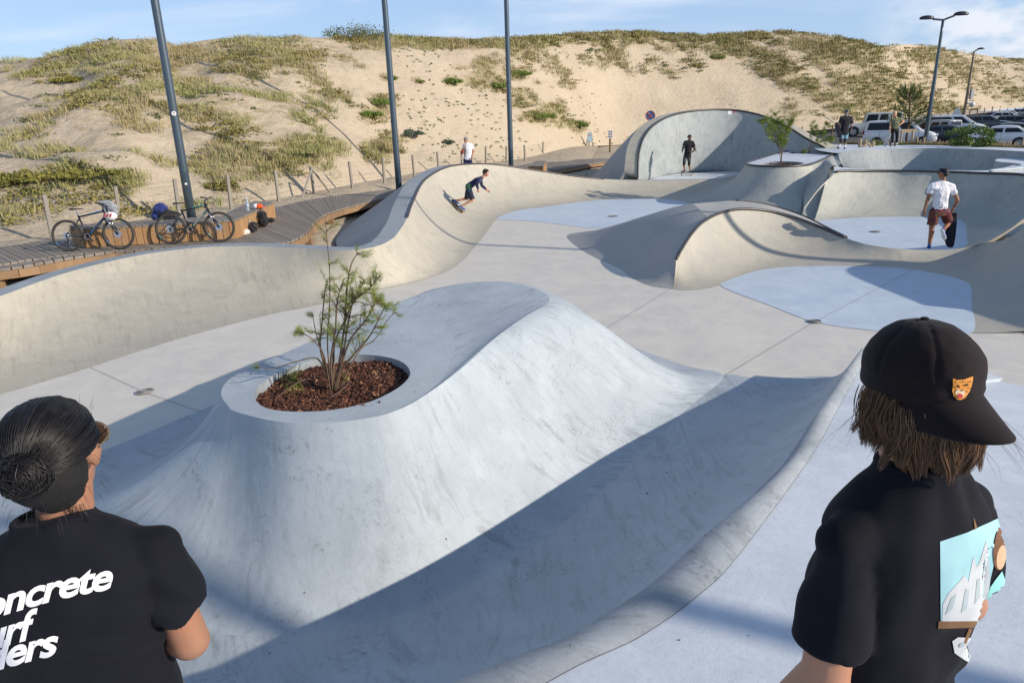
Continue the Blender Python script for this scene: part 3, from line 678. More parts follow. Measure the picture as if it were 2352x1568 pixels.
# sand behind the cradle and under the car park
struct(pyobj('sand_strip', [(2, 33.0, -.8), (14, 38, -.8), (24, 45, -.6), (60, 100, -.2), (96, 150, .3), (70, 150, .6), (30, 92, .1), (16, 78, .0), (6, 66, -.12), (2, 46, -.3)], [(0, 1, 2, 3, 4, 5, 6, 7, 8, 9)], SAND))

# ------------------------------------------------------------------ boardwalk and benches
def woodmat(name, c1, c2, sc, axis):
    m, nt, b = newmat(name)
    s = [.9, .9, .9]; s[axis] = .06
    g = noise(nt, pos(nt, tuple(x*sc for x in s), obj=True), 9, 8, .7, .8)
    c = mixc(nt, ramp(nt, g, [(.3, 0.0), (.7, 1.0)]), c1, c2)
    oi = N(nt, 'ShaderNodeNewGeometry')
    c = mixc(nt, ramp(nt, oi.outputs['Random Per Island'], [(0.0, .0), (1.0, .45)]), c, [x*.62 for x in c1])
    nt.links.new(c, b.inputs['Base Color']); b.inputs['Roughness'].default_value = .8; bump(nt, b, g, .35, .01)
    return m
W_GREY = woodmat('weathered_wood', (.20, .17, .14), (.33, .295, .26), 1.0, 0)
W_FRESH = woodmat('larch_cladding', (.36, .20, .085), (.46, .28, .135), 1.0, 2)
W_BEAM = woodmat('timber_beam', (.26, .155, .08), (.34, .22, .12), 1.0, 0)
W_PALE = woodmat('pale_post', (.42, .33, .22), (.50, .41, .29), 1.0, 2)
W_POST = woodmat('fence_post', (.23, .21, .18), (.34, .31, .27), 1.0, 2)
def deck(name, left, right, mat, zt=-.2, pw=.14, th=.05, beams=True, slant=None):
    """planks across the strip between two polylines (plan), a real board each"""
    L_, R_ = cat([Vector(p) for p in left], 10), cat([Vector(p) for p in right], 10)
    ln = [0]
    for a, b in zip(L_[:-1], L_[1:]): ln.append(ln[-1]+((b-a).length))
    rn = [0]
    for a, b in zip(R_[:-1], R_[1:]): rn.append(rn[-1]+((b-a).length))
    tot = (ln[-1]+rn[-1])/2; nP = int(tot/pw)
    def at(P, l, s):
        s *= l[-1]
        for i in range(len(l)-1):
            if s <= l[i+1] or i == len(l)-2: return P[i].lerp(P[i+1], (s-l[i])/max(1e-6, l[i+1]-l[i]))
    bm = bmesh.new()
    for i in range(nP):
        a0, a1 = at(L_, ln, (i+.06)/nP), at(L_, ln, (i+.94)/nP); b0, b1 = at(R_, rn, (i+.06)/nP), at(R_, rn, (i+.94)/nP)
        e = random.uniform(-.015, .015); dd = (b0-a0).normalized()*random.uniform(-.02, .03)
        v = [bm.verts.new((q.x, q.y, zt+e*.3)) for q in (a0-dd, b0+dd, b1+dd, a1-dd)]+[bm.verts.new((q.x, q.y, zt-th)) for q in (a0-dd, b0+dd, b1+dd, a1-dd)]
        for f in ((0, 1, 2, 3), (7, 6, 5, 4), (0, 4, 5, 1), (1, 5, 6, 2), (2, 6, 7, 3), (3, 7, 4, 0)): bm.faces.new([v[x] for x in f])
    root = bobj(name, bm, mat)
    if beams:
        bm = bmesh.new()
        for P in (L_, R_):
            for a, b in zip(P[::3][:-1], P[::3][1:]):
                mid_ = (a+b)/2; d = b-a; box(bm, (mid_.x, mid_.y, zt-th-.085), (d.length*.999, .07, .16), Matrix.Rotation(math.atan2(d.y, d.x), 3, 'Z'))
        bobj('edge_beam', bm, W_BEAM, root)
        for P in (R_,):
            for q in P[::9]:
                bm = bmesh.new(); box(bm, (q.x, q.y+.15, (zt-th-.17-.9)/2-.05), (.16, .16, .62)); bobj('support_post', bm, W_BEAM, root)
    return root
bz = -.2
# left end deck, deck under the bicycles and the walkway running off behind the wall
dk1 = deck('boardwalk', [W(-420, 600, bz), W(-120, 585, bz), W(0, 568, bz), W(110, 551, bz), W(260, 541, bz), W(420, 527, bz), W(560, 500, bz), W(640, 474, bz), W(746, 453, bz), W(850, 440, bz), W(935, 429, bz), W(1060, 404, bz), W(1150, 386, bz)],
      [W(-420, 655, bz), W(-120, 628, bz), W(0, 606, bz), W(110, 590, bz), W(260, 575, bz), W(420, 566, bz), W(600, 563, bz), W(690, 543, bz), W(746, 492, bz), W(850, 462, bz), W(912, 450, bz), W(1030, 423, bz), W(1150, 401, bz)], W_GREY, bz)
tag(dk1, 'weathered plank boardwalk running from the left edge past the benches to behind the wall', 'boardwalk', kind='structure')
dk2 = deck('boardwalk', [W(1150, 386, bz), W(1256, 371, bz), W(1330, 366, bz), W(1395, 364, bz), W(1440, 366, bz)], [W(1150, 401, bz), W(1225, 396, bz), W(1300, 386, bz), W(1375, 373.5, bz), W(1440, 370, bz)], W_GREY, bz)
tag(dk2, 'far section of weathered boardwalk curving in behind the cradle', 'boardwalk', kind='structure')
lowd = deck('boardwalk', [W(-300, 636, bz), W(0, 609, bz), W(130, 588, bz), W(235, 577, bz), W(330, 572, bz)], [W(-300, 650, -.26), W(0, 623, -.26), W(150, 598, -.26), W(250, 583, -.26), W(335, 574, -.26)], W_GREY, -.215, .2)
tag(lowd, 'lower weathered plank strip along the wall rim below the left bicycle', 'boardwalk', kind='structure')

def bench(name, lab, top, zt, zb, pw=.15):
    """box bench: slatted top and upright cladding boards; top = outline in plan"""
    root = thing(name, lab, 'bench', (sum(p.x for p in top)/len(top), sum(p.y for p in top)/len(top), zb))
    o = root.location
    q = [Vector((p.x-o.x, p.y-o.y, 0)) for p in top]; h = zt-zb
    bm = bmesh.new(); k = len(q)
    for i in range(k):
        a, b = q[i], q[(i+1) % k]; d = b-a; n = max(1, int(d.length/pw)); ang = math.atan2(d.y, d.x)
        for j in range(n):
            c = a.lerp(b, (j+.5)/n); box(bm, (c.x, c.y, h/2-.02), (d.length/n-.012, .03, h-.05), Matrix.Rotation(ang, 3, 'Z'), .003)
    bobj('cladding', bm, W_FRESH, root)
    bm = bmesh.new()
    # slats across the top between the two long sides (points 0-1 front, 3-2 back)
    A, B, Cc, D_ = q[0], q[1], q[2], q[3]
    n = int(max((B-A).length, (Cc-D_).length)/pw)
    for j in range(n):
        f0, f1 = (j+.04)/n, (j+.96)/n
        v = []
        for z in (h, h-.04):
            for a_, b_, f in ((A, B, f0), (A, B, f1), (D_, Cc, f1), (D_, Cc, f0)):
                p = a_.lerp(b_, f); c = (A+B+Cc+D_)/4; e = p-c; p = p+e.normalized()*.02; v.append(bm.verts.new((p.x, p.y, z)))
        for f in ((0, 1, 2, 3), (7, 6, 5, 4), (0, 4, 5, 1), (1, 5, 6, 2), (2, 6, 7, 3), (3, 7, 4, 0)): bm.faces.new([v[x] for x in f])
    bobj('seat', bm, W_GREY, root)
    bm = bmesh.new(); vv = [bm.verts.new((p.x*.97, p.y*.97, z)) for z in (0.01, h-.06) for p in q]
    bm.faces.new(vv[:k]); bm.faces.new(vv[k:]); [bm.faces.new((vv[i], vv[(i+1) % k], vv[k+(i+1) % k], vv[k+i])) for i in range(k)]
    bobj('frame', bm, plain('bench_core', (.03, .022, .015), .9), root)
    return root
bt_ = .24
b1 = [W(190, 534, bt_), W(532, 507, bt_), W(524, 497.5, bt_), W(160, 524.5, bt_)]
b1 = [W(186, 525, bt_), W(540, 505, bt_), W(522, 495, bt_), W(160, 517, bt_)]
bench1 = bench('timber_bench', 'long low timber bench clad in orange brown boards behind both bicycles', b1, bt_, bz)
b2 = [W(541, 504, bt_), W(628, 465, bt_), W(584, 461, bt_), W(520, 489, bt_)]
bench2 = bench('timber_bench', 'wedge shaped timber bench carrying the water bottle and orange cap', b2, bt_, bz)
b3 = [W(1214, 381.5, bt_+.05), W(1248, 382, bt_+.05), W(1255, 370, bt_+.05), W(1229, 369.5, bt_+.05)]
bench3 = bench('timber_bench', 'small far timber bench seen over the rim of the left wall', b3, bt_+.05, bz)

# ------------------------------------------------------------------ car park
ASPH = plain('asphalt', (.075, .075, .078), .9, 0, .25, 20, obj=False)
WPAINT = plain('road_paint', (.62, .62, .60), .8, 0, .15, 9, obj=False)
def zl(y, x=0): return float(np.interp(y, [38, 60, 75, 110, 130, 160, 220], [-.4, -.35, -.15, .05, .6, 1.2, 1.6]))+(.45*min(1, max(0, (.60-x/y)/.05))*min(1, max(0, (y-56)/6)) if x else 0)
def lotpt(x, y, dz=0): return Vector((x, y, zl(y, x)+dz))
rows_ = [(36.5, 14.5, 60), (41, 14, 60), (48, 17, 80), (55, 21, 90), (60, 24, 96), (65, 27, 100), (70, 31, 110), (76, 35, 130), (84, 41, 150), (95, 49, 170), (105, 57, 180), (118, 68, 200), (130, 78, 220), (145, 92, 240), (165, 110, 260)]
nc_ = 9; vs_ = [lotpt(a+(b-a)*(k/nc_)**2, y) for y, a, b in rows_ for k in range(nc_+1)]
struct(pyobj('car_park', vs_, [(r*(nc_+1)+k, r*(nc_+1)+k+1, (r+1)*(nc_+1)+k+1, (r+1)*(nc_+1)+k) for r in range(len(rows_)-1) for k in range(nc_)], ASPH))
for i in range(7):
    a = Vector((15.5+i*.5, 41.5+i*2.6, 0)); d = Vector((6.5, 1.0, 0)); s_ = Vector((-.02, .12, 0))
    struct(pyobj('painted_line', [lotpt(p.x, p.y, .012) for p in (a, a+d, a+d+s_, a+s_)], [(0, 1, 2, 3)], WPAINT))
bedm = plain('bed_soil', (.19, .15, .09), .95, 0, .5, 14, obj=False, bumps=.5)
be = [W(x, y, DZ-.03) for x, y in ((1940, 331.9), (2000, 333.2), (2100, 333.4), (2200, 335.1), (2352, 340.4), (2480, 343.9))]
bb = [Vector((p.x*(1+2.2/p.y), p.y+2.2+i*.5, .15)) for i, p in enumerate(be)]; bc_ = [Vector((p.x*(1+3.4/p.y), p.y+3.4+i*.7, zl(38)+.02)) for i, p in enumerate(be)]
nb_ = len(be); struct(pyobj('planting_strip', be+bb+bc_, [(i, i+1, nb_+i+1, nb_+i) for i in range(nb_-1)]+[(nb_+i, nb_+i+1, 2*nb_+i+1, 2*nb_+i) for i in range(nb_-1)], bedm))
n = 1500; Pq = []
for _ in range(n):
    t = random.random()*(nb_-1); i = int(t); f = t-i; e = random.random()**1.5; a, b = be[i].lerp(be[i+1], f), bb[i].lerp(bb[i+1], f); Pq.append(a.lerp(b, e)[:])
V, Q, T = blades(np.array(Pq), np.random.uniform(.10, .30, n), np.random.uniform(.06, .2, n), 14, .010, .8, (-.1, 0))
tag(mesh_np('dry_verge_grass', V, Q, T, G_DRY), 'tufts of dry straw grass in the planting strip before the car park', 'grass', kind='stuff')
tag(pyobj('shadow_block', [(12.2, 5.5, -1), (15, 5.5, -1), (15, 12.5, -1), (12.2, 12.5, -1), (12.2, 5.5, 1.15), (15, 5.5, 1.15), (15, 12.5, 1.15), (12.2, 12.5, 1.15)], [(0, 1, 5, 4), (1, 2, 6, 5), (2, 3, 7, 6), (3, 0, 4, 7), (4, 5, 6, 7)], GREY), kind='structure')  # unseen block added outside the right edge to cast shade into the bowl
# ================================================================== figures
from mathutils.bvhtree import BVHTree
class Blob:
    def __init__(s): s.bm = bmesh.new()
    def cap(s, p0, p1, r0, r1=None, seg=14, flat=False):
        """tapered limb; flat=True keeps flat ends (sleeves, trouser legs)"""
        p0, p1 = Vector(p0), Vector(p1); r1 = r0 if r1 is None else r1
        t = p1-p0; L = t.length
        if L < 1e-5: return s
        t.normalize(); up = Vector((0, 0, 1)) if abs(t.z) < .9 else Vector((1, 0, 0))
        x = t.cross(up).normalized(); y = x.cross(t)
        prof = []
        if flat: prof = [(0, r0), (L*.5, (r0+r1)/2), (L, r1)]
        else:
            for k in range(1, 5): a = math.pi/2*k/4; prof.append((-r0*math.cos(a), r0*math.sin(a)))
            for k in range(1, 4): prof.append((L*k/4, r0+(r1-r0)*k/4))
            for k in range(0, 4): a = math.pi/2*k/4; prof.append((L+r1*math.sin(a), r1*math.cos(a)))
        rings = [[s.bm.verts.new(p0+t*d+x*math.cos(q)*r+y*math.sin(q)*r) for q in [2*math.pi*i/seg for i in range(seg)]] for d, r in prof]
        for a, b in zip(rings[:-1], rings[1:]):
            for i in range(seg): s.bm.faces.new((a[i], a[(i+1) % seg], b[(i+1) % seg], b[i]))
        for e, ring, sg in ((-r0 if not flat else 0, rings[0], 1), (L+r1 if not flat else L, rings[-1], 0)):
            c = s.bm.verts.new(p0+t*e)
            for i in range(seg):
                q = (ring[i], ring[(i+1) % seg]); s.bm.faces.new((q[1], q[0], c) if sg else (q[0], q[1], c))
        return s
    def chain(s, pts, rs, **k):
        for a, b, r, q in zip(pts[:-1], pts[1:], rs[:-1], rs[1:]): s.cap(a, b, r, q, **k)
        return s
    def ell(s, c, r, M=None):
        m_ = Matrix.Translation(Vector(c)) @ (M.to_4x4() if M is not None else Matrix.Identity(4)) @ Matrix.Diagonal((r[0], r[1], r[2], 1))
        bmesh.ops.create_icosphere(s.bm, subdivisions=3, radius=1.0, matrix=m_); return s
    def rings(s, R_, seg=28, ex=2.4):
        """closed body from rings (centre, half width, half depth, side vector)"""
        out = []; n = len(R_)
        for i, (c, a, b, sd_) in enumerate(R_):
            c = Vector(c); t = Vector(R_[min(i+1, n-1)][0])-Vector(R_[max(i-1, 0)][0]); t.normalize()
            x = Vector(sd_); x = (x-t*x.dot(t)).normalized(); y = t.cross(x)
            ring = []
            for q in range(seg):
                g = 2*math.pi*q/seg; cc, ss = math.cos(g), math.sin(g)
                ring.append(s.bm.verts.new(c+x*a*math.copysign(abs(cc)**(2/ex), cc)+y*b*math.copysign(abs(ss)**(2/ex), ss)))
            out.append(ring)
        for a, b in zip(out[:-1], out[1:]):
            for i in range(seg): s.bm.faces.new((a[i], a[(i+1) % seg], b[(i+1) % seg], b[i]))
        s.bm.faces.new(out[0][::-1]); s.bm.faces.new(out[-1]); return s
    def build(s, name, mat, parent, voxel=.012, it=4, fn=None, off=None):
        me = bpy.data.meshes.new(name)
        if off is not None: bmesh.ops.translate(s.bm, verts=s.bm.verts, vec=-Vector(off))
        s.bm.to_mesh(me); s.bm.free()
        t = bpy.data.objects.new('tmp', me); COL.objects.link(t)
        r = t.modifiers.new('r', 'REMESH'); r.mode = 'VOXEL'; r.voxel_size = voxel
        if it: k = t.modifiers.new('s', 'SMOOTH'); k.factor = .5; k.iterations = it
        bpy.context.view_layer.update()
        dg = bpy.context.evaluated_depsgraph_get(); m2 = bpy.data.meshes.new_from_object(t.evaluated_get(dg))
        bpy.data.objects.remove(t); bpy.data.meshes.remove(me); m2.name = name; m2.materials.clear()
        if fn:
            m2.update(); n = len(m2.vertices); co = [v.co.copy() for v in m2.vertices]; no = [v.normal.copy() for v in m2.vertices]
            for v, c, q in zip(m2.vertices, co, no): v.co = c+q*fn(c)
        return link(name, m2, mat, parent, True)
def frame(fwd, up=(0, 0, 1)):
    f = Vector(fwd).normalized(); u = Vector(up); r = f.cross(u).normalized(); u = r.cross(f)
    return Matrix((r, f, u)).transposed()
SKINS = {}
def skin(name, c):
    if name in SKINS: return SKINS[name]
    m, nt, b = newmat(name); v = noise(nt, pos(nt, obj=True), 14, 5)
    nt.links.new(mixc(nt, ramp(nt, v, [(.35, 0.0), (.7, 1.0)]), c, [c[0]*1.12, c[1]*.95, c[2]*.9]), b.inputs['Base Color'])
    b.inputs['Roughness'].default_value = .5; b.inputs['Subsurface Weight'].default_value = .12; b.inputs['Subsurface Radius'].default_value = (.01, .004, .002)
    b.inputs['Subsurface Scale'].default_value = .3
    bump(nt, b, noise(nt, pos(nt, obj=True), 260, 3), .08, .002)
    SKINS[name] = m; return m
def cloth(name, c, rough=.9, weave=700, sheen=.25, var=.12):
    if name in MATS: return MATS[name]
    m, nt, b = newmat(name); P = pos(nt, obj=True)
    v = noise(nt, P, 7, 6); c2 = [x*(1+var) for x in c]
    nt.links.new(mixc(nt, ramp(nt, v, [(.35, 0.0), (.65, 1.0)]), [x*(1-var) for x in c], c2), b.inputs['Base Color'])
    b.inputs['Roughness'].default_value = rough; b.inputs['Sheen Weight'].default_value = sheen; b.inputs['Sheen Roughness'].default_value = .5
    b.inputs['Specular IOR Level'].default_value = .2
    bump(nt, b, noise(nt, P, weave, 2), .15, .001)
    MATS[name] = m; return m
def head(b, c, M, k=1.0, nose=1.0):
    T = lambda x, y, z: Vector(c)+M@Vector((x, y, z))*k
    E_ = lambda p, r: b.ell(T(*p), [q*k for q in r], M)
    E_((0, -.014, .03), (.075, .095, .088)); E_((0, .028, -.018), (.058, .062, .08)); E_((0, .032, -.072), (.046, .046, .036)); E_((0, .066, -.092), (.021, .019, .018))
    b.cap(T(0, .086, .012), T(0, .103, -.026), .008*k, .0135*k); b.cap(T(-.032, .075, .022), T(.032, .075, .022), .012*k)
    b.ell(T(0, .083, -.055), (.022*k, .012*k, .012*k), M)
    for sx_ in (-1, 1): E_((sx_*.077, -.008, -.004), (.010, .020, .031)); E_((sx_*.04, .05, -.025), (.022, .03, .025))
def eyes(parent, c, M, k, off, mt=None):
    T = lambda x, y, z: Vector(c)+M@Vector((x, y, z))*k-Vector(off)
    for sx_ in (-1, 1):
        bm = bmesh.new(); bmesh.ops.create_icosphere(bm, subdivisions=2, radius=.0095*k, matrix=Matrix.Translation(T(sx_*.03, .083, .003)))
        bobj('eye', bm, mt or plain('eye_dark', (.03, .02, .015), .25), parent, True)
    bm = bmesh.new(); bmesh.ops.create_icosphere(bm, subdivisions=2, radius=1, matrix=Matrix.Translation(T(0, .0945, -.056)) @ M.to_4x4() @ Matrix.Diagonal((.019*k, .003*k, .005*k, 1)))
    bobj('mouth', bm, plain('lips', (.33, .12, .10), .5), parent, True)
def hand(b, w, d, n, k=1.0, curl=.5, side=1):
    """palm, four bent fingers and a thumb; d = towards the fingers, n = palm normal"""
    d = Vector(d).normalized(); n = Vector(n); n = (n-d*n.dot(d)).normalized(); x = d.cross(n)*side
    w = Vector(w); M = Matrix((x, d, n)).transposed()
    b.ell(w+d*.045*k, (.040*k, .052*k, .016*k), M)
    for i, (ox, L, sp_) in enumerate(((-.030, .062, -.14), (-.010, .074, -.04), (.010, .070, .05), (.029, .054, .16))):
        p = w+d*.083*k+x*ox*k; q = d+x*sp_; q.normalize(); a = curl*(1+.12*i)
        for j, (sl, rr) in enumerate(((.45, .0098), (.32, .0088), (.23, .0078))):
            ang = a*(j+.7); v = q*math.cos(ang)+n*math.sin(ang); e = p+v*L*sl*k; b.cap(p, e, rr*k, rr*.93*k, seg=8); p = e
    p = w+d*.018*k-x*.030*k+n*.004*k; v = (d*.62-x*.62+n*.35).normalized(); e = p+v*.042*k; b.cap(p, e, .0125*k, .0105*k, seg=8)
    v2 = (d*.85-x*.25+n*.45).normalized(); b.cap(e, e+v2*.032*k, .0105*k, .0085*k, seg=8)
def shoe(parent, heel, toe, up, col, sole, off, k=1.0, voxel=.009, name='shoe'):
    heel, toe, up = Vector(heel)-Vector(off), Vector(toe)-Vector(off), Vector(up).normalized()
    d = (toe-heel).normalized(); M = frame(d, up); L = (toe-heel).length
    b = Blob(); T = lambda x, y, z: heel+M@Vector((x, y, z))
    b.ell(T(0, .05*k, .045*k), (.037*k, .05*k, .045*k), M); b.ell(T(0, L*.55, .035*k), (.043*k, L*.38, .035*k), M); b.ell(T(0, L*.78, .03*k), (.046*k, L*.24, .03*k), M)
    b.cap(T(0, .045*k, .05*k), T(0, .04*k, .085*k), .038*k, .036*k)
    o = b.build(name, col, parent, voxel, 2)
    b = Blob(); b.ell(T(0, L*.28, .006*k), (.040*k, L*.33, .015*k), M); b.ell(T(0, L*.7, .006*k), (.048*k, L*.34, .015*k), M)
    b.build('sole', sole, o, voxel, 1); return o
def strands(name, paths, r, mat, parent, seg=3):
    V = []; Q = []; T_ = []
    for pth in paths:
        n = len(pth); up = None; b0 = len(V)
        for i, p in enumerate(pth):
            t = (pth[min(i+1, n-1)]-pth[max(i-1, 0)])
            if t.length < 1e-7: t = Vector((0, 0, 1))
            t.normalize(); x = t.cross(Vector((.3, .5, .81))); x.normalize(); y = t.cross(x)
            rr = r*(1.0-.75*(i/(n-1))**2)*(.5+.5*min(1, i*1.0+.4))
            for q in range(seg): a = 2*math.pi*q/seg; V.append(p+x*math.cos(a)*rr+y*math.sin(a)*rr)
        for i in range(n-1):
            for q in range(seg): Q.append((b0+i*seg+q, b0+i*seg+(q+1) % seg, b0+(i+1)*seg+(q+1) % seg, b0+(i+1)*seg+q))
    return mesh_np(name, np.array([v[:] for v in V]), np.array(Q), np.zeros((0, 3), int), mat, parent)
def hairmat(name, c1, c2, rough=.38):
    m, nt, b = newmat(name); g = N(nt, 'ShaderNodeNewGeometry')
    nt.links.new(mixc(nt, g.outputs['Random Per Island'], c1, c2), b.inputs['Base Color']); b.inputs['Roughness'].default_value = rough
    b.inputs['Specular IOR Level'].default_value = .6; return m

def bvh_of(objs):
    vs = []; fs = []
    for o in objs:
        Mw = o.matrix_world; b0 = len(vs); vs += [Mw@v.co for v in o.data.vertices]; fs += [tuple(b0+i for i in p.vertices) for p in o.data.polygons]
    return BVHTree.FromPolygons(vs, fs)
def shoot(bvh, px, py):
    o_ = Vector((0, 0, CH)); h = bvh.ray_cast(o_, ray(px, py).normalized()); return h[0], h[1]
def decal(name, polys, bvh, mat, parent, base, off=.0015, fine=3):
    """a print on cloth: flat shapes laid on the surface they belong to"""
    bm = bmesh.new()
    for P in polys:
        P = [(2158+(x-2158)*.86 if y > 1150 and x > 2150 else x, y) for x, y in P]
        v = [bm.verts.new((x, y, 0)) for x, y in P]
        e = [bm.edges.new((v[i], v[(i+1) % len(v)])) for i in range(len(v))]
        bmesh.ops.triangle_fill(bm, edges=e, use_beauty=True)
    for _ in range(9):
        es = [e for e in bm.edges if e.calc_length() > 8]
        if es: bmesh.ops.subdivide_edges(bm, edges=es, cuts=1); bmesh.ops.triangulate(bm, faces=bm.faces)
    dead = []
    for v in bm.verts:
        h, n = shoot(bvh, v.co.x, v.co.y)
        if h is None: dead.append(v); continue
        if n.dot(ray(v.co.x, v.co.y)) > 0: n = -n
        v.co = h+n*off-Vector(base)
    if dead: bmesh.ops.delete(bm, geom=dead, context='VERTS')
    bmesh.ops.triangulate(bm, faces=bm.faces)
    me = bpy.data.meshes.new(name); bm.to_mesh(me); bm.free(); return link(name, me, mat, parent)

# ------------------------------------------------------------------ small figures: joints read from the photograph at their distance
def human(name_label, S, Yb, J, st, k=1.0, base=None, vox=.010):
    """J: joints {name: (x, y, dy)} through the pixel map S; st: style"""
    G = {q: (WY(*S(v[0], v[1]), Yb+v[2]) if not isinstance(v, Vector) else v) for q, v in J.items()}
    off = base if base is not None else Vector((G['pelvis'].x, G['pelvis'].y, min(G[a].z for a in G if a.startswith('ank'))-.09))
    root = thing('person', name_label, 'person', off)
    SK = st['skin']; side = (G['shR']-G['shL']).normalized(); hs = (G['hipR']-G['hipL']).normalized()
    Mh = frame(st['face'], st.get('hup', (0, 0, 1)))
    b = Blob(); hc = G['head']; head(b, hc, Mh, k)
    nb = (G['shL']+G['shR'])/2+(G['neck']-(G['shL']+G['shR'])/2)*.5
    b.cap(hc+Mh@Vector((0, -.02, -.05))*k, nb, .05*k, .058*k)
    ch_ = (G['shL']+G['shR'])/2; pel = (G['hipL']+G['hipR'])/2
    ax = (ch_-pel)
    tors = [(pel-ax.normalized()*.06, .12*k, .085*k, hs), (pel+ax*.1, .145*k, .10*k, hs), (pel+ax*.4, .125*k, .09*k, hs.lerp(side, .4)), (pel+ax*.72, .15*k, .105*k, side), (pel+ax*.95, .14*k, .085*k, side), (pel+ax*1.06, .07*k, .06*k, side)]
    b.rings(tors)
    for q in 'LR':
        b.cap(nb+ax.normalized()*.03, G['sh'+q], .05*k, .05*k); b.chain([G['sh'+q], G['el'+q], G['wr'+q]], [.052*k, .040*k, .027*k]); b.cap(G['el'+q], G['el'+q].lerp(G['wr'+q], .35), .040*k, .040*k)
        hd = st.get('hand'+q, (G['wr'+q]-G['el'+q])); hn = st.get('palm'+q, (side*(-1 if q == 'R' else 1)))
        hand(b, G['wr'+q], hd, hn, k*1.02, st.get('curl'+q, .55), 1 if q == 'R' else -1)
        kn, an = G['knee'+q], G['ank'+q]
        b.cap(G['hip'+q], kn, .082*k, .056*k); b.cap(kn, an, .052*k, .036*k)
        bk_ = st.get('back', -Vector(st['face'])); bk_ = Vector((bk_[0], bk_[1], 0)).normalized()
        b.cap(kn.lerp(an, .15)+bk_*.02*k, kn.lerp(an, .45)+bk_*.02*k, .052*k, .045*k)
    b.build('body', SK, root, vox, 2, off=off)
    if not st.get('noeyes'): eyes(root, hc, Mh, k, off)
    def torso_cloth(name, grow, low, mt, sleeve, hem=.0, fold=.006, tip=0):
        c = Blob(); g = grow
        c.rings([(pel-ax.normalized()*low, .158*k+g, .118*k+g, hs), (pel+ax*.15, .152*k+g, .112*k+g, hs), (pel+ax*.42, .140*k+g, .105*k+g, hs.lerp(side, .4)), (pel+ax*.72, .165*k+g, .118*k+g, side), (pel+ax*.96, .165*k+g, .095*k+g, side), (pel+ax*1.07, .072*k+g, .066*k+g, side)])
        for q in 'LR':
            s0, e0, w0 = G['sh'+q], G['el'+q], G['wr'+q]
            c.cap(nb+ax.normalized()*.01, s0, .062*k+g, .062*k+g); c.cap(ch_-ax*.12, s0-ax*.06, .10*k, .075*k+g)
            if sleeve <= 1: c.cap(s0, s0.lerp(e0, sleeve), .066*k+g, .058*k+g*1.4, flat=False) if sleeve < .4 else (c.cap(s0, s0.lerp(e0, .4), .066*k+g, .060*k+g), c.cap(s0.lerp(e0, .3), s0.lerp(e0, sleeve), .062*k+g, .062*k+g*1.5, flat=True))
            else: c.cap(s0, e0, .066*k+g, .050*k+g); c.cap(e0, e0.lerp(w0, sleeve-1), .050*k+g, .036*k+g)
        d = random.uniform(0, 9)
        fn = lambda v: fold*mn.noise((v.x*9+d, v.y*9, v.z*14))+fold*.6*mn.noise((v.x*26, v.y*26+d, v.z*16))
        return c.build(name, mt, root, vox, 2, fn, off)
    if 'shirt' in st: sh = torso_cloth('shirt', st.get('sgrow', .010), st.get('slow', .10), st['shirt'], st.get('sleeve', .62), fold=st.get('fold', .008))
    else: sh = None
    if 'shorts' in st:
        c = Blob(); g = st.get('bgrow', .018); L = st.get('bleg', .8)
        c.rings([(pel-Vector((0, 0, .07)), .15*k+g*.4, .11*k+g*.4, hs), (pel+ax.normalized()*.03, .158*k+g*.4, .112*k+g*.4, hs), (pel+ax.normalized()*.14, .142*k+g*.3, .10*k+g*.3, hs)])
        for q in 'LR':
            kn, an = G['knee'+q], G['ank'+q]
            if L <= 1: c.cap(G['hip'+q], G['hip'+q].lerp(kn, L), .09*k+g*.6, (.066+.014*(1-L)*2)*k+g*1.3, flat=True); c.ell(G['hip'+q], [.092*k+g*.6]*3)
            else: c.cap(G['hip'+q], kn, .088*k+g*.5, .060*k+g); c.cap(kn, kn.lerp(an, L-1), .058*k+g, .044*k+g)
        d = random.uniform(0, 9)
        c.build('trousers' if L > 1 else 'shorts', st['shorts'], root, vox, 2, lambda v: .006*mn.noise((v.x*12+d, v.y*12, v.z*10)), off)
    for q in 'LR':
        if 'shoe' in st:
            an, to = G['ank'+q], G['toe'+q]; up = (G['knee'+q]-an).normalized()
            if 'shoeup'+q in st: up = Vector(st['shoeup'+q])
            d = (to-an); d = (d-up*d.dot(up)).normalized(); ln = st.get('shoelen', .27)*k
            hl = an-up*.075*k-d*.06*k; shoe(root, hl, hl+d*ln, up, st['shoe'], st['sole'], off, k)
        if 'sock' in st:
            an = G['ank'+q]; c = Blob(); c.cap(an, an.lerp(G['knee'+q], st.get('sockh', .25)), .046*k, .048*k); c.build('sock', st['sock'], root, vox, 1, off=off)
        if 'kneepad' in st:
            kn = G['knee'+q]; fv = Vector(st['face']); fv.z = 0; fv.normalize(); c = Blob(); c.cap(kn+Vector((0, 0, .085)), kn-Vector((0, 0, .10)), .068*k, .062*k); c.ell(kn+fv*.04, (.062, .05, .085), frame(fv)); c.build('knee_pad', st['kneepad'], root, vox, 1, off=off)
        if 'wrist' in st:
            w0, e0 = G['wr'+q], G['el'+q]; c = Blob(); c.cap(w0.lerp(e0, -.12), w0.lerp(e0, .42), .036*k, .044*k); c.build('wrist_guard', st['wrist'], root, vox, 1, off=off)
        if 'elbow' in st:
            w0, e0, s0 = G['wr'+q], G['el'+q], G['sh'+q]; c = Blob(); c.chain([e0.lerp(s0, .28), e0, e0.lerp(w0, .25)], [.056*k, .060*k, .050*k]); c.build('elbow_pad', st['elbow'], root, vox, 1, off=off)
    T = lambda x, y, z: hc+Mh@Vector((x, y, z))*k
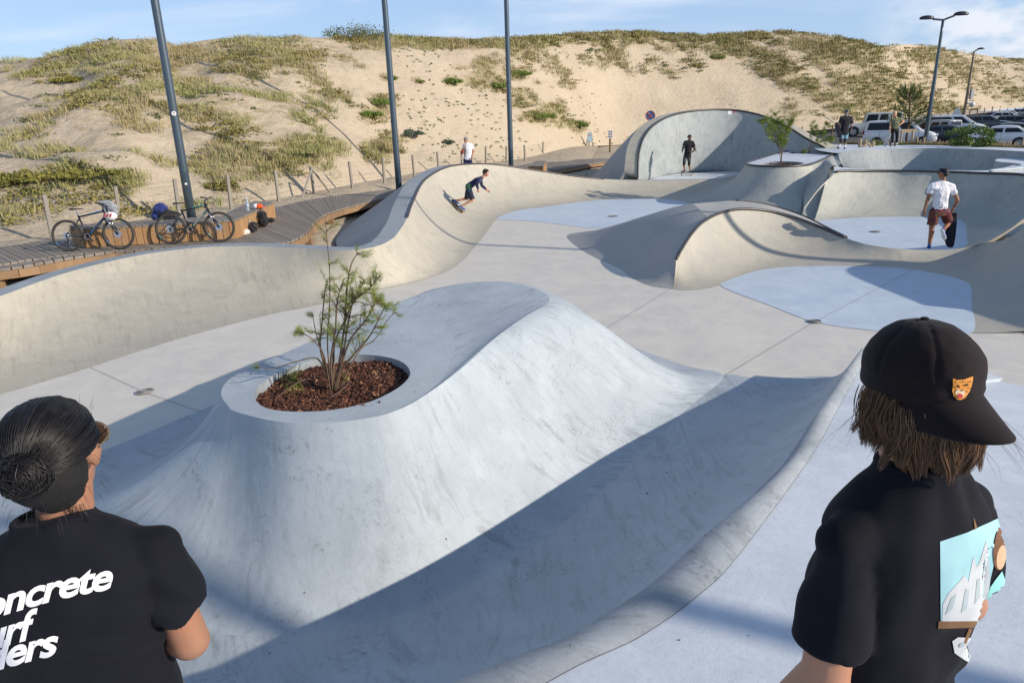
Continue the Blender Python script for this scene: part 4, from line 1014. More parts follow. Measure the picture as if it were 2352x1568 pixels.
    if st.get('hat') == 'helmet':
        c = Blob(); c.ell(T(0, -.012, .045), [.098*k, .118*k, .098*k], Mh); c.ell(T(0, -.05, .0), [.09*k, .075*k, .06*k], Mh)
        h = c.build('helmet', plain('helmet_shell', (.022, .022, .028), .3, 0, .1, 10, .6), root, .008, 2, off=off)
        # trim the front edge so that the face stays open
        bm = bmesh.new(); bm.from_mesh(h.data); pc = T(0, .05, .028)-off; nn = Mh@Vector((0, .28, -1)).normalized()
        bmesh.ops.bisect_plane(bm, geom=bm.verts[:]+bm.edges[:]+bm.faces[:], plane_co=pc, plane_no=nn, clear_outer=True); bm.to_mesh(h.data); bm.free()
        c = bmesh.new(); pth = [T(.078, .0, .02), T(.072, .02, -.05), T(.04, .05, -.105), T(0, .062, -.118), T(-.04, .05, -.105), T(-.072, .02, -.05), T(-.078, 0, .02)]
        bobj('strap', tube([p-off for p in pth], .006, 6, c), plain('strap_black', (.02, .02, .02), .7), root)
    if st.get('hat') == 'cap':
        c = Blob(); c.ell(T(0, -.008, .05), [.088*k, .108*k, .082*k], Mh)
        h = c.build('cap', st['capmat'], root, .007, 2, off=off)
        bm = bmesh.new(); bm.from_mesh(h.data); bmesh.ops.bisect_plane(bm, geom=bm.verts[:]+bm.edges[:]+bm.faces[:], plane_co=T(0, 0, .036)-off, plane_no=Mh@Vector((0, .12, -1)), clear_outer=True); bm.to_mesh(h.data); bm.free()
        c = Blob(); c.ell(T(0, .115, .045), [.066*k, .07*k, .008*k], Mh); c.build('brim', st['capmat'], h, .005, 1, off=off)
    if 'hair' in st: st['hair'](T, Mh, k, root, off)
    if 'glasses' in st:
        c = Blob()
        for sx_ in (-1, 1): c.ell(T(sx_*.032, .094, .004), [.027*k, .007*k, .019*k], Mh)
        c.build('sunglasses', st['glasses'], root, .005, 1, off=off)
    return root, G, off, sh

def hair_short(col, vol=1.0, curly=.006):
    def f(T, M, k, root, off):
        c = Blob(); c.ell(T(0, -.022, .048), [.084*k*vol, .100*k*vol, .088*k*vol], M); c.ell(T(0, -.07, .0), [.07*k, .05*k, .06*k], M); c.ell(T(0, .05, .095), [.055*k, .045*k, .028*k*vol], M)
        h = c.build('hair', col, root, .007, 1, lambda v: curly*(mn.noise((v.x*55, v.y*55, v.z*55))+.6*mn.noise((v.x*110, v.y*110, v.z*110))), off)
        bm = bmesh.new(); bm.from_mesh(h.data); bmesh.ops.bisect_plane(bm, geom=bm.verts[:]+bm.edges[:]+bm.faces[:], plane_co=T(0, .075, .05)-off, plane_no=M@Vector((0, .75, -.66)), clear_outer=True); bm.to_mesh(h.data); bm.free()
    return f
SK_TAN = skin('skin_tan', (.40, .215, .135)); SK_LIGHT = skin('skin_light', (.56, .30, .19)); SK_DARK = skin('skin_brown', (.27, .125, .065)); SK_WARM = skin('skin_warm', (.30, .155, .092))
BLACKC = cloth('black_cotton', (.014, .014, .020)); NAVY = cloth('navy_cloth', (.016, .020, .07)); WHITEC = cloth('white_cotton', (.78, .78, .82), var=.03)
PAD = plain('pad_black', (.018, .018, .02), .6)
SOLEW = plain('sole_white', (.75, .75, .73), .6); BLUESH = cloth('blue_suede', (.02, .07, .32)); BLKSH = cloth('black_shoe', (.015, .015, .017))
def multicol(name, stops, scale=7, dist=2.5):
    m, nt, b = newmat(name); v = noise(nt, pos(nt, (1, 1, 1.6), obj=True), scale, 5, .6, dist)
    nt.links.new(ramp(nt, v, stops), b.inputs['Base Color']); b.inputs['Roughness'].default_value = .7; return m
TROP = multicol('tropical_print', [(.30, (.03, .006, .03)), (.44, (.05, .008, .03)), (.50, (.28, .02, .015)), (.54, (.03, .03, .012)), (.58, (.03, .008, .02)), (.63, (.16, .20, .03)), (.66, (.14, .015, .05)), (.74, (.02, .012, .015))], 5)
OMBRE = None
DECK_G = plain('griptape', (.016, .018, .03), .95, 0, .2, 90); DECK_W = plain('maple', (.45, .30, .17), .6); TRUCK = plain('truck_metal', (.35, .35, .36), .4, .8); WHEELC = plain('wheel_cream', (.62, .48, .28), .5); WHEELG = plain('wheel_grey', (.30, .30, .32), .5)
def skateboard(label, c, fwd, up, L=.80, Wd=.22, wheel=None, grip=None, under=None, wr=.028):
    """c = deck centre; fwd along the board; up = side of the grip tape"""
    M = frame(fwd, up); root = thing('skateboard', label, 'skateboard', c); root.rotation_euler = M.to_euler()
    def outline(z, g=0):
        P = []
        for i in range(28):
            a = 2*math.pi*i/28; x = math.cos(a); y = math.sin(a)
            P.append(Vector((math.copysign(abs(x)**.75, x)*(Wd/2-g), math.copysign(abs(y)**.55, y)*(L/2-g), z)))
        for p in P: e = max(0, abs(p.y)-L*.31); p.z += e*e*3.0
        return P
    def slab(nm, z0, z1, mt, g=0):
        bm = bmesh.new(); rr = []
        for z in (z0, z1): rr.append([[bm.verts.new(Vector((q.x*f, q.y*(1 if f == 1 else (f*.999)), q.z))) for q in outline(z, g)] for f in (1,)][0])
        a, b_ = rr; n = len(a)
        for i in range(n): bm.faces.new((a[i], a[(i+1) % n], b_[(i+1) % n], b_[i]))
        # strips across so that the bent tail is followed
        for ring, fl in ((a, 0), (b_, 1)):
            for i in range(n//4, n//4+n//2-1):
                j = (n//2-i) % n; j2 = (n//2-i-1) % n
                if len({ring[i], ring[i+1], ring[j2], ring[j]}) == 4:
                    try: bm.faces.new((ring[i], ring[i+1], ring[j2], ring[j]))
                    except ValueError: pass
            pass
        return bobj(nm, bm, mt, root)
    slab('deck', -.006, .004, under or DECK_W); slab('griptape', .0045, .0065, grip or DECK_G, .003)
    for s_ in (-1, 1):
        bm = bmesh.new(); box(bm, (0, s_*L*.29, -.022), (.05, .06, .03)); tube([(-.075, s_*L*.29, -.045), (.075, s_*L*.29, -.045)], .009, 8, bm); t = bobj('truck', bm, TRUCK, root)
        for q in (-1, 1):
            bm = bmesh.new(); tube([(q*.062, s_*L*.29, -.045), (q*.100, s_*L*.29, -.045)], wr, 16, bm); bobj('wheel', bm, wheel or WHEELC, t, True)
    return root

# man in the white shirt
Sm = lambda x, y: (x*.16482+2038.5, y*.16482+344.5)
J = dict(head=(775, 330, .03), neck=(768, 430, 0), shL=(615, 505, .0), shR=(898, 515, .0), elL=(560, 690, .03), wrL=(512, 845, .0), elR=(975, 700, -.06), wrR=(925, 800, .02),
         pelvis=(725, 840, .02), hipL=(650, 870, .02), hipR=(800, 870, .02), kneeL=(615, 1090, .03), ankL=(582, 1335, .02), toeL=(575, 1345, .25), kneeR=(850, 1010, .16), ankR=(775, 1120, -.18), toeR=(830, 1235, -.12))
st = dict(skin=SK_DARK, face=(-.45, .89, .02), back=(0, -1, 0), shirt=WHITEC, slow=-.09, sleeve=.45, sgrow=.006, fold=.013, shorts=TROP, bleg=.78, bgrow=.03, shoe=BLUESH, sole=SOLEW, shoelen=.26,
          hat='cap', capmat=cloth('navy_cap', (.02, .02, .035)), glasses=plain('dark_lens', (.02, .02, .02), .1), handL=(0, .1, -1), curlL=.55, handR=(-.25, .25, -1), curlR=.5, noeyes=True)
st['hair'] = hair_short(plain('hair_black', (.012, .01, .009), .6), .95, .002)
man, G, off, shirtm = human('man in white T-shirt, colourful shorts and dark cap standing with a board at his leg', Sm, 15.35, J, st, 1.0)
# wrist watch
bm = tube([G['wrR'].lerp(G['elR'], .10)-off, G['wrR'].lerp(G['elR'], .2)-off], .034, 14); bobj('bracelet', bm, plain('bracelet', (.12, .09, .05), .5), man)
a, b_ = WY(*Sm(905, 862), 15.40), WY(*Sm(862, 1352), 15.45)
skateboard('black skateboard held upright by the man in the white T-shirt', (a+b_)/2, (a-b_), (-.15, -1, .1), (a-b_).length, .225)

# crouching skater on the wall
W1 = bvh_of([wall1])
Ss = lambda x, y: (x*.08787+1010.6, y*.08787+367.5)
pA, nA = shoot(W1, *Ss(345, 1175)); pB, nB = shoot(W1, *Ss(545, 1375))
if nA.dot(ray(1050, 487)) > 0: nA = -nA
if nB.dot(ray(1050, 487)) > 0: nB = -nB
nW = (nA+nB).normalized(); bd = (pB-pA).normalized(); mid_ = (pA+pB)/2
bc = mid_+nW*.075
skateboard('wooden skateboard under the crouching rider on the curved wall', bc, bd, nW, .84, .24, WHEELC, DECK_G, DECK_W, .031)
Yw = mid_.y
J = dict(head=(1205, 345, -.02), neck=(1130, 445, 0), shL=(1060, 500, .15), shR=(1010, 500, -.17), elL=(1085, 660, .26), wrL=(1215, 775, .25), elR=(965, 650, -.24), wrR=(995, 765, -.22),
         pelvis=(745, 690, 0), hipL=(750, 700, .09), hipR=(735, 700, -.09), kneeL=(700, 1015, .20), kneeR=(850, 1045, -.16))
fo = nW*.10
ankF, ankB = bc+bd*.13+fo, bc-bd*.27+fo
J['ankR'] = ankF; J['ankL'] = ankB
side_ = bd.cross(nW).normalized()
if side_.dot(Vector((1, -1, 0))) < 0: side_ = -side_
J['toeR'] = ankF+side_*.16+bd*.10; J['toeL'] = ankB+side_*.17+bd*.05
m_, nt_, b_n = newmat('boardshort_fade'); sx2 = N(nt_, 'ShaderNodeSeparateXYZ'); tcx = N(nt_, 'ShaderNodeTexCoord'); nt_.links.new(tcx.outputs['Object'], sx2.inputs[0])
nt_.links.new(ramp(nt_, sx2.outputs['Z'], [(0.50, (.010, .011, .018)), (.72, (.010, .012, .05)), (.84, (.01, .03, .07)), (.93, (.015, .07, .03))]), b_n.inputs['Base Color']); b_n.inputs['Roughness'].default_value = .8
st = dict(skin=SK_LIGHT, face=(.93, -.36, -.05), back=(-1, 0, 0), shirt=NAVY, slow=.04, sleeve=1.88, sgrow=.004, fold=.010, shorts=m_, bleg=.97, bgrow=.022, shoe=BLUESH, sole=SOLEW,
          shoeupL=nW, shoeupR=nW, handL=(.8, .1, -.6), handR=(.1, 0, -1), curlL=.4, curlR=.8)
st['hair'] = hair_short(plain('hair_dark_brown', (.022, .013, .009), .6), 1.12, .016)
human('crouching young skater in navy jacket and dark shorts riding the curved wall', Ss, Yw, J, st, .97, base=Vector((mid_.x, mid_.y, mid_.z-.2)))

# skater standing in the cradle
Sc = lambda x, y: (x*.08789+1538.9, y*.08789+287.1)
Yc = 33.9
J = dict(head=(515, 335, 0), neck=(500, 425, 0), shL=(400, 455, 0), shR=(590, 462, .02), elL=(352, 585, -.05), wrL=(325, 675, -.1), elR=(650, 655, -.12), wrR=(585, 705, -.28),
         pelvis=(455, 800, 0), hipL=(405, 810, 0), hipR=(505, 810, 0), kneeL=(368, 985, -.05), ankL=(378, 1180, 0), toeL=(290, 1225, -.1), kneeR=(498, 985, -.05), ankR=(530, 1185, 0), toeR=(528, 1235, -.2))
st = dict(skin=SK_TAN, face=(.6, -.8, -.1), shirt=BLACKC, slow=.06, sleeve=.6, sgrow=.02, shorts=cloth('grey_shorts', (.09, .09, .09)), bleg=.78, bgrow=.014, shoe=BLKSH, sole=BLKSH,
          hat='helmet', kneepad=PAD, wrist=PAD, elbow=PAD, handL=(-.2, -.2, -1), handR=(-.9, -.2, -.2))
human('skater with black helmet and pads rolling on a board inside the cradle', Sc, Yc, J, st, 1.0)
g0, g1 = W(*Sc(300, 1330), CR), W(*Sc(560, 1332), CR)
skateboard('skateboard under the helmeted rider in the cradle', ((g0+g1)/2)+Vector((0, 0, .085)), Vector((1, -.12, -.03)), (0, 0, 1), .84, .23, WHEELG)

# bearded man on the deck
Sb = lambda x, y: (x*.09766+1923.6, y*.09766+218.2)
J = dict(head=(225, 325, 0), neck=(215, 405, 0), shL=(115, 450, 0), shR=(312, 450, 0), elL=(68, 590, .02), wrL=(45, 705, -.02), elR=(345, 590, .02), wrR=(332, 705, -.03),
         pelvis=(160, 790, 0), hipL=(112, 800, 0), hipR=(212, 800, 0), kneeL=(92, 955, -.04), ankL=(45, 1118, 0), toeL=(10, 1180, -.25), kneeR=(192, 955, -.04), ankR=(185, 1128, 0), toeR=(172, 1185, -.25))
st = dict(skin=SK_TAN, face=(-.1, -1, -.05), shirt=BLACKC, slow=.08, sleeve=.85, sgrow=.028, shorts=cloth('light_denim', (.18, .33, .42)), bleg=.85, bgrow=.03, shoe=BLKSH, sole=BLKSH,
          sock=WHITEC, sockh=.22, hat='helmet', kneepad=PAD, wrist=PAD, glasses=plain('mirror_lens', (.1, .45, .6), .1, .6), handL=(-.1, -.1, -1), handR=(0, -.1, -1))
def beard(T, M, k, root, off):
    c = Blob(); c.ell(T(0, .05, -.085), [.05*k, .05*k, .045*k], M); c.ell(T(0, .08, -.115), [.022*k, .02*k, .04*k], M); c.build('beard', plain('beard_grey', (.36, .33, .30), .9), root, .008, 1, lambda v: .005*mn.noise(v*80), off)
st['hair'] = beard
bm_root, G, off, _ = human('bearded man in black shirt, helmet, blue shorts and knee pads on the far deck', Sb, 33.0, J, st, 1.05)
bm_root.location.z = DZ+.0
skateboard('dark skateboard hanging from the hand of the bearded man', WY(*Sb(15, 830), 33.0-.12), (.45, .1, -1), (-.2, -1, 0), .78, .21, WHEELG)
# blonde woman
J = dict(head=(1345, 445, 0), neck=(1357, 530, 0), shL=(1288, 575, .02), shR=(1470, 575, .0), elL=(1248, 690, .03), wrL=(1228, 795, -.03), elR=(1555, 630, .06), wrR=(1465, 705, -.03),
         pelvis=(1345, 810, 0), hipL=(1302, 815, 0), hipR=(1392, 815, 0), kneeL=(1292, 985, -.03), ankL=(1292, 1155, 0), toeL=(1235, 1215, -.1), kneeR=(1402, 985, -.03), ankR=(1390, 1150, 0), toeR=(1345, 1205, -.12))
LEG = cloth('black_leggings', (.012, .012, .015))
st = dict(skin=SK_LIGHT, face=(-.35, -.93, 0), shirt=cloth('olive_cotton', (.13, .145, .075)), slow=-.03, sleeve=.42, sgrow=.004, shorts=LEG, bleg=1.85, bgrow=.004, shoe=BLKSH, sole=SOLEW, sock=WHITEC, sockh=.18,
          handR=(-.8, -.2, -.3), handL=(0, -.1, -1), curlL=.9)
BLOND = hairmat('blond_hair', (.42, .28, .12), (.60, .45, .24), .45)
def longhair(T, M, k, root, off):
    c = Blob(); c.ell(T(0, -.022, .045), [.085*k, .102*k, .088*k], M); c.ell(T(0, -.06, -.04), [.082*k, .05*k, .11*k], M)
    c.cap(T(.07, .0, -.02), T(.075, .05, -.24), .026*k, .018*k); c.cap(T(-.07, .0, -.02), T(-.08, .04, -.22), .026*k, .018*k)
    h = c.build('hair', BLOND, root, .008, 1, lambda v: .008*mn.noise((v.x*70, v.y*70, v.z*14)), off)
    bm = bmesh.new(); bm.from_mesh(h.data); pc = T(0, .07, .055)-off
    dl = [v for v in bm.verts if (v.co-(T(0, .06, -.02)-off)).length < .075*k and (M.transposed()@(v.co-(T(0, 0, 0)-off))).y > .05]
    bmesh.ops.delete(bm, geom=dl, context='VERTS'); bm.to_mesh(h.data); bm.free()
st['hair'] = longhair
wroot, G, off, wsh = human('blonde woman in olive T-shirt and striped black leggings, hand on hip, at the bowl edge', Sb, 30.4, J, st, .95)
# white stripes down the outer leg
c = bmesh.new()
for o_ in (.0, .022, .044):
    pth = [G['hipR']+Vector((.098-.01, -.02-o_, .02)), G['hipR'].lerp(G['kneeR'], .5)+Vector((.085, -.02-o_, 0)), G['kneeR']+Vector((.068, -.015-o_*.8, 0)), G['kneeR'].lerp(G['ankR'], .8)+Vector((.055, -.01-o_*.7, 0))]
    tube([p-off for p in cat(pth, 4)], .009, 6, c)
bobj('stripe', c, WHITEC, wroot)
c = bmesh.new(); fd = Vector((-.35, -.93, 0)).normalized(); rt = Vector((.93, -.35, 0)).normalized(); cc_ = (G['shL']+G['shR'])/2-off+Vector((0, 0, -.14))+fd*.125
for k in range(9): t_ = (k-4)/4; box(c, cc_+rt*t_*.095+Vector((0, 0, .02*(1-t_*t_)))-fd*(t_*t_*.022), (.016, .004, .026), frame(fd))
bobj('chest_print', c, WHITEC, wroot)
a, b_ = WY(*Sb(1205, 850), 30.3), WY(*Sb(1122, 1215), 30.3)
skateboard('pale blue patterned skateboard stood on its tail beside the blonde woman', (a+b_)/2, a-b_, (-.9, -.42, -.2), (a-b_).length, .2, WHEELG, multicol('board_art', [(.3, (.1, .25, .4)), (.5, (.6, .6, .6)), (.6, (.3, .1, .12)), (.7, (.12, .3, .4))], 5), multicol('board_art2', [(.3, (.1, .25, .4)), (.5, (.6, .6, .6)), (.6, (.35, .2, .22)), (.7, (.12, .3, .4))], 5))
# arched chest lettering (small)
WB = bvh_of([wsh]) if False else None

# walker behind the wall
Sw = lambda x, y: (x*.29297+976.2, y*.29297+287.1)
Yk = 29.0
def down(g, dz): return Vector((g.x, g.y, g.z+dz))
gp = WY(*Sw(335, 268), Yk)
J = dict(head=(320, 122, 0), neck=(325, 145, 0), shL=(311, 158, 0), shR=(362, 160, 0), elL=(298, 190, -.05), wrL=(303, 200, -.20), elR=(379, 212, .02), wrR=(368, 252, -.08), pelvis=gp,
         hipL=gp+Vector((-.09, 0, -.02)), hipR=gp+Vector((.09, 0, -.02)), kneeL=gp+Vector((-.11, -.1, -.45)), kneeR=gp+Vector((.11, .05, -.45)), ankL=gp+Vector((-.12, -.12, -.86)), ankR=gp+Vector((.11, .15, -.86)), toeL=gp+Vector((-.14, -.3, -.9)), toeR=gp+Vector((.11, -.05, -.9)))
st = dict(skin=SK_TAN, face=(-.35, -.85, -.45), back=(0, 1, 0), shirt=WHITEC, slow=-.0, sleeve=.5, sgrow=.01, shorts=NAVY, bleg=1.8, bgrow=.02, shoe=BLKSH, sole=SOLEW, handL=(.3, 0, .9), handR=(0, 0, -1))
st['hair'] = hair_short(plain('hair_grey', (.20, .19, .18), .7), .98, .004)
wk, G, off, _ = human('grey haired man in white sports shirt walking behind the wall with a stick', Sw, Yk, J, st, 1.0)
c = bmesh.new(); tube([G['shL']+Vector((.02, -.10, .06))-off, G['shL']+Vector((.02, -.17, -.15))-off, G['shL']+Vector((-.02, -.19, -.4))-off], .02, 6, c); bobj('strap', c, PAD, wk)
o = bobj('shoulder_bag', box(bmesh.new(), (0, 0, 0), (.10, .20, .20), None, .03), plain('red_bag', (.25, .02, .02), .7), None, True); o.location = WY(*Sw(294, 212), Yk-.16); tag(o, 'small red shoulder bag at the side of the walking man', 'bag')
c = tube([WY(*Sw(300, 215), Yk-.22), WY(*Sw(262, 330), Yk-.3)], .012, 8); o = recentre(bobj('walking_stick', c, plain('stick_grey', (.5, .5, .5), .4, .5))); tag(o, 'thin pale walking stick in the hand of the walking man', 'stick')
# ================================================================== the two onlookers in front
def DP(px, py, t): return Vector((0, 0, CH))+ray(px, py)*t
def onlooker(label, hc, fwd, lookdir, lean=0.0):
    """upright adult; returns helper mapping (x right, y forward, z up from the floor) -> world"""
    F_ = frame(fwd); feet = Vector((hc.x, hc.y, 0)) - F_@Vector((0, .02, 0))
    H = hc.z
    def P(x, y, z): return Vector((feet.x, feet.y, 0))+F_@Vector((x+lean, y, 0))+Vector((0, 0, z))
    return P, F_, frame(lookdir)
TEE = cloth('black_tee', (.0055, .006, .011), .88, 500, .02)
# ---- left: dark hair in a bun
hcL = DP(134, 1040, 1.46)
PL, FLm, MLh = onlooker('', hcL, (-.33, .94, 0), (-.13, .985, -.04), -.035)
zh = hcL.z; offL = PL(0, 0, 0)
rootL = thing('person', 'person with black hair bun and black lettered T-shirt seen from behind, lower left', 'person', offL)
zs = zh-.185                              # shoulder height
b = Blob(); head(b, hcL, MLh, .98); b.cap(hcL+Vector((0, 0, -.05)), PL(.02, -.005, zs+.0), .054, .056); b.ell(PL(0, -.0, zs-.03), (.09, .05, .04), FLm)
b.rings([(PL(0, .0, 0.85), .16, .11, FLm.col[0]), (PL(0, 0, zs-.35), .12, .075, FLm.col[0]), (PL(0, 0, zs-.12), .135, .075, FLm.col[0]), (PL(0, .0, zs-.03), .13, .065, FLm.col[0])])
arm = [PL(.178, -.01, zs-.078), PL(.215, -.02, zs-.33), PL(.06, .20, zs-.38)]
armL = [PL(-.178, -.01, zs-.078), PL(-.215, -.0, zs-.33), PL(-.20, .12, zs-.55)]
for q, A in ((1, arm), (-1, armL)):
    b.chain(A, [.042, .044, .03]); b.cap(A[1], A[1].lerp(A[2], .4), .046, .043); b.ell(A[0].lerp(A[1], .75), (.042, .042, .07)); hand(b, A[2], A[2]-A[1], (0, 0, -1), 1.0, .5, q)
    b.chain([PL(q*.09, 0, .85), PL(q*.10, .02, .47), PL(q*.10, 0, .08)], [.09, .06, .042])
b.build('body', SK_WARM, rootL, .008, 2, off=offL)
def folds(seed, a=.006):
    def f(v):
        w_ = v.z*1.0
        e = mn.noise((v.x*3+seed, v.y*3, v.z*2)); q = math.sin((v.z*1.0+abs(v.x)*1.1+e*.22)*42)*max(0, mn.noise((v.x*4, v.y*4+seed, v.z*4))+.15)
        return max(-.003, .5*a+a*mn.noise((v.x*5+seed, v.y*5, v.z*9))+a*1.0*q+a*.5*mn.noise((v.x*18, v.y*18, v.z*10+seed)))
    return f
def tee(root, P, F_, zs, arms, off, width=1.0, sl=.62, seed=1.0, fold=.008):
    c = Blob(); X = F_.col[0]; w_ = width
    c.rings([(P(0, .0, zs-.66), .175*w_, .128*w_, X), (P(0, 0, zs-.52), .168*w_, .122*w_, X), (P(0, 0, zs-.36), .163*w_, .118*w_, X), (P(0, 0, zs-.20), .180*w_, .128*w_, X), (P(0, -.008, zs-.09), .185*w_, .118*w_, X), (P(0, -.012, zs-.035), .165*w_, .092*w_, X), (P(0, -.015, zs+.010), .120*w_, .078*w_, X), (P(0, -.013, zs+.034), .084*w_, .070*w_, X), (P(0, -.010, zs+.055), .069*w_, .066*w_, X)], 40, 2.3)
    for A in arms:
        c.cap(A[0], A[0].lerp(A[1], .35), .051*w_, .055*w_); c.cap(A[0].lerp(A[1], .1), A[0].lerp(A[1], sl), .055*w_, .069*w_, flat=True, seg=24)
        c.cap(P(0, -.01, zs-.03).lerp(A[0], .35), A[0]+Vector((0, 0, .004)), .060*w_, .051*w_); c.cap(P(0, -.01, zs-.16).lerp(A[0], .5), A[0].lerp(A[1], .12)-Vector((0, 0, .01)), .085*w_, .052*w_)
    return c.build('shirt', TEE, root, .007, 5, folds(seed, fold), off)
shL = tee(rootL, PL, FLm, zs, (arm, armL), offL, 1.0, .60, 2.0, .012)
ncks = [PL(.066*math.cos(a), -.010+.063*math.sin(a), zs+.053-.008*math.sin(a)) for a in [2*math.pi*i/28 for i in range(28)]]
bobj('collar', tube([p-offL for p in ncks], .0075, 8, closed=True, flat=1.2), TEE, rootL, True)
c = Blob(); c.rings([(PL(0, 0, zs-.62), .165, .118, FLm.col[0]), (PL(0, 0, .85), .17, .12, FLm.col[0]), (PL(0, 0, .75), .17, .12, FLm.col[0])])
for q in (-1, 1): c.chain([PL(q*.09, 0, .85), PL(q*.10, .02, .47), PL(q*.10, 0, .1)], [.10, .075, .06])
c.build('trousers', cloth('dark_trousers', (.02, .025, .04)), rootL, .014, 2, off=offL)
for q in (-1, 1): shoe(rootL, PL(q*.10, -.06, .02), PL(q*.12, .2, .02), (0, 0, 1), BLKSH, SOLEW, offL)
# hair
HB = hairmat('black_hair', (.004, .003, .004), (.012, .009, .009), .42)
TL = lambda x, y, z: hcL+MLh@Vector((x, y, z))
c = Blob(); c.ell(TL(0, -.024, .040), [.086, .106, .092], MLh); c.ell(TL(0, -.06, -.015), [.080, .068, .078], MLh); c.ell(TL(-.0, -.045, -.06), [.06, .05, .05], MLh)
bunc = TL(.0, -.128, .012)
c.ell(bunc, [.046, .036, .046], MLh)
hb = c.build('hair', plain('hair_base_black', (.004, .0035, .004), .85), rootL, .006, 2, lambda v: .003*mn.noise((v.x*40, v.y*40, v.z*90)), offL)  # dull black hair mass under the strands
bm = bmesh.new(); bm.from_mesh(hb.data)
dl = [v for v in bm.verts if (lambda q: (q.y > .045 and q.z < .06) or (q.x > .055 and q.y > -.045 and q.z < .018) or (q.x > .045 and q.y > -.02 and q.z < -.03))(MLh.transposed()@(v.co+offL-hcL))]
bmesh.ops.delete(bm, geom=dl, context='VERTS'); bm.to_mesh(hb.data); bm.free()
paths = []
iM = MLh.transposed(); bl = iM@(bunc-hcL)
for i in range(3600):
    a = random.uniform(0, 2*math.pi); zc_ = random.uniform(-.55, 1)
    d0 = Vector((math.cos(a)*math.sqrt(1-zc_*zc_), math.sin(a)*math.sqrt(1-zc_*zc_), zc_))
    if d0.y > .55 and d0.z < .5: continue
    C0 = Vector((0, -.03, .034)); Rr_ = Vector((.088, .107, .094)); d1 = (bl-C0); d1 = Vector((d1.x/Rr_.x, d1.y/Rr_.y, d1.z/Rr_.z)).normalized()
    pts = []; g = .995+.045*mn.noise((d0.x*5, d0.y*5, d0.z*5))+random.uniform(-.01, .035)
    for t in range(9):
        s = t/8; v = d0.slerp(d1, s*.92) if d0.dot(d1) > -.95 else d0.lerp(d1, s)
        v.normalize(); q = C0+Vector((v.x*Rr_.x, v.y*Rr_.y, v.z*Rr_.z))*(g+.03*math.sin(s*9+i)*.15); pts.append(hcL+MLh@q-offL)
    paths.append(pts)
for i in range(420):                       # turns of the bun
    tl = random.uniform(-.9, .9); tw = Euler((random.gauss(0, .5), random.gauss(0, .3), random.gauss(0, .5))).to_matrix(); ph = random.uniform(0, 6.28); ex_ = random.uniform(.7, 1.04); pts = []
    for t in range(9):
        a = ph+t*.26; rr = .048*math.cos(tl*1.4)*ex_+.003
        pts.append(bunc+MLh@tw@Vector((math.cos(a)*rr*.97, -.037*math.sqrt(max(0, 1-(rr/.055)**2)), math.sin(a)*rr*.97))+Vector((random.gauss(0, .0012),)*3)-offL)
    paths.append(pts)
paths = [P_ for P_ in paths if not any((lambda q: q.x > .055 and q.y > -.045 and q.z < .014)(MLh.transposed()@(p_+offL-hcL)) for p_ in P_)]
strands('hair_strands', paths, .0011, HB, hb)
paths = []
for i in range(90):                       # loose ends
    a = random.uniform(-2.9, .4); z0 = random.uniform(-.09, .12); p = TL(.085*math.cos(a), -.03+.10*math.sin(a), z0); d = (p-hcL).normalized()
    L = random.uniform(.015, .05); pts = [p+d*L*t/4*.6+Vector((0, 0, (-.5 if z0 < .05 else .25)*L*(t/4)**2))+Vector((random.gauss(0, .001), 0, 0))-offL for t in range(5)]
    paths.append(pts)
for i in range(90):                        # nape wisps
    x = random.uniform(-.05, .06); p = TL(x, -.055, -.095); pts = [p+Vector((random.uniform(-.008, .008)*t, -.004, -.012*t))-offL for t in range(5)]; paths.append(pts)
strands('loose_hair', paths, .00042, HB, hb)
# sunglasses
gold = plain('gold_wire', (.45, .3, .12), .3, .9); lens = plain('brown_lens', (.05, .03, .02), .1)
c = bmesh.new()
for sx_ in (-1, 1): bmesh.ops.create_icosphere(c, subdivisions=3, radius=1, matrix=Matrix.Translation(TL(sx_*.036, .094, .004)-offL) @ MLh.to_4x4() @ Matrix.Diagonal((.028, .004, .026, 1)))
gl = bobj('sunglasses', c, lens, rootL, True)
c = bmesh.new()
for sx_ in (-1, 1):
    tube([TL(sx_*.066, .088, .012)-offL, TL(sx_*.084, .05, .012)-offL, TL(sx_*.088, -.01, .010)-offL], .0016, 6, c); tube([TL(sx_*.036+.029*math.cos(a), .096, .004+.027*math.sin(a))-offL for a in [2*math.pi*i/20 for i in range(20)]], .0014, 5, c, closed=True)
bobj('frame', c, gold, gl)
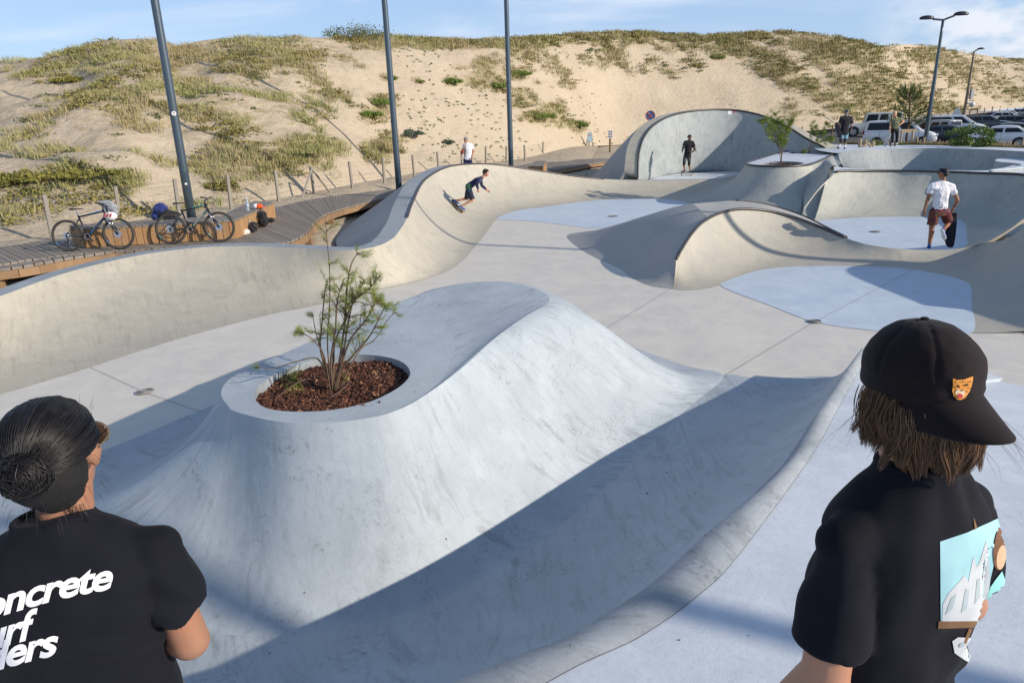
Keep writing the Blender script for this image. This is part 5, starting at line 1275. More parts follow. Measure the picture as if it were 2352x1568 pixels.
# lettering across the back
bpy.context.view_layer.update()
BL_ = bvh_of([shL])
PRW = plain('print_white', (.80, .80, .83), .7, 0, .03)
def lettering(name, lines, bvh, parent, base, mat, off=.002, shear=.22, bold=.028, sp=.93):
    """lines: (text, end px, end py, direction px per em (dx,dy), up px per em (ux,uy)) laid on the cloth, ending at the end point"""
    vs_, fs_ = [], []
    for txt, ex_, ey_, d, u in lines:
        cu = bpy.data.curves.new('t', 'FONT'); cu.body = txt; cu.size = 1.0; cu.shear = shear; cu.offset = bold; cu.space_character = sp; cu.resolution_u = 4; cu.align_x = 'RIGHT'
        to = bpy.data.objects.new('t', cu); COL.objects.link(to); bpy.context.view_layer.update()
        me = bpy.data.meshes.new_from_object(to.evaluated_get(bpy.context.evaluated_depsgraph_get())); bpy.data.objects.remove(to)
        bm = bmesh.new(); bm.from_mesh(me); bmesh.ops.triangulate(bm, faces=bm.faces)
        for _ in range(2):
            es = [e for e in bm.edges if e.calc_length() > .18]
            if es: bmesh.ops.subdivide_edges(bm, edges=es, cuts=1); bmesh.ops.triangulate(bm, faces=bm.faces)
        bad = []
        for v in bm.verts:
            x_, y_ = v.co.x, v.co.y; px = ex_+d[0]*x_+u[0]*y_; py = ey_+d[1]*x_+u[1]*y_+ (d[2]*x_*x_ if len(d) > 2 else 0)
            h, n = shoot(bvh, px, py)
            if h is None: bad.append(v); continue
            if n.dot(ray(px, py)) > 0: n = -n
            v.co = h+n*off-Vector(base)
        if bad: bmesh.ops.delete(bm, geom=bad, context='VERTS')
        b0 = len(vs_); bm.verts.ensure_lookup_table(); bm.verts.index_update(); vs_ += [v.co.copy() for v in bm.verts]; fs_ += [tuple(b0+v.index for v in f.verts) for f in bm.faces]; bm.free()
    return pyobj(name, vs_, fs_, mat, parent)
lettering('back_print', [('concrete', 254, 1350, (101, -17, 3.0), (0, -86)), ('surf', 66, 1465, (96, -26, 3), (0, -92)), ('riders', 128, 1500, (99, -22, 3), (0, -88))], BL_, shL, offL, PRW)

# ---- right: backwards cap, brown hair
hcR = DP(2100, 892, 1.30)
PR, FRm, MRh = onlooker('', hcR, (-.44, .90, 0), (-.22, .97, -.10))
offR = PR(0, 0, 0); zs = hcR.z-.195
rootR = thing('person', 'person in backwards black cap and black T-shirt seen from behind at the lower right', 'person', offR)
TR = lambda x, y, z: hcR+MRh@Vector((x, y, z))
b = Blob(); head(b, hcR, MRh, 1.0); b.cap(hcR+Vector((0, 0, -.05)), PR(0, -.005, zs+.0), .056, .058); b.ell(PR(0, -.0, zs-.03), (.09, .05, .04), FRm)
b.rings([(PR(0, .0, 0.85), .16, .11, FRm.col[0]), (PR(0, 0, zs-.35), .12, .075, FRm.col[0]), (PR(0, 0, zs-.12), .135, .075, FRm.col[0]), (PR(0, .0, zs-.03), .13, .065, FRm.col[0])])
aL = [PR(-.178, -.01, zs-.082), PR(-.205, -.02, zs-.36), PR(-.22, .10, zs-.60)]
aR = [PR(.175, -.01, zs-.082), PR(.235, -.02, zs-.35), PR(.20, .18, zs-.50)]
for q, A in ((1, aR), (-1, aL)):
    b.chain(A, [.043, .046, .031]); b.cap(A[1], A[1].lerp(A[2], .4), .048, .045); b.ell(A[0].lerp(A[1], .75), (.044, .044, .07)); hand(b, A[2], A[2]-A[1], (0, 0, -1), 1.0, .5, q)
    b.chain([PR(q*.09, 0, .85), PR(q*.10, .02, .47), PR(q*.10, 0, .08)], [.09, .06, .042])
b.build('body', SK_TAN, rootR, .008, 2, off=offR)
shR_ = tee(rootR, PR, FRm, zs, (aR, aL), offR, .99, .72, 5.0, .013)
ncks = [PR(.072*math.cos(a), -.010+.068*math.sin(a), zs+.053-.008*math.sin(a)) for a in [2*math.pi*i/28 for i in range(28)]]
bobj('collar', tube([p-offR for p in ncks], .008, 8, closed=True, flat=1.2), TEE, rootR, True)
c = Blob(); c.rings([(PR(0, 0, zs-.62), .165, .118, FRm.col[0]), (PR(0, 0, .85), .17, .12, FRm.col[0]), (PR(0, 0, .75), .17, .12, FRm.col[0])])
for q in (-1, 1): c.chain([PR(q*.09, 0, .85), PR(q*.10, .02, .47), PR(q*.10, 0, .1)], [.10, .075, .06])
c.build('trousers', cloth('dark_trousers', (.02, .025, .04)), rootR, .014, 2, off=offR)
for q in (-1, 1): shoe(rootR, PR(q*.10, -.06, .02), PR(q*.12, .2, .02), (0, 0, 1), BLKSH, SOLEW, offR)
# cap, worn backwards
CAPM = cloth('faded_black_cap', (.013, .009, .010), .9, 420, .06, .25)
c = Blob(); c.ell(TR(0, -.012, .045), [.094, .112, .092], MRh); c.ell(TR(0, -.012, .02), [.095, .113, .06], MRh)
def capfn(v):
    q = iR@(v+offR-hcR-MRh@Vector((0, -.012, .04))); a = math.atan2(q.x, q.y); s = .0
    for k_ in range(6):
        d = abs(((a-k_*math.pi/3+math.pi/6+math.pi) % (2*math.pi))-math.pi); s += math.exp(-(d/.05)**2)
    return -.0025*s*(1 if q.z > .0 else 0)+.003*mn.noise((v.x*16, v.y*16, v.z*16))
iR = MRh.transposed()
cap_ = c.build('cap', CAPM, rootR, .0045, 3, capfn, offR)
bm = bmesh.new(); bm.from_mesh(cap_.data)
bmesh.ops.bisect_plane(bm, geom=bm.verts[:]+bm.edges[:]+bm.faces[:], plane_co=TR(0, -.012, .002)-offR, plane_no=MRh@Vector((0, .12, -1)).normalized(), clear_outer=True); bm.to_mesh(cap_.data); bm.free()
bm = bmesh.new(); bmesh.ops.create_icosphere(bm, subdivisions=2, radius=1, matrix=Matrix.Translation(TR(0, -.012, .137)-offR) @ MRh.to_4x4() @ Matrix.Diagonal((.008, .008, .004, 1))); bobj('button', bm, CAPM, cap_, True)
# brim: curved sheet with thickness, sloping down behind
vs = []; fs = []; nu, nv = 22, 9
for s_ in (0, 1):
    for i in range(nu+1):
        a = -1.12+2.24*i/nu
        for j in range(nv+1):
            t = j/nv; rx = .093+.0*t; bx = math.sin(a)*(.090-.004*t); by = -.012-.106*math.cos(a)-t*.080*max(0, math.cos(a*1.38))**.5
            bz_ = .010-t*.052*max(0, math.cos(a))**.5-(bx/.094)**2*.014*(1+t)
            vs.append(TR(bx, by, bz_+(.0 if s_ else .0035))-offR)
w_ = nv+1; h_ = (nu+1)*w_
for i in range(nu):
    for j in range(nv):
        a = i*w_+j; fs += [(a, a+w_, a+w_+1, a+1), (h_+a, h_+a+1, h_+a+w_+1, h_+a+w_)]
    a = i*w_+nv; fs.append((a, a+w_, h_+a+w_, h_+a))
pyobj('brim', vs, fs, CAPM, cap_, True)
# hair
BR = hairmat('brown_hair', (.055, .026, .012), (.20, .10, .042), .33)
c = Blob(); c.ell(TR(0, -.022, -.012), [.078, .088, .07], MRh); c.ell(TR(0, -.052, -.065), [.074, .05, .055], MRh); c.cap(TR(-.072, .0, .0), TR(-.074, .015, -.07), .016, .010); c.cap(TR(.072, .0, .0), TR(.074, .015, -.07), .016, .010)
hr = c.build('hair', plain('hair_base_brown', (.022, .011, .006), .8), rootR, .006, 1, lambda v: .003*mn.noise((v.x*60, v.y*60, v.z*14)), offR)  # dark brown hair mass under the lighter strands
paths = []
for i in range(120):
    a0 = -math.pi*.62+math.pi*1.24*((i*.618034) % 1.0); lay0 = random.uniform(.84, .98); L0 = random.uniform(.085, .118)*(1.0-.10*abs(math.sin(a0*.5))); amp = random.uniform(.004, .009); ph = random.uniform(0, 6.3); fr = random.uniform(3.4, 5.2)
    flick = random.choice((-.012, .004, .012, .020)) if abs(a0) > .9 else random.uniform(-.012, .008); drift = random.uniform(-.016, .016); z0 = random.uniform(-.034, -.006) if abs(a0) < 1.25 else random.uniform(-.014, .010); wid = random.uniform(.007, .013)
    for k in range(46):
        da, dr = random.gauss(0, 1)*wid, random.gauss(0, 1)*wid*.55; Lk = L0*random.uniform(.86, 1.04); pts = []
        for t in range(11):
            s = t/10; a = a0; rad = Vector((math.sin(a), -math.cos(a), 0)); tan = Vector((math.cos(a), math.sin(a), 0)); cl = 1.0-.72*s**1.6
            out_ = .012*math.sin(s*2.6)+flick*s**3+amp*.5*math.sin(ph*2+s*fr)*s
            q = Vector((.090*math.sin(a)*lay0, -.016-.104*math.cos(a)*lay0, z0))+Vector((0, 0, -Lk*s))+rad*(out_+dr*cl-.010*s)+tan*(amp*math.sin(ph+s*fr)*min(1, s*2.5)+drift*s*s+da*cl)
            if abs(a) > 1.3: q += Vector((0, .012*s, 0))
            pts.append(hcR+MRh@q-offR)
        paths.append(pts)
strands('hair_strands', paths, .00095, BR, hr)
paths = []
for i in range(34):
    a = random.uniform(-math.pi*.6, math.pi*.6); p = TR(.09*math.sin(a), -.016-.1*math.cos(a), -.02); d = MRh@Vector((math.sin(a), -math.cos(a), -.6)); pts = []
    L = random.uniform(.05, .12)
    for t in range(6): s = t/5; pts.append(p+d*L*s*.8+Vector((random.gauss(0, .002), 0, -.03*s*s+random.gauss(0, .002)))-offR)
    paths.append(pts)
strands('loose_hair', paths, .00045, BR, hr)
bpy.context.view_layer.update()
# prints: feline head patch on the cap, picture on the back
CB = bvh_of([cap_]); SB = bvh_of([shR_])
def sq(P): return [(2158+(x-2158)*.86 if y > 1150 and x > 2150 else x, y) for x, y in P]
def ell2(cx, cy, rx, ry, rot=0, n=18): return [(cx+rx*math.cos(t)*math.cos(rot)-ry*math.sin(t)*math.sin(rot), cy+rx*math.cos(t)*math.sin(rot)+ry*math.sin(t)*math.cos(rot)) for t in [2*math.pi*i/n for i in range(n)]]
orange = plain('embroidery_orange', (.75, .30, .05), .8, 0, .2, 200); cream = plain('embroidery_cream', (.75, .60, .38), .8); red = plain('embroidery_red', (.55, .05, .05), .8); blk = plain('embroidery_black', (.02, .015, .01), .8)
pt = decal('patch', [[(2188, 868), (2196, 872), (2212, 871), (2226, 866), (2233, 864), (2232, 874), (2229, 888), (2224, 900), (2216, 912), (2206, 917), (2197, 916), (2189, 908), (2186, 896), (2188, 884)]], CB, orange, cap_, offR, .002)
decal('patch_muzzle', [ell2(2203, 902, 11, 9, .3), ], CB, cream, pt, offR, .0030)
decal('patch_mouth', [ell2(2202, 908, 6, 5, .3)], CB, red, pt, offR, .0038)
decal('patch_spots', [ell2(2198, 885, 4, 2.4, .4), ell2(2217, 882, 4, 2.4, -.2), ell2(2206, 895, 2.6, 2), ell2(2208, 875, 2, 1.3), ell2(2225, 875, 2.2, 1.4), ell2(2192, 877, 2, 1.3), ell2(2224, 890, 2.2, 1.5), ell2(2217, 898, 2, 1.4), ell2(2192, 895, 1.6, 2.2), ell2(2214, 876, 1.4, 1)], CB, blk, pt, offR, .0038)
skyb = plain('print_sky', (.32, .56, .62), .8, 0, .08, 6); brn = plain('print_brown', (.17, .085, .035), .8); prw2 = plain('print_white_grey', (.50, .53, .56), .8); teal = plain('print_teal', (.28, .62, .60), .8); pskin = plain('print_tan', (.60, .38, .24), .8); hairp = plain('print_hair', (.16, .07, .03), .8, 0, .3, 60); gry = plain('print_grey', (.35, .42, .46), .8)
pr = decal('back_print', [[(2158, 1243), (2230, 1222), (2312, 1190), (2322, 1225), (2300, 1300), (2292, 1330), (2285, 1400), (2262, 1428), (2160, 1424)]], SB, skyb, shR_, offR, .0014, 5)
decal('print_mountains', [[(2163, 1424), (2165, 1385), (2180, 1360), (2196, 1345), (2212, 1330), (2222, 1318), (2232, 1335), (2240, 1300), (2246, 1275), (2254, 1300), (2262, 1290), (2272, 1262), (2280, 1240), (2286, 1270), (2290, 1330), (2283, 1395), (2262, 1424)]], SB, prw2, pr, offR, .0020, 5)
decal('print_shading', [[(2170, 1410), (2186, 1372), (2200, 1362), (2190, 1395)], [(2212, 1405), (2224, 1350), (2234, 1352), (2228, 1395)], [(2248, 1385), (2254, 1330), (2262, 1325), (2262, 1370)], [(2268, 1330), (2276, 1280), (2281, 1300), (2276, 1340)]], SB, gry, pr, offR, .0026, 4)
for e_ in ([(2154, 1424), (2262, 1424), (2262, 1439), (2152, 1441)], [(2246, 1187), (2251, 1198), (2256, 1212), (2249, 1216)], [(2234, 1441), (2244, 1441), (2226, 1478), (2218, 1476)]): decal('print_frame', [e_], SB, brn, pr, offR, .0020, 4)
decal('print_figure', [[(2292, 1345), (2304, 1330), (2322, 1310), (2330, 1330), (2322, 1380), (2312, 1430), (2296, 1470), (2285, 1500), (2270, 1500), (2262, 1450), (2268, 1400)]], SB, teal, pr, offR, .0024, 4)
decal('print_figure_head', [ell2(2316, 1255, 17, 52, .12)], SB, hairp, pr, offR, .0030, 4)
decal('print_figure_face', [ell2(2318, 1278, 12, 28, .15)], SB, pskin, pr, offR, .0036, 4)
decal('print_panel', [[(2190, 1470), (2205, 1461), (2262, 1464), (2268, 1495), (2258, 1527), (2225, 1515), (2196, 1497)]], SB, prw2, pr, offR, .0020, 4)
for e_ in (ell2(2214, 1478, 8, 5, -.4), ell2(2240, 1505, 9, 5)): decal('print_panel_mark', [e_], SB, gry, pr, offR, .0032, 3)
# ================================================================== street furniture, bicycles, plants, cars
POLE = plain('pole_paint', (.065, .095, .125), .35, .3, .06, 5, .2)
def mast(label, base, h, r0, r1, heads=(), zoff=0.0, mat=POLE, extra=None, group=None):
    root = thing('street_lamp', label, 'lamp post', base, group=group)
    n = 10; bm = tube([(0, 0, h*i/n) for i in range(n+1)], [r0+(r1-r0)*i/n for i in range(n+1)], 20); bobj('pole', bm, mat, root, True)
    bm = bmesh.new(); tube([(0, 0, 0), (0, 0, .02)], r0*1.7, 20, bm); bobj('base_plate', bm, mat, root)
    for dx, dy, up, L in heads:
        d = Vector((dx, dy, 0)).normalized(); e = Vector((0, 0, h))+d*L+Vector((0, 0, up))
        a = bobj('arm', tube([(0, 0, h-.03), e], r1*.8, 8), mat, root)
        b = Blob(); b.ell(e+d*.30+Vector((0, 0, .05)), (.16, .36, .13), frame(d)); lm = b.build('lamp_head', plain('lamp_shell', (.02, .025, .03), .3, .2), root, .03, 1)
        bm = bmesh.new(); bm.from_mesh(lm.data); bmesh.ops.bisect_plane(bm, geom=bm.verts[:]+bm.edges[:]+bm.faces[:], plane_co=e+Vector((0, 0, 0)), plane_no=(d*.0+Vector((0, 0, -1))), clear_outer=True)
        es = [q for q in bm.edges if q.is_boundary]; bmesh.ops.edgeloop_fill(bm, edges=es); bm.to_mesh(lm.data); bm.free()
    return root
def pole_at(px, py, z, px2, py2, h): return W(px, py, z)
pA_ = mast('nearest tall blue grey lamp post, behind the long bench on the left', W(441, 503, bz), 14, .125, .085)
bm = bmesh.new(); tube([(0, 0, 0), (0, 0, .004)], .075, 20, bm)
def sticker(root, z, sz, col, shape='box'):
    v = (Vector((0, 0, 0))-root.location).xy.normalized(); p = Vector((v.x, v.y, 0))*(.128-.0022*z)+Vector((0, 0, z)); M = frame((v.x, v.y, 0)); bm = bmesh.new()
    if shape == 'box': box(bm, p, (sz, .004, sz*.9), M)
    else: tube([p, p+Vector((v.x, v.y, 0))*.004], sz, 20, bm)
    return bobj('sticker', bm, plain('sticker_'+str(round(col, 2)), (col, col, col), .6), root)
sticker(pA_, 1.02, .06, .75); st_ = sticker(pA_, 2.95, .06, .8, 'disc')
v = (Vector((0, 0, 0))-pA_.location).xy.normalized(); V3 = Vector((v.x, v.y, 0)); M = frame(V3); bm = bmesh.new()
for ox, oz, a_, b__ in ((0, 0, .009, .07), (-.02, .012, .009, .035), (.02, .012, .009, .035), (0, .03, .045, .009), (0, -.03, .045, .009)): box(bm, V3*(.1235+.003)+M.col[0]*ox+Vector((0, 0, 2.95+oz)), (a_, .004, b__), M)
bobj('sticker_mark', bm, BLACKC, pA_)
def hatch(root, z0, z1): 
    v = (Vector((.3, 0, 0))-root.location).xy.normalized(); V3 = Vector((v.x, v.y, 0)); M = frame(V3); bm = bmesh.new(); box(bm, V3*.122+M.col[0]*-.05+Vector((0, 0, (z0+z1)/2)), (.07, .01, z1-z0), M); bobj('hatch', bm, POLE, root)
hatch(pA_, .9, 1.35)
pB_ = mast('middle tall blue grey lamp post standing at the bend of the boardwalk', W(918, 450, bz), 14, .115, .08)
pC_ = mast('third tall blue grey lamp post rising behind the rim of the curved wall', WY(1174, 386, 31.5)*1.0, 15, .115, .08)
pC_.location.z = -.3
hatch(pB_, .5, 1.0); hatch(pC_, .9, 1.4)
p0 = WY(2124, 333, 36.5); p0.z = -.1; t0 = WY(2166, 45, 36.5)
pR_ = mast('double headed lamp post in front of the white van at the car park edge', p0, t0.z-p0.z, .12, .06, ((-1, .05, .03, .5), (1, -.1, .15, .5)))
p1_ = WY(2214, 264, 74); p1_.z = .3; t1 = WY(2243, 118, 74)
pS_ = mast('far single headed lamp post with a camera box behind the parked cars', p1_, t1.z-p1_.z, .16, .09, ((1, -.1, .15, .3),), mat=plain('pole_brown', (.19, .15, .11), .6))
bm = bmesh.new(); box(bm, (.38, -.1, 3.35), (.34, .3, 1.0), None, .04); bobj('control_box', bm, plain('box_grey', (.45, .46, .46), .5), pS_)
bm = bmesh.new(); box(bm, (.32, -.1, 2.55), (.6, .2, .2), None, .03); bmesh.ops.create_uvsphere(bm, u_segments=16, v_segments=10, radius=.27, matrix=Matrix.Translation((.62, -.1, 2.35))); bobj('camera_dome', bm, plain('dome_white', (.6, .6, .6), .4), pS_)
# the lamp post that throws the long shadow over the hip (stands outside the picture)
mast('tall lamp post outside the right edge that shades the hip', (20.2, 9.2, -.1), 11.5, .12, .09)
mast('tall lamp post behind the photographer on the right that shades the front deck', (14.6, -3.8, 0), 9.5, .11, .08)

# ------------------------------------------------------------------ dune fence
def fence(name, label, posts, h, r, mat, wires, mesh=True, squared=True, lean=.04, group=None, wr=.004):
    root = thing(name, label, 'fence', posts[0], group=group); o = posts[0]; tops = []
    for i, p in enumerate(posts):
        q = p-o; e = Vector((random.uniform(-lean, lean), random.uniform(-lean, lean), 0)); hh = h*random.uniform(.93, 1.06); bm = bmesh.new()
        if squared: tube([q-Vector((0, 0, .1)), q+e*.5+Vector((0, 0, hh*.5)), q+e+Vector((0, 0, hh))], r, 4, bm)
        else: tube([q-Vector((0, 0, .1)), q+e+Vector((0, 0, hh))], r, 8, bm)
        bobj('post', bm, mat, root); tops.append((q, q+e+Vector((0, 0, hh))))
    if wires:
        bm = bmesh.new()
        for f in wires:
            for (a, b), (c, d) in zip(tops[:-1], tops[1:]):
                s, e = a.lerp(b, f), c.lerp(d, f); m_ = (s+e)/2-Vector((0, 0, .03)); tube([s, m_, e], wr, 3, bm, cap=False)
        if mesh:
            for (a, b), (c, d) in zip(tops[:-1], tops[1:]):
                L = (c-a).length; n = max(2, int(L/.3))
                for k in range(1, n): t = k/n; tube([a.lerp(c, t).lerp(b.lerp(d, t), wires[0]), a.lerp(c, t).lerp(b.lerp(d, t), wires[-1])-Vector((0, 0, .02))], wr*.5, 3, bm, cap=False)
        bobj('wire_mesh', bm, plain('galvanised_wire', (.42, .41, .38), .5, .5), root)
    return root
DG = bpy.context.evaluated_depsgraph_get
bpy.context.view_layer.update()
SANDB = bvh_of([o for o in bpy.data.objects if o.name.startswith(('sand_ground', 'dune')) and o.type == 'MESH' and not o.name.startswith('dune_bush')] + [bpy.data.objects['boardwalk']])
def onsand(px, py, y=None):
    h, n = shoot(SANDB, px, py)
    return h if h is not None else W(px, py, -.2)
fp = [(-60, 590), (121, 549), (277, 507), (413, 499), (532, 483), (641, 465), (722, 447), (810, 434), (883, 420), (952, 409), (1008, 396), (1062, 388), (1116, 379), (1163, 374.5), (1206, 371), (1247, 359), (1284, 350), (1319, 343.5)]
zf = lambda px: -.2
posts = [W(x, y, -.22 if x < 1100 else -.2) for x, y in fp]
fence('dune_fence', 'weathered wooden post and wire mesh fence along the foot of the dune', posts, 1.08, .062, W_POST, (.12, .3, .48, .66, .84, .96))
# A-shaped braces of the fence
root = thing('fence_brace', 'A shaped pair of grey wooden struts bracing the dune fence', 'fence strut', W(716, 449, -.2)); o = root.location
a = WY(716, 388, o.y-.02)
for e in (W(694, 454, -.2), W(758, 442, -.2)): bobj('strut', tube([e-o, a-o], .04, 6), W_POST, root)

# signs on the dune side
def sign_plate(root, c, wd, ht, M, mat, th=.012):
    bm = bmesh.new(); box(bm, c, (wd, th, ht), M); return bobj('panel', bm, mat, root)
def letters(name, txt, loc, M, size, mat, parent, shear=0, bold=.0, align='CENTER', sp=1.0):
    cu = bpy.data.curves.new('t', 'FONT'); cu.body = txt; cu.size = size; cu.extrude = .001; cu.align_x = align; cu.align_y = 'CENTER'; cu.shear = shear; cu.offset = bold; cu.space_character = sp; cu.resolution_u = 3
    t = bpy.data.objects.new('t', cu); COL.objects.link(t); bpy.context.view_layer.update()
    me = bpy.data.meshes.new_from_object(t.evaluated_get(bpy.context.evaluated_depsgraph_get())); bpy.data.objects.remove(t)
    X, Yv, Z = M.col[0], M.col[1], M.col[2]
    for v in me.vertices: v.co = Vector(loc)+X*v.co.x+Z*v.co.y-Yv*v.co.z
    return link(name, me, mat, parent)
SWHITE = plain('sign_white', (.75, .76, .76), .5); SBLUE = plain('sign_blue', (.06, .28, .48), .5); SRED = plain('sign_red', (.55, .03, .03), .5); SDK = plain('sign_dark', (.05, .06, .08), .6)
def facing(p): v = Vector((p.x, p.y, 0)); return frame(v)           # +y points away from the viewer
p = W(1401, 350, -.2); root = thing('notice_sign', 'white pictogram notice board on a round wooden post by the sandy path', 'sign', p); M = facing(p)
bobj('post', tube([(0, 0, 0), (0, 0, 1.05)], .085, 10), plain('log', (.20, .16, .08), .9), root)
pn = sign_plate(root, Vector((0, 0, 1.35)), .34, .62, M, SWHITE)
bm = bmesh.new()
for k in range(3):
    for j in range(2): box(bm, Vector((0, 0, 1.55-k*.18))+M.col[0]*(-.08+.16*j)-M.col[1]*.009, (.10, .004, .10), M)
bobj('pictograms', bm, SDK, pn)
p = W(1353, 344, -.2); root = thing('information_sign', 'light blue information board on a leaning wooden A frame beside the fence end', 'sign', p); M = facing(p); X = M.col[0]
for a, b_ in ((X*-.3, X*-.02), (X*.45, X*.05), (X*0-M.col[1]*-.3, X*.0)): bobj('leg', tube([a, b_+Vector((0, 0, 1.45))], .055, 8), W_POST, root)
pn = sign_plate(root, Vector((0, 0, 1.05))+X*.05-M.col[1]*.07, .42, .78, M, plain('board_blue', (.28, .50, .62), .5))
bm = bmesh.new()
for z_, cc in ((1.3, 0), (1.12, 0), (.95, 0), (.8, 0)): box(bm, Vector((0, 0, z_))+X*.05-M.col[1]*.08, (.34, .004, .05), M)
bobj('text_lines', bm, SWHITE, pn)
bm = bmesh.new(); box(bm, Vector((0, 0, 1.22))+X*.05-M.col[1]*.08, (.3, .004, .06), M); bobj('red_band', bm, SRED, pn)
# no parking sign behind the cradle
p = WY(1493.5, 266, 44); root = thing('no_parking_sign', 'round blue no stopping sign with red cross just above the cradle edge', 'sign', Vector((p.x, p.y, -.3))); M = facing(p); h = p.z+.3
bobj('post', tube([(0, 0, 0), (0, 0, h+.25)], .035, 8), plain('galv_post', (.4, .4, .4), .4, .8), root)
F3 = -M.col[1]
bm = tube([Vector((0, 0, h))+F3*.04, Vector((0, 0, h))+F3*.055], .30, 28); d_ = bobj('disc', bm, SBLUE, root)
pth = [Vector((0, 0, h))+F3*.058+(M.col[0]*math.cos(a)+Vector((0, 0, math.sin(a))))*.265 for a in [2*math.pi*i/32 for i in range(32)]]
bobj('red_ring', tube(pth, .035, 6, closed=True, flat=.3), SRED, d_)
bm = bmesh.new()
for q in (-1, 1): tube([Vector((0, 0, h))+F3*.062+(M.col[0]*q+Vector((0, 0, 1)))*.17, Vector((0, 0, h))+F3*.062-(M.col[0]*q+Vector((0, 0, 1)))*.17], .03, 6, bm)
bobj('red_cross', bm, SRED, d_)
bm = bmesh.new(); box(bm, Vector((0, 0, h-.42))+F3*.045, (.42, .012, .16), M); bobj('sub_plate', bm, SWHITE, root)

# ------------------------------------------------------------------ bicycles
RUB = plain('tyre_rubber', (.045, .042, .038), .85, 0, .2, 60); RIMM = plain('rim_black', (.03, .03, .035), .35, .4); SPK = plain('spoke_steel', (.5, .5, .52), .3, .9); FRB = plain('frame_black', (.012, .012, .016), .3, .2, .1, 8, .5)
BLU = plain('frame_blue', (.02, .28, .65), .35); TEALP = plain('frame_teal', (.05, .45, .42), .35)
def bicycle(label, rear, front, lean, accent, forkcol, letter):
    """rear/front: points where the wheels touch the deck"""
    d = front-rear; wb = d.length; root = thing('bicycle', label, 'bicycle', rear); root.rotation_euler = (lean, 0, math.atan2(d.y, d.x))
    Rw = .345
    def wheel(x, nm):
        c = Vector((x, 0, Rw)); cir = lambda r, y=0, n=40: [c+Vector((math.cos(a)*r, y, math.sin(a)*r)) for a in [2*math.pi*i/n for i in range(n)]]
        t = bobj('wheel', tube(cir(Rw-.042), .011, 8, closed=True), RIMM, root, True)
        bobj('tyre', tube(cir(Rw-.026), .029, 10, closed=True), RUB, t, True)
        bm = bmesh.new()
        for i in range(28):
            a = 2*math.pi*i/28; y_ = .03*(1 if i % 2 else -1); tube([c+Vector((math.cos(a+.5*(1 if i % 4 < 2 else -1))*.025, y_, math.sin(a+.5*(1 if i % 4 < 2 else -1))*.025)), c+Vector((math.cos(a)*(Rw-.05), 0, math.sin(a)*(Rw-.05)))], .0016, 3, bm, cap=False)
        bobj('spokes', bm, SPK, t)
        bobj('hub', tube([c+Vector((0, -.05, 0)), c+Vector((0, .05, 0))], .022, 12), RIMM, t)
        bm = bmesh.new(); tube([c+Vector((0, -.032, 0)), c+Vector((0, -.034, 0))], .08, 28, bm); bobj('brake_disc', bm, SPK, t)
        for a0 in (.8, 3.6):
            bm = tube([c+Vector((math.cos(a)*(Rw-.052), -.0125, math.sin(a)*(Rw-.052))) for a in [a0+.05*i for i in range(7)]], .006, 5); bobj('decal', bm, accent, t)
        return t
    wr_, wf = wheel(0, 'r'), wheel(wb, 'f')
    BB = Vector((.44*wb/1.12, 0, .31)); ST = Vector((.30*wb/1.12, 0, .74)); HT = Vector((.86*wb/1.12, 0, .86)); HB_ = Vector((.90*wb/1.12, 0, .74)); RA = Vector((0, 0, Rw)); FA_ = Vector((wb, 0, Rw))
    fr = bobj('frame', tube([ST, HT-Vector((0, 0, .02))], .019, 10, tube([BB, HB_], .026, 10, tube([BB, ST+Vector((-.01, 0, .03))], .018, 10, tube([HB_-Vector((-.015, 0, .04)), HT+Vector((-.01, 0, .03))], .025, 12)))), FRB, root, True)
    for q in (-1, 1):
        bobj('chain_stay', tube([BB+Vector((0, q*.03, 0)), RA+Vector((0, q*.065, 0))], .011, 8), FRB, fr, True); bobj('seat_stay', tube([ST-Vector((0, -q*.02, .05)), RA+Vector((0, q*.065, 0))], .009, 8), FRB, fr, True)
    a_, b_ = BB.lerp(HB_, .15), BB.lerp(HB_, .88); bobj('stripe', tube([a_+Vector((.012, -.020, .006)), b_+Vector((.012, -.020, .006))], .008, 6), accent, fr)
    a_, b_ = ST.lerp(HT, .45), ST.lerp(HT, .95); bobj('stripe', tube([a_+Vector((0, -.014, .004)), b_+Vector((0, -.014, .004))], .007, 6), accent, fr)
    dd = (HB_-BB).normalized(); Mx = Matrix((dd, Vector((0, 1, 0)), dd.cross(Vector((0, 1, 0))))).transposed()
    letters('frame_lettering', letter, BB.lerp(HB_, .5)+Vector((0, -.0275, 0)), Mx, .062, SDK if accent is BLU else plain('decal_grey', (.22, .22, .22), .5), fr, .2, .004)
    fk = bobj('fork', tube([HB_-Vector((-.02, 0, .03)), HB_-Vector((-.03, 0, .08))], .02, 10), FRB, root)
    for q in (-1, 1):
        top = HB_+Vector((.03, q*.06, -.07)); mid_ = top.lerp(FA_+Vector((0, q*.06, 0)), .48)
        bobj('stanchion', tube([top, mid_], .015, 10), plain('chrome', (.7, .7, .72), .15, 1.0), fk, True); bobj('fork_leg', tube([mid_, FA_+Vector((0, q*.06, 0))], [.021, .017], 10), forkcol, fk, True)
    bobj('crown', tube([HB_+Vector((.03, -.06, -.07)), HB_+Vector((.03, .06, -.07))], .02, 8), FRB, fk)
    sp_ = ST+Vector((-.035, 0, .14)); bobj('seat_post', tube([ST, sp_], .014, 8), plain('alloy', (.4, .4, .42), .3, .8), root)
    b = Blob(); b.cap(sp_+Vector((-.10, 0, .03)), sp_+Vector((-.08, 0, .032)), .05, .05); b.cap(sp_+Vector((-.08, 0, .03)), sp_+Vector((.15, 0, .035)), .045, .018)
    sd_ = b.build('saddle', plain('saddle_black', (.015, .015, .015), .5), root, .009, 2)
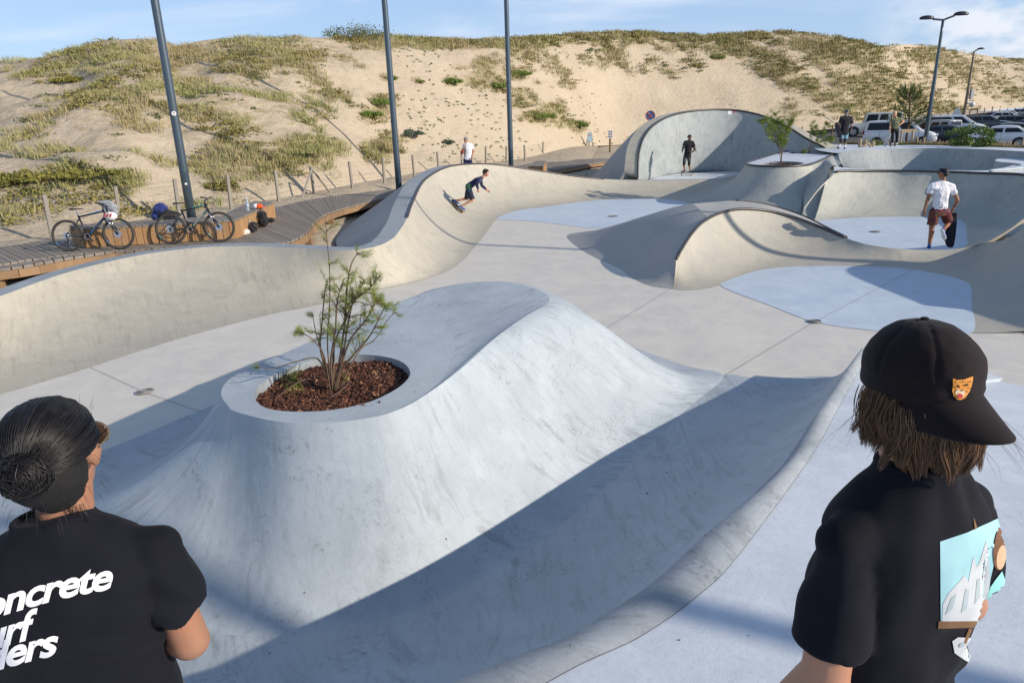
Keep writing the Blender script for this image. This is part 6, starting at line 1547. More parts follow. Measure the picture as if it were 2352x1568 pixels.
    for v in sd_.data.vertices: v.co.z = sp_.z+.03+(v.co.z-sp_.z-.03)*.42
    hb_ = HT+Vector((-.005, 0, .09)); stm = hb_+Vector((.07, 0, .03)); bobj('stem', tube([HT, hb_, stm], .016, 8), FRB, root)
    hbar = bobj('handlebar', tube([stm+Vector((-.03, -.34, .03)), stm+Vector((0, -.14, .02)), stm+Vector((0, 0, 0)), stm+Vector((0, .14, .02)), stm+Vector((-.03, .34, .03))], .013, 8), FRB, root, True)
    for q in (-1, 1):
        bobj('grip', tube([stm+Vector((-.02, q*.22, .027)), stm+Vector((-.03, q*.34, .03))], .019, 10), RUB, hbar); bobj('brake_lever', tube([stm+Vector((.02, q*.18, .01)), stm+Vector((.05, q*.20, -.02)), stm+Vector((.04, q*.29, -.03))], .006, 6), FRB, hbar)
    bobj('brake_cable', tube(cat([stm+Vector((.03, -.18, .02)), stm+Vector((.14, -.08, .03)), stm+Vector((.13, -.03, -.12)), HB_+Vector((.05, -.05, -.1))], 6), .0035, 5), RUB, root)
    for s_, rr in ((-.035, .085), (-.03, .062)):
        pth = [BB+Vector((math.cos(a)*rr, s_, math.sin(a)*rr)) for a in [2*math.pi*i/28 for i in range(28)]]; bobj('chainring', tube(pth, .006, 5, closed=True, flat=1.3), SPK if rr < .07 else RIMM, root)
    for q, a in ((-1, -.6), (1, 2.54)):
        e = BB+Vector((math.cos(a)*.17, q*.06, math.sin(a)*.17)); c_ = bobj('crank', tube([BB+Vector((0, q*.05, 0)), e], .011, 8), RIMM, root); bm = bmesh.new(); box(bm, e+Vector((0, q*.05, 0)), (.09, .09, .018), None, .004); bobj('pedal', bm, RUB, c_)
    bm = bmesh.new(); tube([BB+Vector((0, -.033, .083)), RA+Vector((0, -.04, .04))], .004, 4, bm); tube([BB+Vector((0, -.033, -.083)), RA+Vector((.03, -.04, -.10)), RA+Vector((0, -.04, -.05))], .004, 4, bm); bobj('chain', bm, plain('chain', (.12, .11, .10), .5, .6), root)
    bobj('cassette', tube([RA+Vector((0, -.05, 0)), RA+Vector((0, -.035, 0)), RA+Vector((0, -.02, 0))], [.022, .035, .052], 16), SPK, root)
    bobj('derailleur', tube([RA+Vector((0, -.05, -.03)), RA+Vector((.03, -.05, -.10)), RA+Vector((.01, -.05, -.16))], .012, 6), RIMM, root)
    bobj('bottle_cage', tube(cat([BB.lerp(HB_, .3)+Vector((0, .0, .03)), BB.lerp(HB_, .4)+Vector((-.06, 0, .06)), BB.lerp(HB_, .6)+Vector((-.05, 0, .05)), BB.lerp(HB_, .6)+Vector((0, 0, .03))], 5), .004, 5), RIMM, root)
    return root, stm
r1, f1 = W(161, 577.5, bz), W(277, 573, bz)
bk1, s1 = bicycle('black and blue mountain bike leaning at the left end of the long bench', r1, f1, -.13, BLU, FRB, 'ORBEA')
r2, f2 = W(397, 561, bz), W(508, 556, bz)
bk2, s2 = bicycle('black mountain bike with dark frame lettering leaning on the bench below the lamp post', r2, f2, -.12, TEALP, FRB, 'ROCKRIDER')
bm = bmesh.new(); Mb = Matrix.Identity(3)
bobj('reflector', tube([Vector((1.14, -.012, .345))+Vector((.2, 0, .06))+Vector((math.cos(a)*.018, 0, math.sin(a)*.034)) for a in [2*math.pi*i/14 for i in range(14)]], .006, 5, closed=True), plain('reflector_orange', (.75, .12, .03), .4), bk2)

# ------------------------------------------------------------------ things on and by the benches
def soft(name, label, cat_, loc, ells, mat, vox=.012, amp=.015, freq=14, caps=()):
    root = thing(name, label, cat_, loc); b = Blob()
    for c, r in ells: b.ell(c, r)
    for c in caps: b.cap(*c)
    sd = random.uniform(0, 20); b.build('shell', mat, root, vox, 2, lambda v: amp*mn.noise((v.x*freq+sd, v.y*freq, v.z*freq))+amp*.7*abs(mn.noise((v.x*freq*2, v.y*freq*2+sd, v.z*freq)))); return root
NYB = cloth('black_nylon', (.013, .013, .016), .55); 
p = W(607, 521, bz); r = soft('backpack', 'upright black backpack on the planks beside the wedge bench', 'backpack', p, [((0, 0, .16), (.15, .10, .16)), ((-.02, 0, .32), (.12, .09, .10)), ((.05, -.09, .12), (.09, .06, .09)), ((.20, .02, .17), (.10, .06, .06))], NYB, amp=.02)
bobj('strap', tube(cat([(-.05, -.08, .38), (-.12, -.15, .25), (-.10, -.14, .08), (0, -.12, .03)], 5), .014, 6), NYB, r); bobj('handle', tube(cat([(-.06, 0, .38), (-.06, 0, .46), (.0, 0, .46), (.02, 0, .38)], 4), .010, 6), NYB, r)
p = W(577, 533, bz); r = soft('backpack', 'slumped black bag lying behind the white cap', 'bag', p, [((0, 0, .10), (.18, .12, .10)), ((.06, .02, .16), (.11, .09, .09))], NYB, amp=.02)
bobj('strap', tube(cat([(.12, -.06, .16), (.2, -.13, .06), (.12, -.15, .02), (0, -.12, .03)], 5), .010, 6), NYB, r)
bobj('bottle', tube([(-.03, .04, .18), (-.03, .04, .26), (-.03, .04, .30)], [.035, .033, .018], 12), plain('steel_bottle', (.25, .28, .25), .3, .5), r, True)
p = W(563, 538, bz); WCAP = cloth('beige_cap', (.66, .60, .53))
r = soft('cap', 'off white cap lying on the planks in front of the bags', 'cap', p, [((0, 0, .055), (.13, .11, .075))], WCAP, .01, .006)
bobj('brim', tube([(-.06, -.10, .02), (.0, -.14, .015), (.07, -.11, .02)], [.03, .05, .03], 10, flat=.25), WCAP, r, True)
p = W(570, 484.5, bt_+.005); CL = newmat('clear_plastic'); CL[2].inputs['Transmission Weight'].default_value = .75; CL[2].inputs['Roughness'].default_value = .1; CL[2].inputs['Base Color'].default_value = (.75, .85, .95, 1); CL[2].inputs['IOR'].default_value = 1.2
r = thing('water_bottle', 'clear plastic water bottle standing on the wedge bench', 'bottle', p)
bobj('bottle_body', tube([(0, 0, 0), (0, 0, .01), (0, 0, .16), (0, 0, .19), (0, 0, .24), (0, 0, .27), (0, 0, .31)], [.03, .038, .038, .033, .038, .03, .014], 16), CL[0], r, True); bobj('bottle_cap', tube([(0, 0, .31), (0, 0, .335)], .017, 12), SWHITE, r); bobj('bottle_label', tube([(0, 0, .13), (0, 0, .18)], .0395, 16), plain('label_blue', (.45, .55, .75), .5), r)
p = W(595, 479, bt_+.005); ORG = cloth('orange_cap', (.70, .09, .02)); r = soft('cap', 'orange cap with white front lying on the wedge bench', 'cap', p, [((0, 0, .06), (.11, .10, .075))], ORG, .01, .005)
bobj('brim', tube([(.08, -.02, .03), (.15, -.04, .03), (.20, -.05, .02)], [.05, .06, .03], 10, flat=.2), ORG, r, True); b = Blob(); b.ell((-.06, -.02, .065), (.09, .085, .07)); b.build('front_panel', WHITEC, r, .01, 1)
NAVYB = cloth('blue_jacket', (.02, .035, .16)); p = W(375, 504, bt_)
r = soft('jacket', 'dark blue jacket heaped over a black bag on the long bench', 'jacket', p, [((-.02, 0, .24), (.17, .14, .12)), ((-.16, -.02, .10), (.10, .10, .10)), ((-.02, 0, .34), (.10, .09, .06))], NAVYB, amp=.03)
r = soft('bag', 'open black bag under the blue jacket on the long bench', 'bag', p+Vector((.12, .0, 0)), [((.05, 0, .10), (.25, .15, .11)), ((-.05, 0, .14), (.15, .13, .12))], NYB, amp=.02)
GJ = cloth('grey_jacket', (.26, .28, .31)); mw = Matrix.Translation(bk1.location) @ bk1.rotation_euler.to_matrix().to_4x4(); hbw = mw@s1
r = soft('jacket', 'grey jacket draped over the handlebar of the left bicycle', 'jacket', hbw, [((.0, 0, .03), (.15, .10, .06)), ((.12, .02, -.06), (.10, .08, .10)), ((.17, .02, -.16), (.045, .05, .12)), ((-.05, .02, -.16), (.05, .05, .20)), ((-.06, .02, -.36), (.035, .04, .10))], GJ, amp=.02)
r = soft('helmet', 'white bicycle helmet hanging from the left bicycle handlebar', 'helmet', hbw+Vector((.12, -.10, -.26)), [((0, 0, .02), (.13, .11, .10))], plain('helmet_white', (.75, .75, .76), .35, 0, .03, 5, .4), .008, .003)
bm = bmesh.new()
for k in range(3): tube([(-.09+.07*k, -.115, .02), (-.05+.07*k, -.12, .09)], .014, 6, bm)
bobj('vents', bm, SRED, r)

# drains and joints
def drain(px, py, z=FL, rr=.30, lab=''):
    p = W(px, py, z); root = thing('drain_cover', lab, 'drain', (p.x, p.y, z+.003)); bm = bmesh.new(); bmesh.ops.create_circle(bm, cap_ends=True, radius=rr, segments=36, matrix=Matrix.Translation((0, 0, .010))); bobj('cover', bm, plain('drain_metal', (.42, .43, .44), .7, .1), root)
    bm = bmesh.new()
    for k in range(1, 6): tube([Vector((math.cos(a)*rr*k/6, math.sin(a)*rr*k/6, .012)) for a in [2*math.pi*i/30 for i in range(30)]], .006, 4, bm, closed=True)
    bobj('slots', bm, plain('drain_slot', (.2, .2, .2), .8), root)
drain(333, 900, rr=.115, lab='round drain cover in the left channel behind the dark haired person'); drain(1871, 739, rr=.115, lab='round drain cover at the edge of the front blue floor patch'); drain(2010, 533, rr=.15, lab='round drain cover in front of the man in the white shirt'); drain(1408, 497, rr=.19, lab='round drain cover in the far blue floor patch')
def joint(pts, z=FL, wd=.007):
    P = cat([W(x, y, z+.005) for x, y in pts], 6); vs = []; fs = []
    for i, p in enumerate(P):
        t = (P[min(i+1, len(P)-1)]-P[max(0, i-1)]); t.z = 0; t.normalize(); n = Vector((-t.y, t.x, 0))*wd/2; vs += [p+n, p-n]
    for i in range(len(P)-1): fs.append((2*i, 2*i+1, 2*i+3, 2*i+2))
    struct(pyobj('floor_joint', vs, fs, JOINT))
joint([(208, 843), (333, 900)]); joint([(333, 900), (462, 945)]); joint([(1662, 864), (1871, 739)]); joint([(1871, 739), (2100, 618)], wd=.008); joint([(1375, 764), (1540, 664)], wd=.006); joint([(1215, 490), (1408, 497)], wd=.01); joint([(1900, 530), (2220, 541)], wd=.007)

# ------------------------------------------------------------------ mulch chips, tamarisks, shrubs, pine
def chips(name, mat, hole, z, n, sz, parent, lift=.02):
    xs = [p.x for p in hole]; ys = [p.y for p in hole]; V = []; Fc = []; c0 = Vector((sum(xs)/len(xs), sum(ys)/len(ys), 0)); k = 0
    from mathutils.geometry import intersect_point_tri_2d
    poly = [(p.x, p.y) for p in cat(hole, 4, True)]
    def inside(x, y):
        c = False; j = len(poly)-1
        for i in range(len(poly)):
            if (poly[i][1] > y) != (poly[j][1] > y) and x < (poly[j][0]-poly[i][0])*(y-poly[i][1])/(poly[j][1]-poly[i][1])+poly[i][0]: c = not c
            j = i
        return c
    while k < n:
        x, y = random.uniform(min(xs), max(xs)), random.uniform(min(ys), max(ys))
        if not inside(x, y): continue
        M = Euler((random.gauss(0, .5), random.gauss(0, .5), random.uniform(0, 6.3))).to_matrix(); s = Vector((sz*random.uniform(.5, 1.5), sz*random.uniform(.3, .7), sz*.18)); b0 = len(V); zz = z+random.uniform(0, lift)+.03*mn.noise((x*4, y*4, 0))
        for q in ((-1, -1, -1), (1, -1, -1), (.8, 1, -1), (-.9, .8, -1), (-.9, -1, 1), (1, -.8, 1), (.7, .9, 1), (-1, .7, 1)): V.append(M@Vector((q[0]*s.x, q[1]*s.y, q[2]*s.z))+Vector((x, y, zz)))
        for f in ((0, 3, 2, 1), (4, 5, 6, 7), (0, 1, 5, 4), (1, 2, 6, 5), (2, 3, 7, 6), (3, 0, 4, 7)): Fc.append(tuple(b0+i for i in f))
        k += 1
    o = pyobj(name, V, Fc, mat, parent); o['kind'] = 'stuff'; return o
m, nt, b = newmat('bark_chip'); g = N(nt, 'ShaderNodeNewGeometry'); nt.links.new(ramp(nt, g.outputs['Random Per Island'], [(0, (.035, .012, .008)), (.5, (.085, .030, .017)), (.9, (.15, .06, .034)), (1.0, (.34, .2, .12))]), b.inputs['Base Color']); b.inputs['Roughness'].default_value = .9; CHIP = m
chips('bark_chips', CHIP, hole, TZ-.09, 6500, .018, mound, .03)
for h in (h1, h2): chips('bark_chips', CHIP, h, IZ-.11, 500, .04, island)
BARKM = plain('tamarisk_bark', (.13, .085, .055), .85, 0, .3, 40)
TAM = leafmat('tamarisk_leaf', (.20, .27, .045), (.29, .33, .075), (.15, .20, .045))
def sprigs(pts, n_each, L, wd):
    """feathery foliage: thin curved slivers around points (p, dir)"""
    V = []; T = []
    for p, d in pts:
        for _ in range(n_each):
            v = Vector((d.x+random.gauss(0, .55), d.y+random.gauss(0, .55), d.z+random.gauss(0, .5))).normalized(); l = L*random.uniform(.5, 1.2); s = v.cross(Vector((random.gauss(0, 1), random.gauss(0, 1), random.gauss(0, 1)))).normalized()*wd
            q = p+Vector((random.gauss(0, .012), random.gauss(0, .012), random.gauss(0, .012)))*(L/.05); b0 = len(V); V += [q-s, q+s, q+v*l+Vector((0, 0, -l*.1))]; T.append((b0, b0+1, b0+2))
    return V, T
def tamarisk(label, base, stems, scale, leafL, nleaf, dense=1.0, wd=.0022, bare=.35, stemr=1.0):
    """stems: list of (polyline points relative to the base, foliage start fraction, amount)"""
    root = thing('tamarisk_tree', label, 'tree', base); bm = bmesh.new(); pts = []
    for P, f0, am in stems:
        c = cat([Vector(p) for p in P], 6); n = len(c); r0 = .0072*scale*stemr*(1.3 if am > .5 else .7); tube(c, [r0*(1-.8*i/(n-1))+.0015 for i in range(n)], 6, bm)
        if am <= 0: continue
        total = (c[-1]-c[0]).length
        for k in range(int(21*am*dense)):
            f = random.uniform(f0, 1.0); i = min(n-2, int(f*(n-1))); q = c[i].lerp(c[i+1], random.random()); ax = (c[i+1]-c[i]).normalized()
            out = Vector((random.gauss(0, 1), random.gauss(0, 1), random.gauss(0, .5)))
            out = (out-ax*out.dot(ax)).normalized(); L = total*random.uniform(.08, .24)*(1.15-f*.6); d = (ax*.7+out*.8).normalized()
            tw = [q, q+d*L*.4, q+d*L*.75+Vector((0, 0, -.02*scale)), q+d*L+Vector((0, 0, -.06*L))]; cc = cat(tw, 3); tube(cc, [.0035*scale*(1-.8*j/(len(cc)-1)) for j in range(len(cc))], 4, bm)
            for j in range(2, len(cc)-1):
                for _ in range(2): pts.append((cc[j].lerp(cc[j+1], random.random()), d))
            pts.append((cc[-1], d))
    bobj('trunk', bm, BARKM, root, True)
    V, T = sprigs(pts, nleaf, leafL, wd); o = pyobj('crown', V, T, TAM, root); return root
B0 = W(768, 903, TZ-.09); Yb0 = B0.y
def rel(*pp): return [WY(x, y, Yb0+dy)-B0 for x, y, dy in pp]
stems = [ (rel((765, 903, 0), (757, 850, .02), (752, 780, .05), (757, 700, .05), (757, 620, .03), (752, 560, .02), (747, 500, .02)), .42, .35),
 (rel((765, 903, 0), (745, 840, .05), (735, 790, .05), (738, 760, 0), (745, 680, -.05), (752, 640, -.05)), .45, 1.0),
 (rel((770, 905, 0), (776, 850, .0), (790, 800, .05), (800, 740, .08), (812, 690, .1), (830, 660, .12), (835, 640, .12)), .3, 1.6),
 (rel((770, 905, 0), (785, 850, -.02), (812, 815, -.05), (850, 770, -.05), (880, 712, -.05), (884, 700, -.05)), .35, 1.2),
 (rel((776, 903, 0), (800, 850, .02), (830, 800, .1), (860, 780, .12), (890, 735, .12), (906, 718, .12)), .85, .12),
 (rel((762, 903, 0), (766, 850, .05), (768, 790, .1), (790, 740, .05), (815, 690, 0), (850, 660, -.05), (872, 635, -.05)), .3, 1.5),
 (rel((770, 905, 0), (780, 830, .08), (792, 740, .12), (796, 670, .15), (806, 610, .15), (822, 580, .15)), .35, 1.0),
 (rel((765, 903, 0), (760, 830, -.05), (770, 760, -.08), (775, 690, -.1), (790, 640, -.1)), .35, 1.3),
 (rel((760, 903, 0), (745, 820, -.1), (728, 790, -.15), (705, 770, -.2), (678, 760, -.22)), .7, .35),
 (rel((765, 880, 0), (740, 815, .1), (725, 760, .12), (718, 722, .1)), .95, .1),
 (rel((745, 845, 0), (725, 822, 0), (680, 830, -.05), (630, 845, -.1), (590, 843, -.12)), .75, .14),
 (rel((765, 903, 0), (800, 790, -.1), (840, 735, -.12), (860, 700, -.15), (870, 690, -.1)), .3, 1.3),
 (rel((775, 900, 0), (740, 925, -.1), (700, 945, -.15), (690, 940, -.2)), .9, 0.0),
 (rel((770, 895, 0), (800, 880, 0), (772, 905, -.1), (730, 925, -.2), (695, 935, -.25)), .9, 0.0),
 (rel((735, 866, .1), (690, 875, 0), (640, 910, -.15), (600, 945, -.25)), .9, 0.0)]
tamarisk('young feathery green tamarisk in the mulch of the front planter', B0, stems, 1.0, .034, 5, 1.0, .0012)
V, T = sprigs([(W(x+random.gauss(0, 12), y+random.gauss(0, 8), TZ-.06)+Vector((0, 0, random.uniform(0, .05))), Vector((0, 0, .6))) for x, y in [(665, 868), (668, 872), (672, 890), (670, 865), (780, 875), (677, 893)] for _ in range(22)], 6, .03, .0014)
tag(pyobj('fallen_twigs', V, T, TAM), 'small green fallen sprigs on the mulch of the front planter', 'twigs', kind='stuff')
def tam2(label, cx, by, Yd, stems_, sc, n=9, gz=IZ-.1):
    Bq = WY(cx, by, Yd); Bq.z = gz; S2 = []
    for P, f0, am in stems_: S2.append(([WY(x, y, Yd+dy)-Bq if i else Vector((0, 0, 0)) for i, (x, y, dy) in enumerate(P)], f0, am))
    tamarisk(label, Bq, S2, sc*.5, .13, n, 1.0, .004)
yd = W(1796, 375, IZ).y
tam2('upright young tamarisk in the front hole of the planter island', 1795, 377, yd, [([(1795, 377, 0), (1790, 350, 0), (1782, 320, .1), (1778, 290, .1), (1780, 262, .1)], .3, 1.8), ([(1795, 377, 0), (1797, 350, .1), (1803, 320, .2), (1808, 295, .2), (1812, 275, .2)], .3, 1.8), ([(1795, 377, 0), (1792, 340, -.1), (1770, 310, -.2), (1764, 285, -.2), (1757, 275, -.2)], .35, 1.4), ([(1795, 377, 0), (1795, 335, 0), (1794, 300, 0), (1792, 280, 0)], .3, 1.8)], 2.6, 5)
yd = W(1855, 351, IZ).y
tam2('slanting young tamarisk in the rear hole of the planter island', 1856, 351, yd, [([(1856, 351, 0), (1864, 335, 0), (1880, 315, 0), (1898, 298, 0), (1902, 285, 0)], .3, .9), ([(1856, 351, 0), (1862, 330, .1), (1870, 300, .1), (1868, 280, .1)], .35, .6), ([(1856, 351, 0), (1870, 330, 0), (1895, 322, 0), (1918, 318, 0)], .3, .8), ([(1856, 351, 0), (1850, 345, 0), (1843, 350, 0)], .3, .3)], 2.4, 7)
# laurel bushes in the strip
LAU = leafmat('laurel_leaf', (.09, .16, .03), (.15, .22, .05), (.22, .27, .10))
def shrub(label, px, py, Yd, z, rx, rz, n=900, s=.07):
    Bq = WY(px, py, Yd); Bq.z = z; root = thing('shrub', label, 'shrub', Bq); bm = bmesh.new()
    for k in range(7):
        a = random.uniform(0, 6.3); tube([(0, 0, 0), (math.cos(a)*rx*.3, math.sin(a)*rx*.3, rz), (math.cos(a)*rx*.6, math.sin(a)*rx*.6, rz*1.6)], [.02, .014, .006], 5, bm)
    bobj('stem', bm, BARKM, root)
    cs = np.array([[random.gauss(0, rx*.42), random.gauss(0, rx*.4), random.uniform(.25, 1.75)*rz] for _ in range(26)])
    V, Q, T = leaves(cs, np.full(26, rx*.36), np.full(26, rz*.34), n//26, s); V[:, 2] = np.where(V[:, 2] < .05, .05, V[:, 2]); mesh_np('crown', V, Q, T, LAU, root)
shrub('light green laurel bush in front of the dark car, left of the other bush', 2209, 330, 32.5, .25, .62, .62, 1500, .06)
shrub('light green laurel bush in front of the white hatchback', 2263, 333, 31.0, .25, .45, .55, 1200, .06)
shrub('small dark shrub behind the stood up skateboard', 2006, 333, 35.5, .1, .4, .42, 700, .05)
shrub('low green shrub by the wooden tree stake', 2075, 334, 35.0, .1, .35, .3, 500, .05)
shrub('small green shrub at the foot of the front lamp post', 2140, 334, 34.5, .1, .35, .25, 500, .05)
# staked pine
yp = 37.0; Bq = WY(2081, 336, yp); Bq.z = .1; root = thing('pine_tree', 'young dark green pine tied to a wooden stake frame by the white van', 'tree', Bq)
tp = [Vector((0, 0, 0)), WY(2083, 310, yp)-Bq, WY(2087, 285, yp)-Bq, WY(2089, 255, yp)-Bq, WY(2088, 225, yp)-Bq, WY(2088, 212, yp)-Bq]
bm = tube(cat(tp, 5), [.07-.055*i/25 for i in range(26)], 8); PV = []
PINE = leafmat('pine_needle', (.045, .10, .022), (.09, .15, .03), (.14, .17, .05))
Vn = []; Tn = []
for k in range(90):
    f = random.uniform(.38, 1.0); c = cat(tp, 5); i = int(f*24); q = c[i]; a = random.uniform(0, 6.3); L = (1.15-.75*(f-.38)/.62)*random.uniform(.75, 1.05); up = .10+.9*f*f; d = Vector((math.cos(a), math.sin(a), up*.75)).normalized()
    e = q+d*L*.9; ee = e+Vector((d.x*.12, d.y*.12, .22+.1*random.random())); tube(cat([q, q+d*L*.5-Vector((0, 0, .03)), e, ee], 3), [.016-.0013*j for j in range(10)], 4, bm)
    for _ in range(95):
        s_ = random.uniform(.45, 1.0); base_ = q.lerp(e, s_) if random.random() < .5 else e.lerp(ee, random.random()); v = (d*.6+Vector((random.gauss(0, .5), random.gauss(0, .5), .6+random.gauss(0, .35)))).normalized(); l = random.uniform(.09, .17); sd_ = v.cross(Vector((random.gauss(0, 1), random.gauss(0, 1), 0))).normalized()*.006; b0 = len(Vn); Vn += [base_-sd_, base_+sd_, base_+v*l]; Tn.append((b0, b0+1, b0+2))
bobj('trunk', bm, plain('pine_bark', (.12, .08, .055), .9, 0, .3, 20), root); pyobj('crown', Vn, Tn, PINE, root)
root = thing('tree_stake', 'wooden stake frame of three posts and a cross board around the young pine', 'stake', Bq); Y3 = 36.2
def wp(px, py, y=Y3): return WY(px, py, y)-Bq
for a, b_, y in ((2049, 330, 36.6), (2066, 337, 36.0), (2096, 337, 35.6)):
    t_ = WY(a+ (6 if a == 2066 else 1), 300, y)-Bq; q = WY(a, b_, y)-Bq; bobj('post', tube([Vector((q.x, q.y, -.1)), t_], .055, 8), W_PALE, root)
a, b_ = wp(2043, 300), wp(2103, 299.5); bm = bmesh.new(); d = b_-a; box(bm, (a+b_)/2+Vector((0, -.1, -.03)), (d.length, .05, .17), Matrix.Rotation(math.atan2(d.y, d.x), 3, 'Z')); bobj('cross_board', bm, W_PALE, root)
# low picket edging
n = 92; pk = []
for i in range(n):
    px = 2004+(i/(n-1))*356; p = W(px, float(np.interp(px, [1940, 2000, 2100, 2200, 2352, 2480], [331.9, 333.2, 333.4, 335.1, 340.4, 343.9])), DZ-.03); p = Vector((p.x*(1+.25/p.y), p.y+.25, DZ-.06)); pk.append(p)
root = thing('picket_edging', 'low row of split chestnut pickets edging the planting strip', 'fence', pk[0])
for i, p in enumerate(pk):
    if random.random() < .08: continue
    q = p-pk[0]; hh = random.uniform(.18, .30) if random.random() > .1 else .40; bobj('picket', tube([q-Vector((0, 0, .1)), q+Vector((random.uniform(-.02, .02), 0, hh))], [.024 if hh < .35 else .05]*2, 5), W_PALE, root)
root = thing('bollard_log', 'pair of crossed short logs lying behind the deck beside the bearded man', 'log', WY(1994, 334, 33.9)); root.location.z = .52
for s_ in (-1, 1): bobj('log', tube([(s_*.28-.1, 0, 0), (s_*-.02, 0, .33)], .055, 8), W_PALE, root)
for i, (px, hh, nm) in enumerate(((1975, .55, 'short round post standing nearest the bearded man'), (1987, .5, 'taller dark post between two short ones behind the deck'), (2005, .42, 'stubby post left of the crossed logs'))):
    p = WY(px, 334, 34.2); p.z = .45; root = thing('bollard', nm, 'post', p); bobj('post', tube([(0, 0, -.1), (0, 0, hh)], .075, 10), W_PALE, root)
# fences beside the cradle and along the far side of the car park
pp = [WY(x, y, Y_) for x, y, Y_ in ((1760, 318, 66), (1843, 297, 64), (1911, 306, 58))]
for p in pp: p.z = -.1
fence('dune_fence', 'three brown posts of the wire fence right of the cradle', pp, 1.3, .06, plain('post_brown', (.17, .10, .06), .9), (.6, .9), False, False)
fx_ = [(2140, 262), (2160, 260), (2178, 258), (2196, 256), (2210, 255), (2228, 253), (2246, 251), (2262, 249), (2280, 247), (2298, 245), (2316, 243), (2334, 241), (2352, 239), (2372, 237)]
pp = []
for i, (x, y) in enumerate(fx_): Y_ = 104+i*4.2; q = WY(x, y, Y_); q.z = zl(Y_)+.05; pp.append(q)
fence('lot_fence', 'thin brown post fence along the back of the car park', pp, 1.7, .085, plain('post_brown', (.17, .10, .06), .9), (.5, .9), False, False)

# bark crumbs kicked out of the planter, dry leaves on the slopes
bpy.context.view_layer.update()
MB_ = bvh_of([mound]+[c for c in children(mound)]+[rdg, dk]+children(rdg)); V = []; Fc = []
for x, y, sz in [(835, 931, 9), (872, 924, 9), (1025, 1237, 6), (1486, 1133, 7), (1531, 1086, 5), (1502, 1100, 3), (760, 962, 4), (955, 900, 4), (1180, 1330, 4), (700, 1360, 4), (1150, 980, 3), (1010, 700, 4), (2020, 1180, 4), (1560, 1470, 7), (1720, 1460, 5), (960, 1120, 3), (1320, 1240, 3), (620, 1500, 5), (1620, 1230, 5), (1400, 1300, 3), (1290, 900, 3)]:
    h, n_ = shoot(MB_, x, y)
    if h is None: continue
    s_ = sz*h.length/1568*.5; M = Euler((random.gauss(0, .3), random.gauss(0, .3), random.uniform(0, 6))).to_matrix(); b0 = len(V)
    if n_.z < 0: n_ = -n_
    for q in ((-1, -.4, 0), (1, -.5, 0), (.8, .5, 0), (-.9, .4, 0), (-.7, -.3, .5), (.7, -.3, .5), (.6, .3, .5), (-.7, .3, .5)): V.append(h+n_*.003+M@(Vector(q)*s_))
    for f in ((0, 3, 2, 1), (4, 5, 6, 7), (0, 1, 5, 4), (1, 2, 6, 5), (2, 3, 7, 6), (3, 0, 4, 7)): Fc.append(tuple(b0+i for i in f))
tag(pyobj('bark_crumbs', V, Fc, CHIP), 'scattered bark crumbs and dry leaf bits on the front mound and deck', 'debris', kind='stuff')
# stickers high on the cradle wall
CRB = bvh_of([crad])
for x, y, w__, c_ in ((1676, 259, .22, SWHITE), (1685, 257, .12, plain('sticker_pink', (.6, .08, .16), .5))):
    h, n_ = shoot(CRB, x, y)
    if n_.dot(h) > 0: n_ = -n_
    M = frame(-n_); bm = bmesh.new(); box(bm, h+n_*.01-crad.location, (w__, .006, w__*.8), M); bobj('sticker', bm, c_, crad)
# ================================================================== parked cars
GLASS = plain('car_glass', (.006, .010, .016), .12, 0, .2, 2, .0); GLASS.node_tree.nodes['Principled BSDF'].inputs['Specular IOR Level'].default_value = .3
TYRE = plain('car_tyre', (.02, .02, .02), .85); RIMA = plain('alloy_rim', (.45, .45, .47), .35, .7); PLAST = plain('black_trim', (.02, .02, .022), .6); REDL = plain('tail_lamp', (.35, .01, .01), .2); HEADL = plain('head_lamp', (.55, .58, .6), .12, .3); PLATE = plain('number_plate', (.7, .7, .68), .5)
def paint(name, c): return plain(name, c, .28, .0, .04, 1.5, .7)
PW = paint('paint_white', (.74, .76, .78)); PS = paint('paint_silver', (.36, .38, .41)); PDK = paint('paint_dark', (.022, .026, .036)); PNV = paint('paint_navy', (.018, .03, .07)); PGN = paint('paint_slate', (.045, .065, .08)); PCR = paint('paint_cream', (.66, .64, .58)); PG2 = paint('paint_grey', (.16, .18, .21))
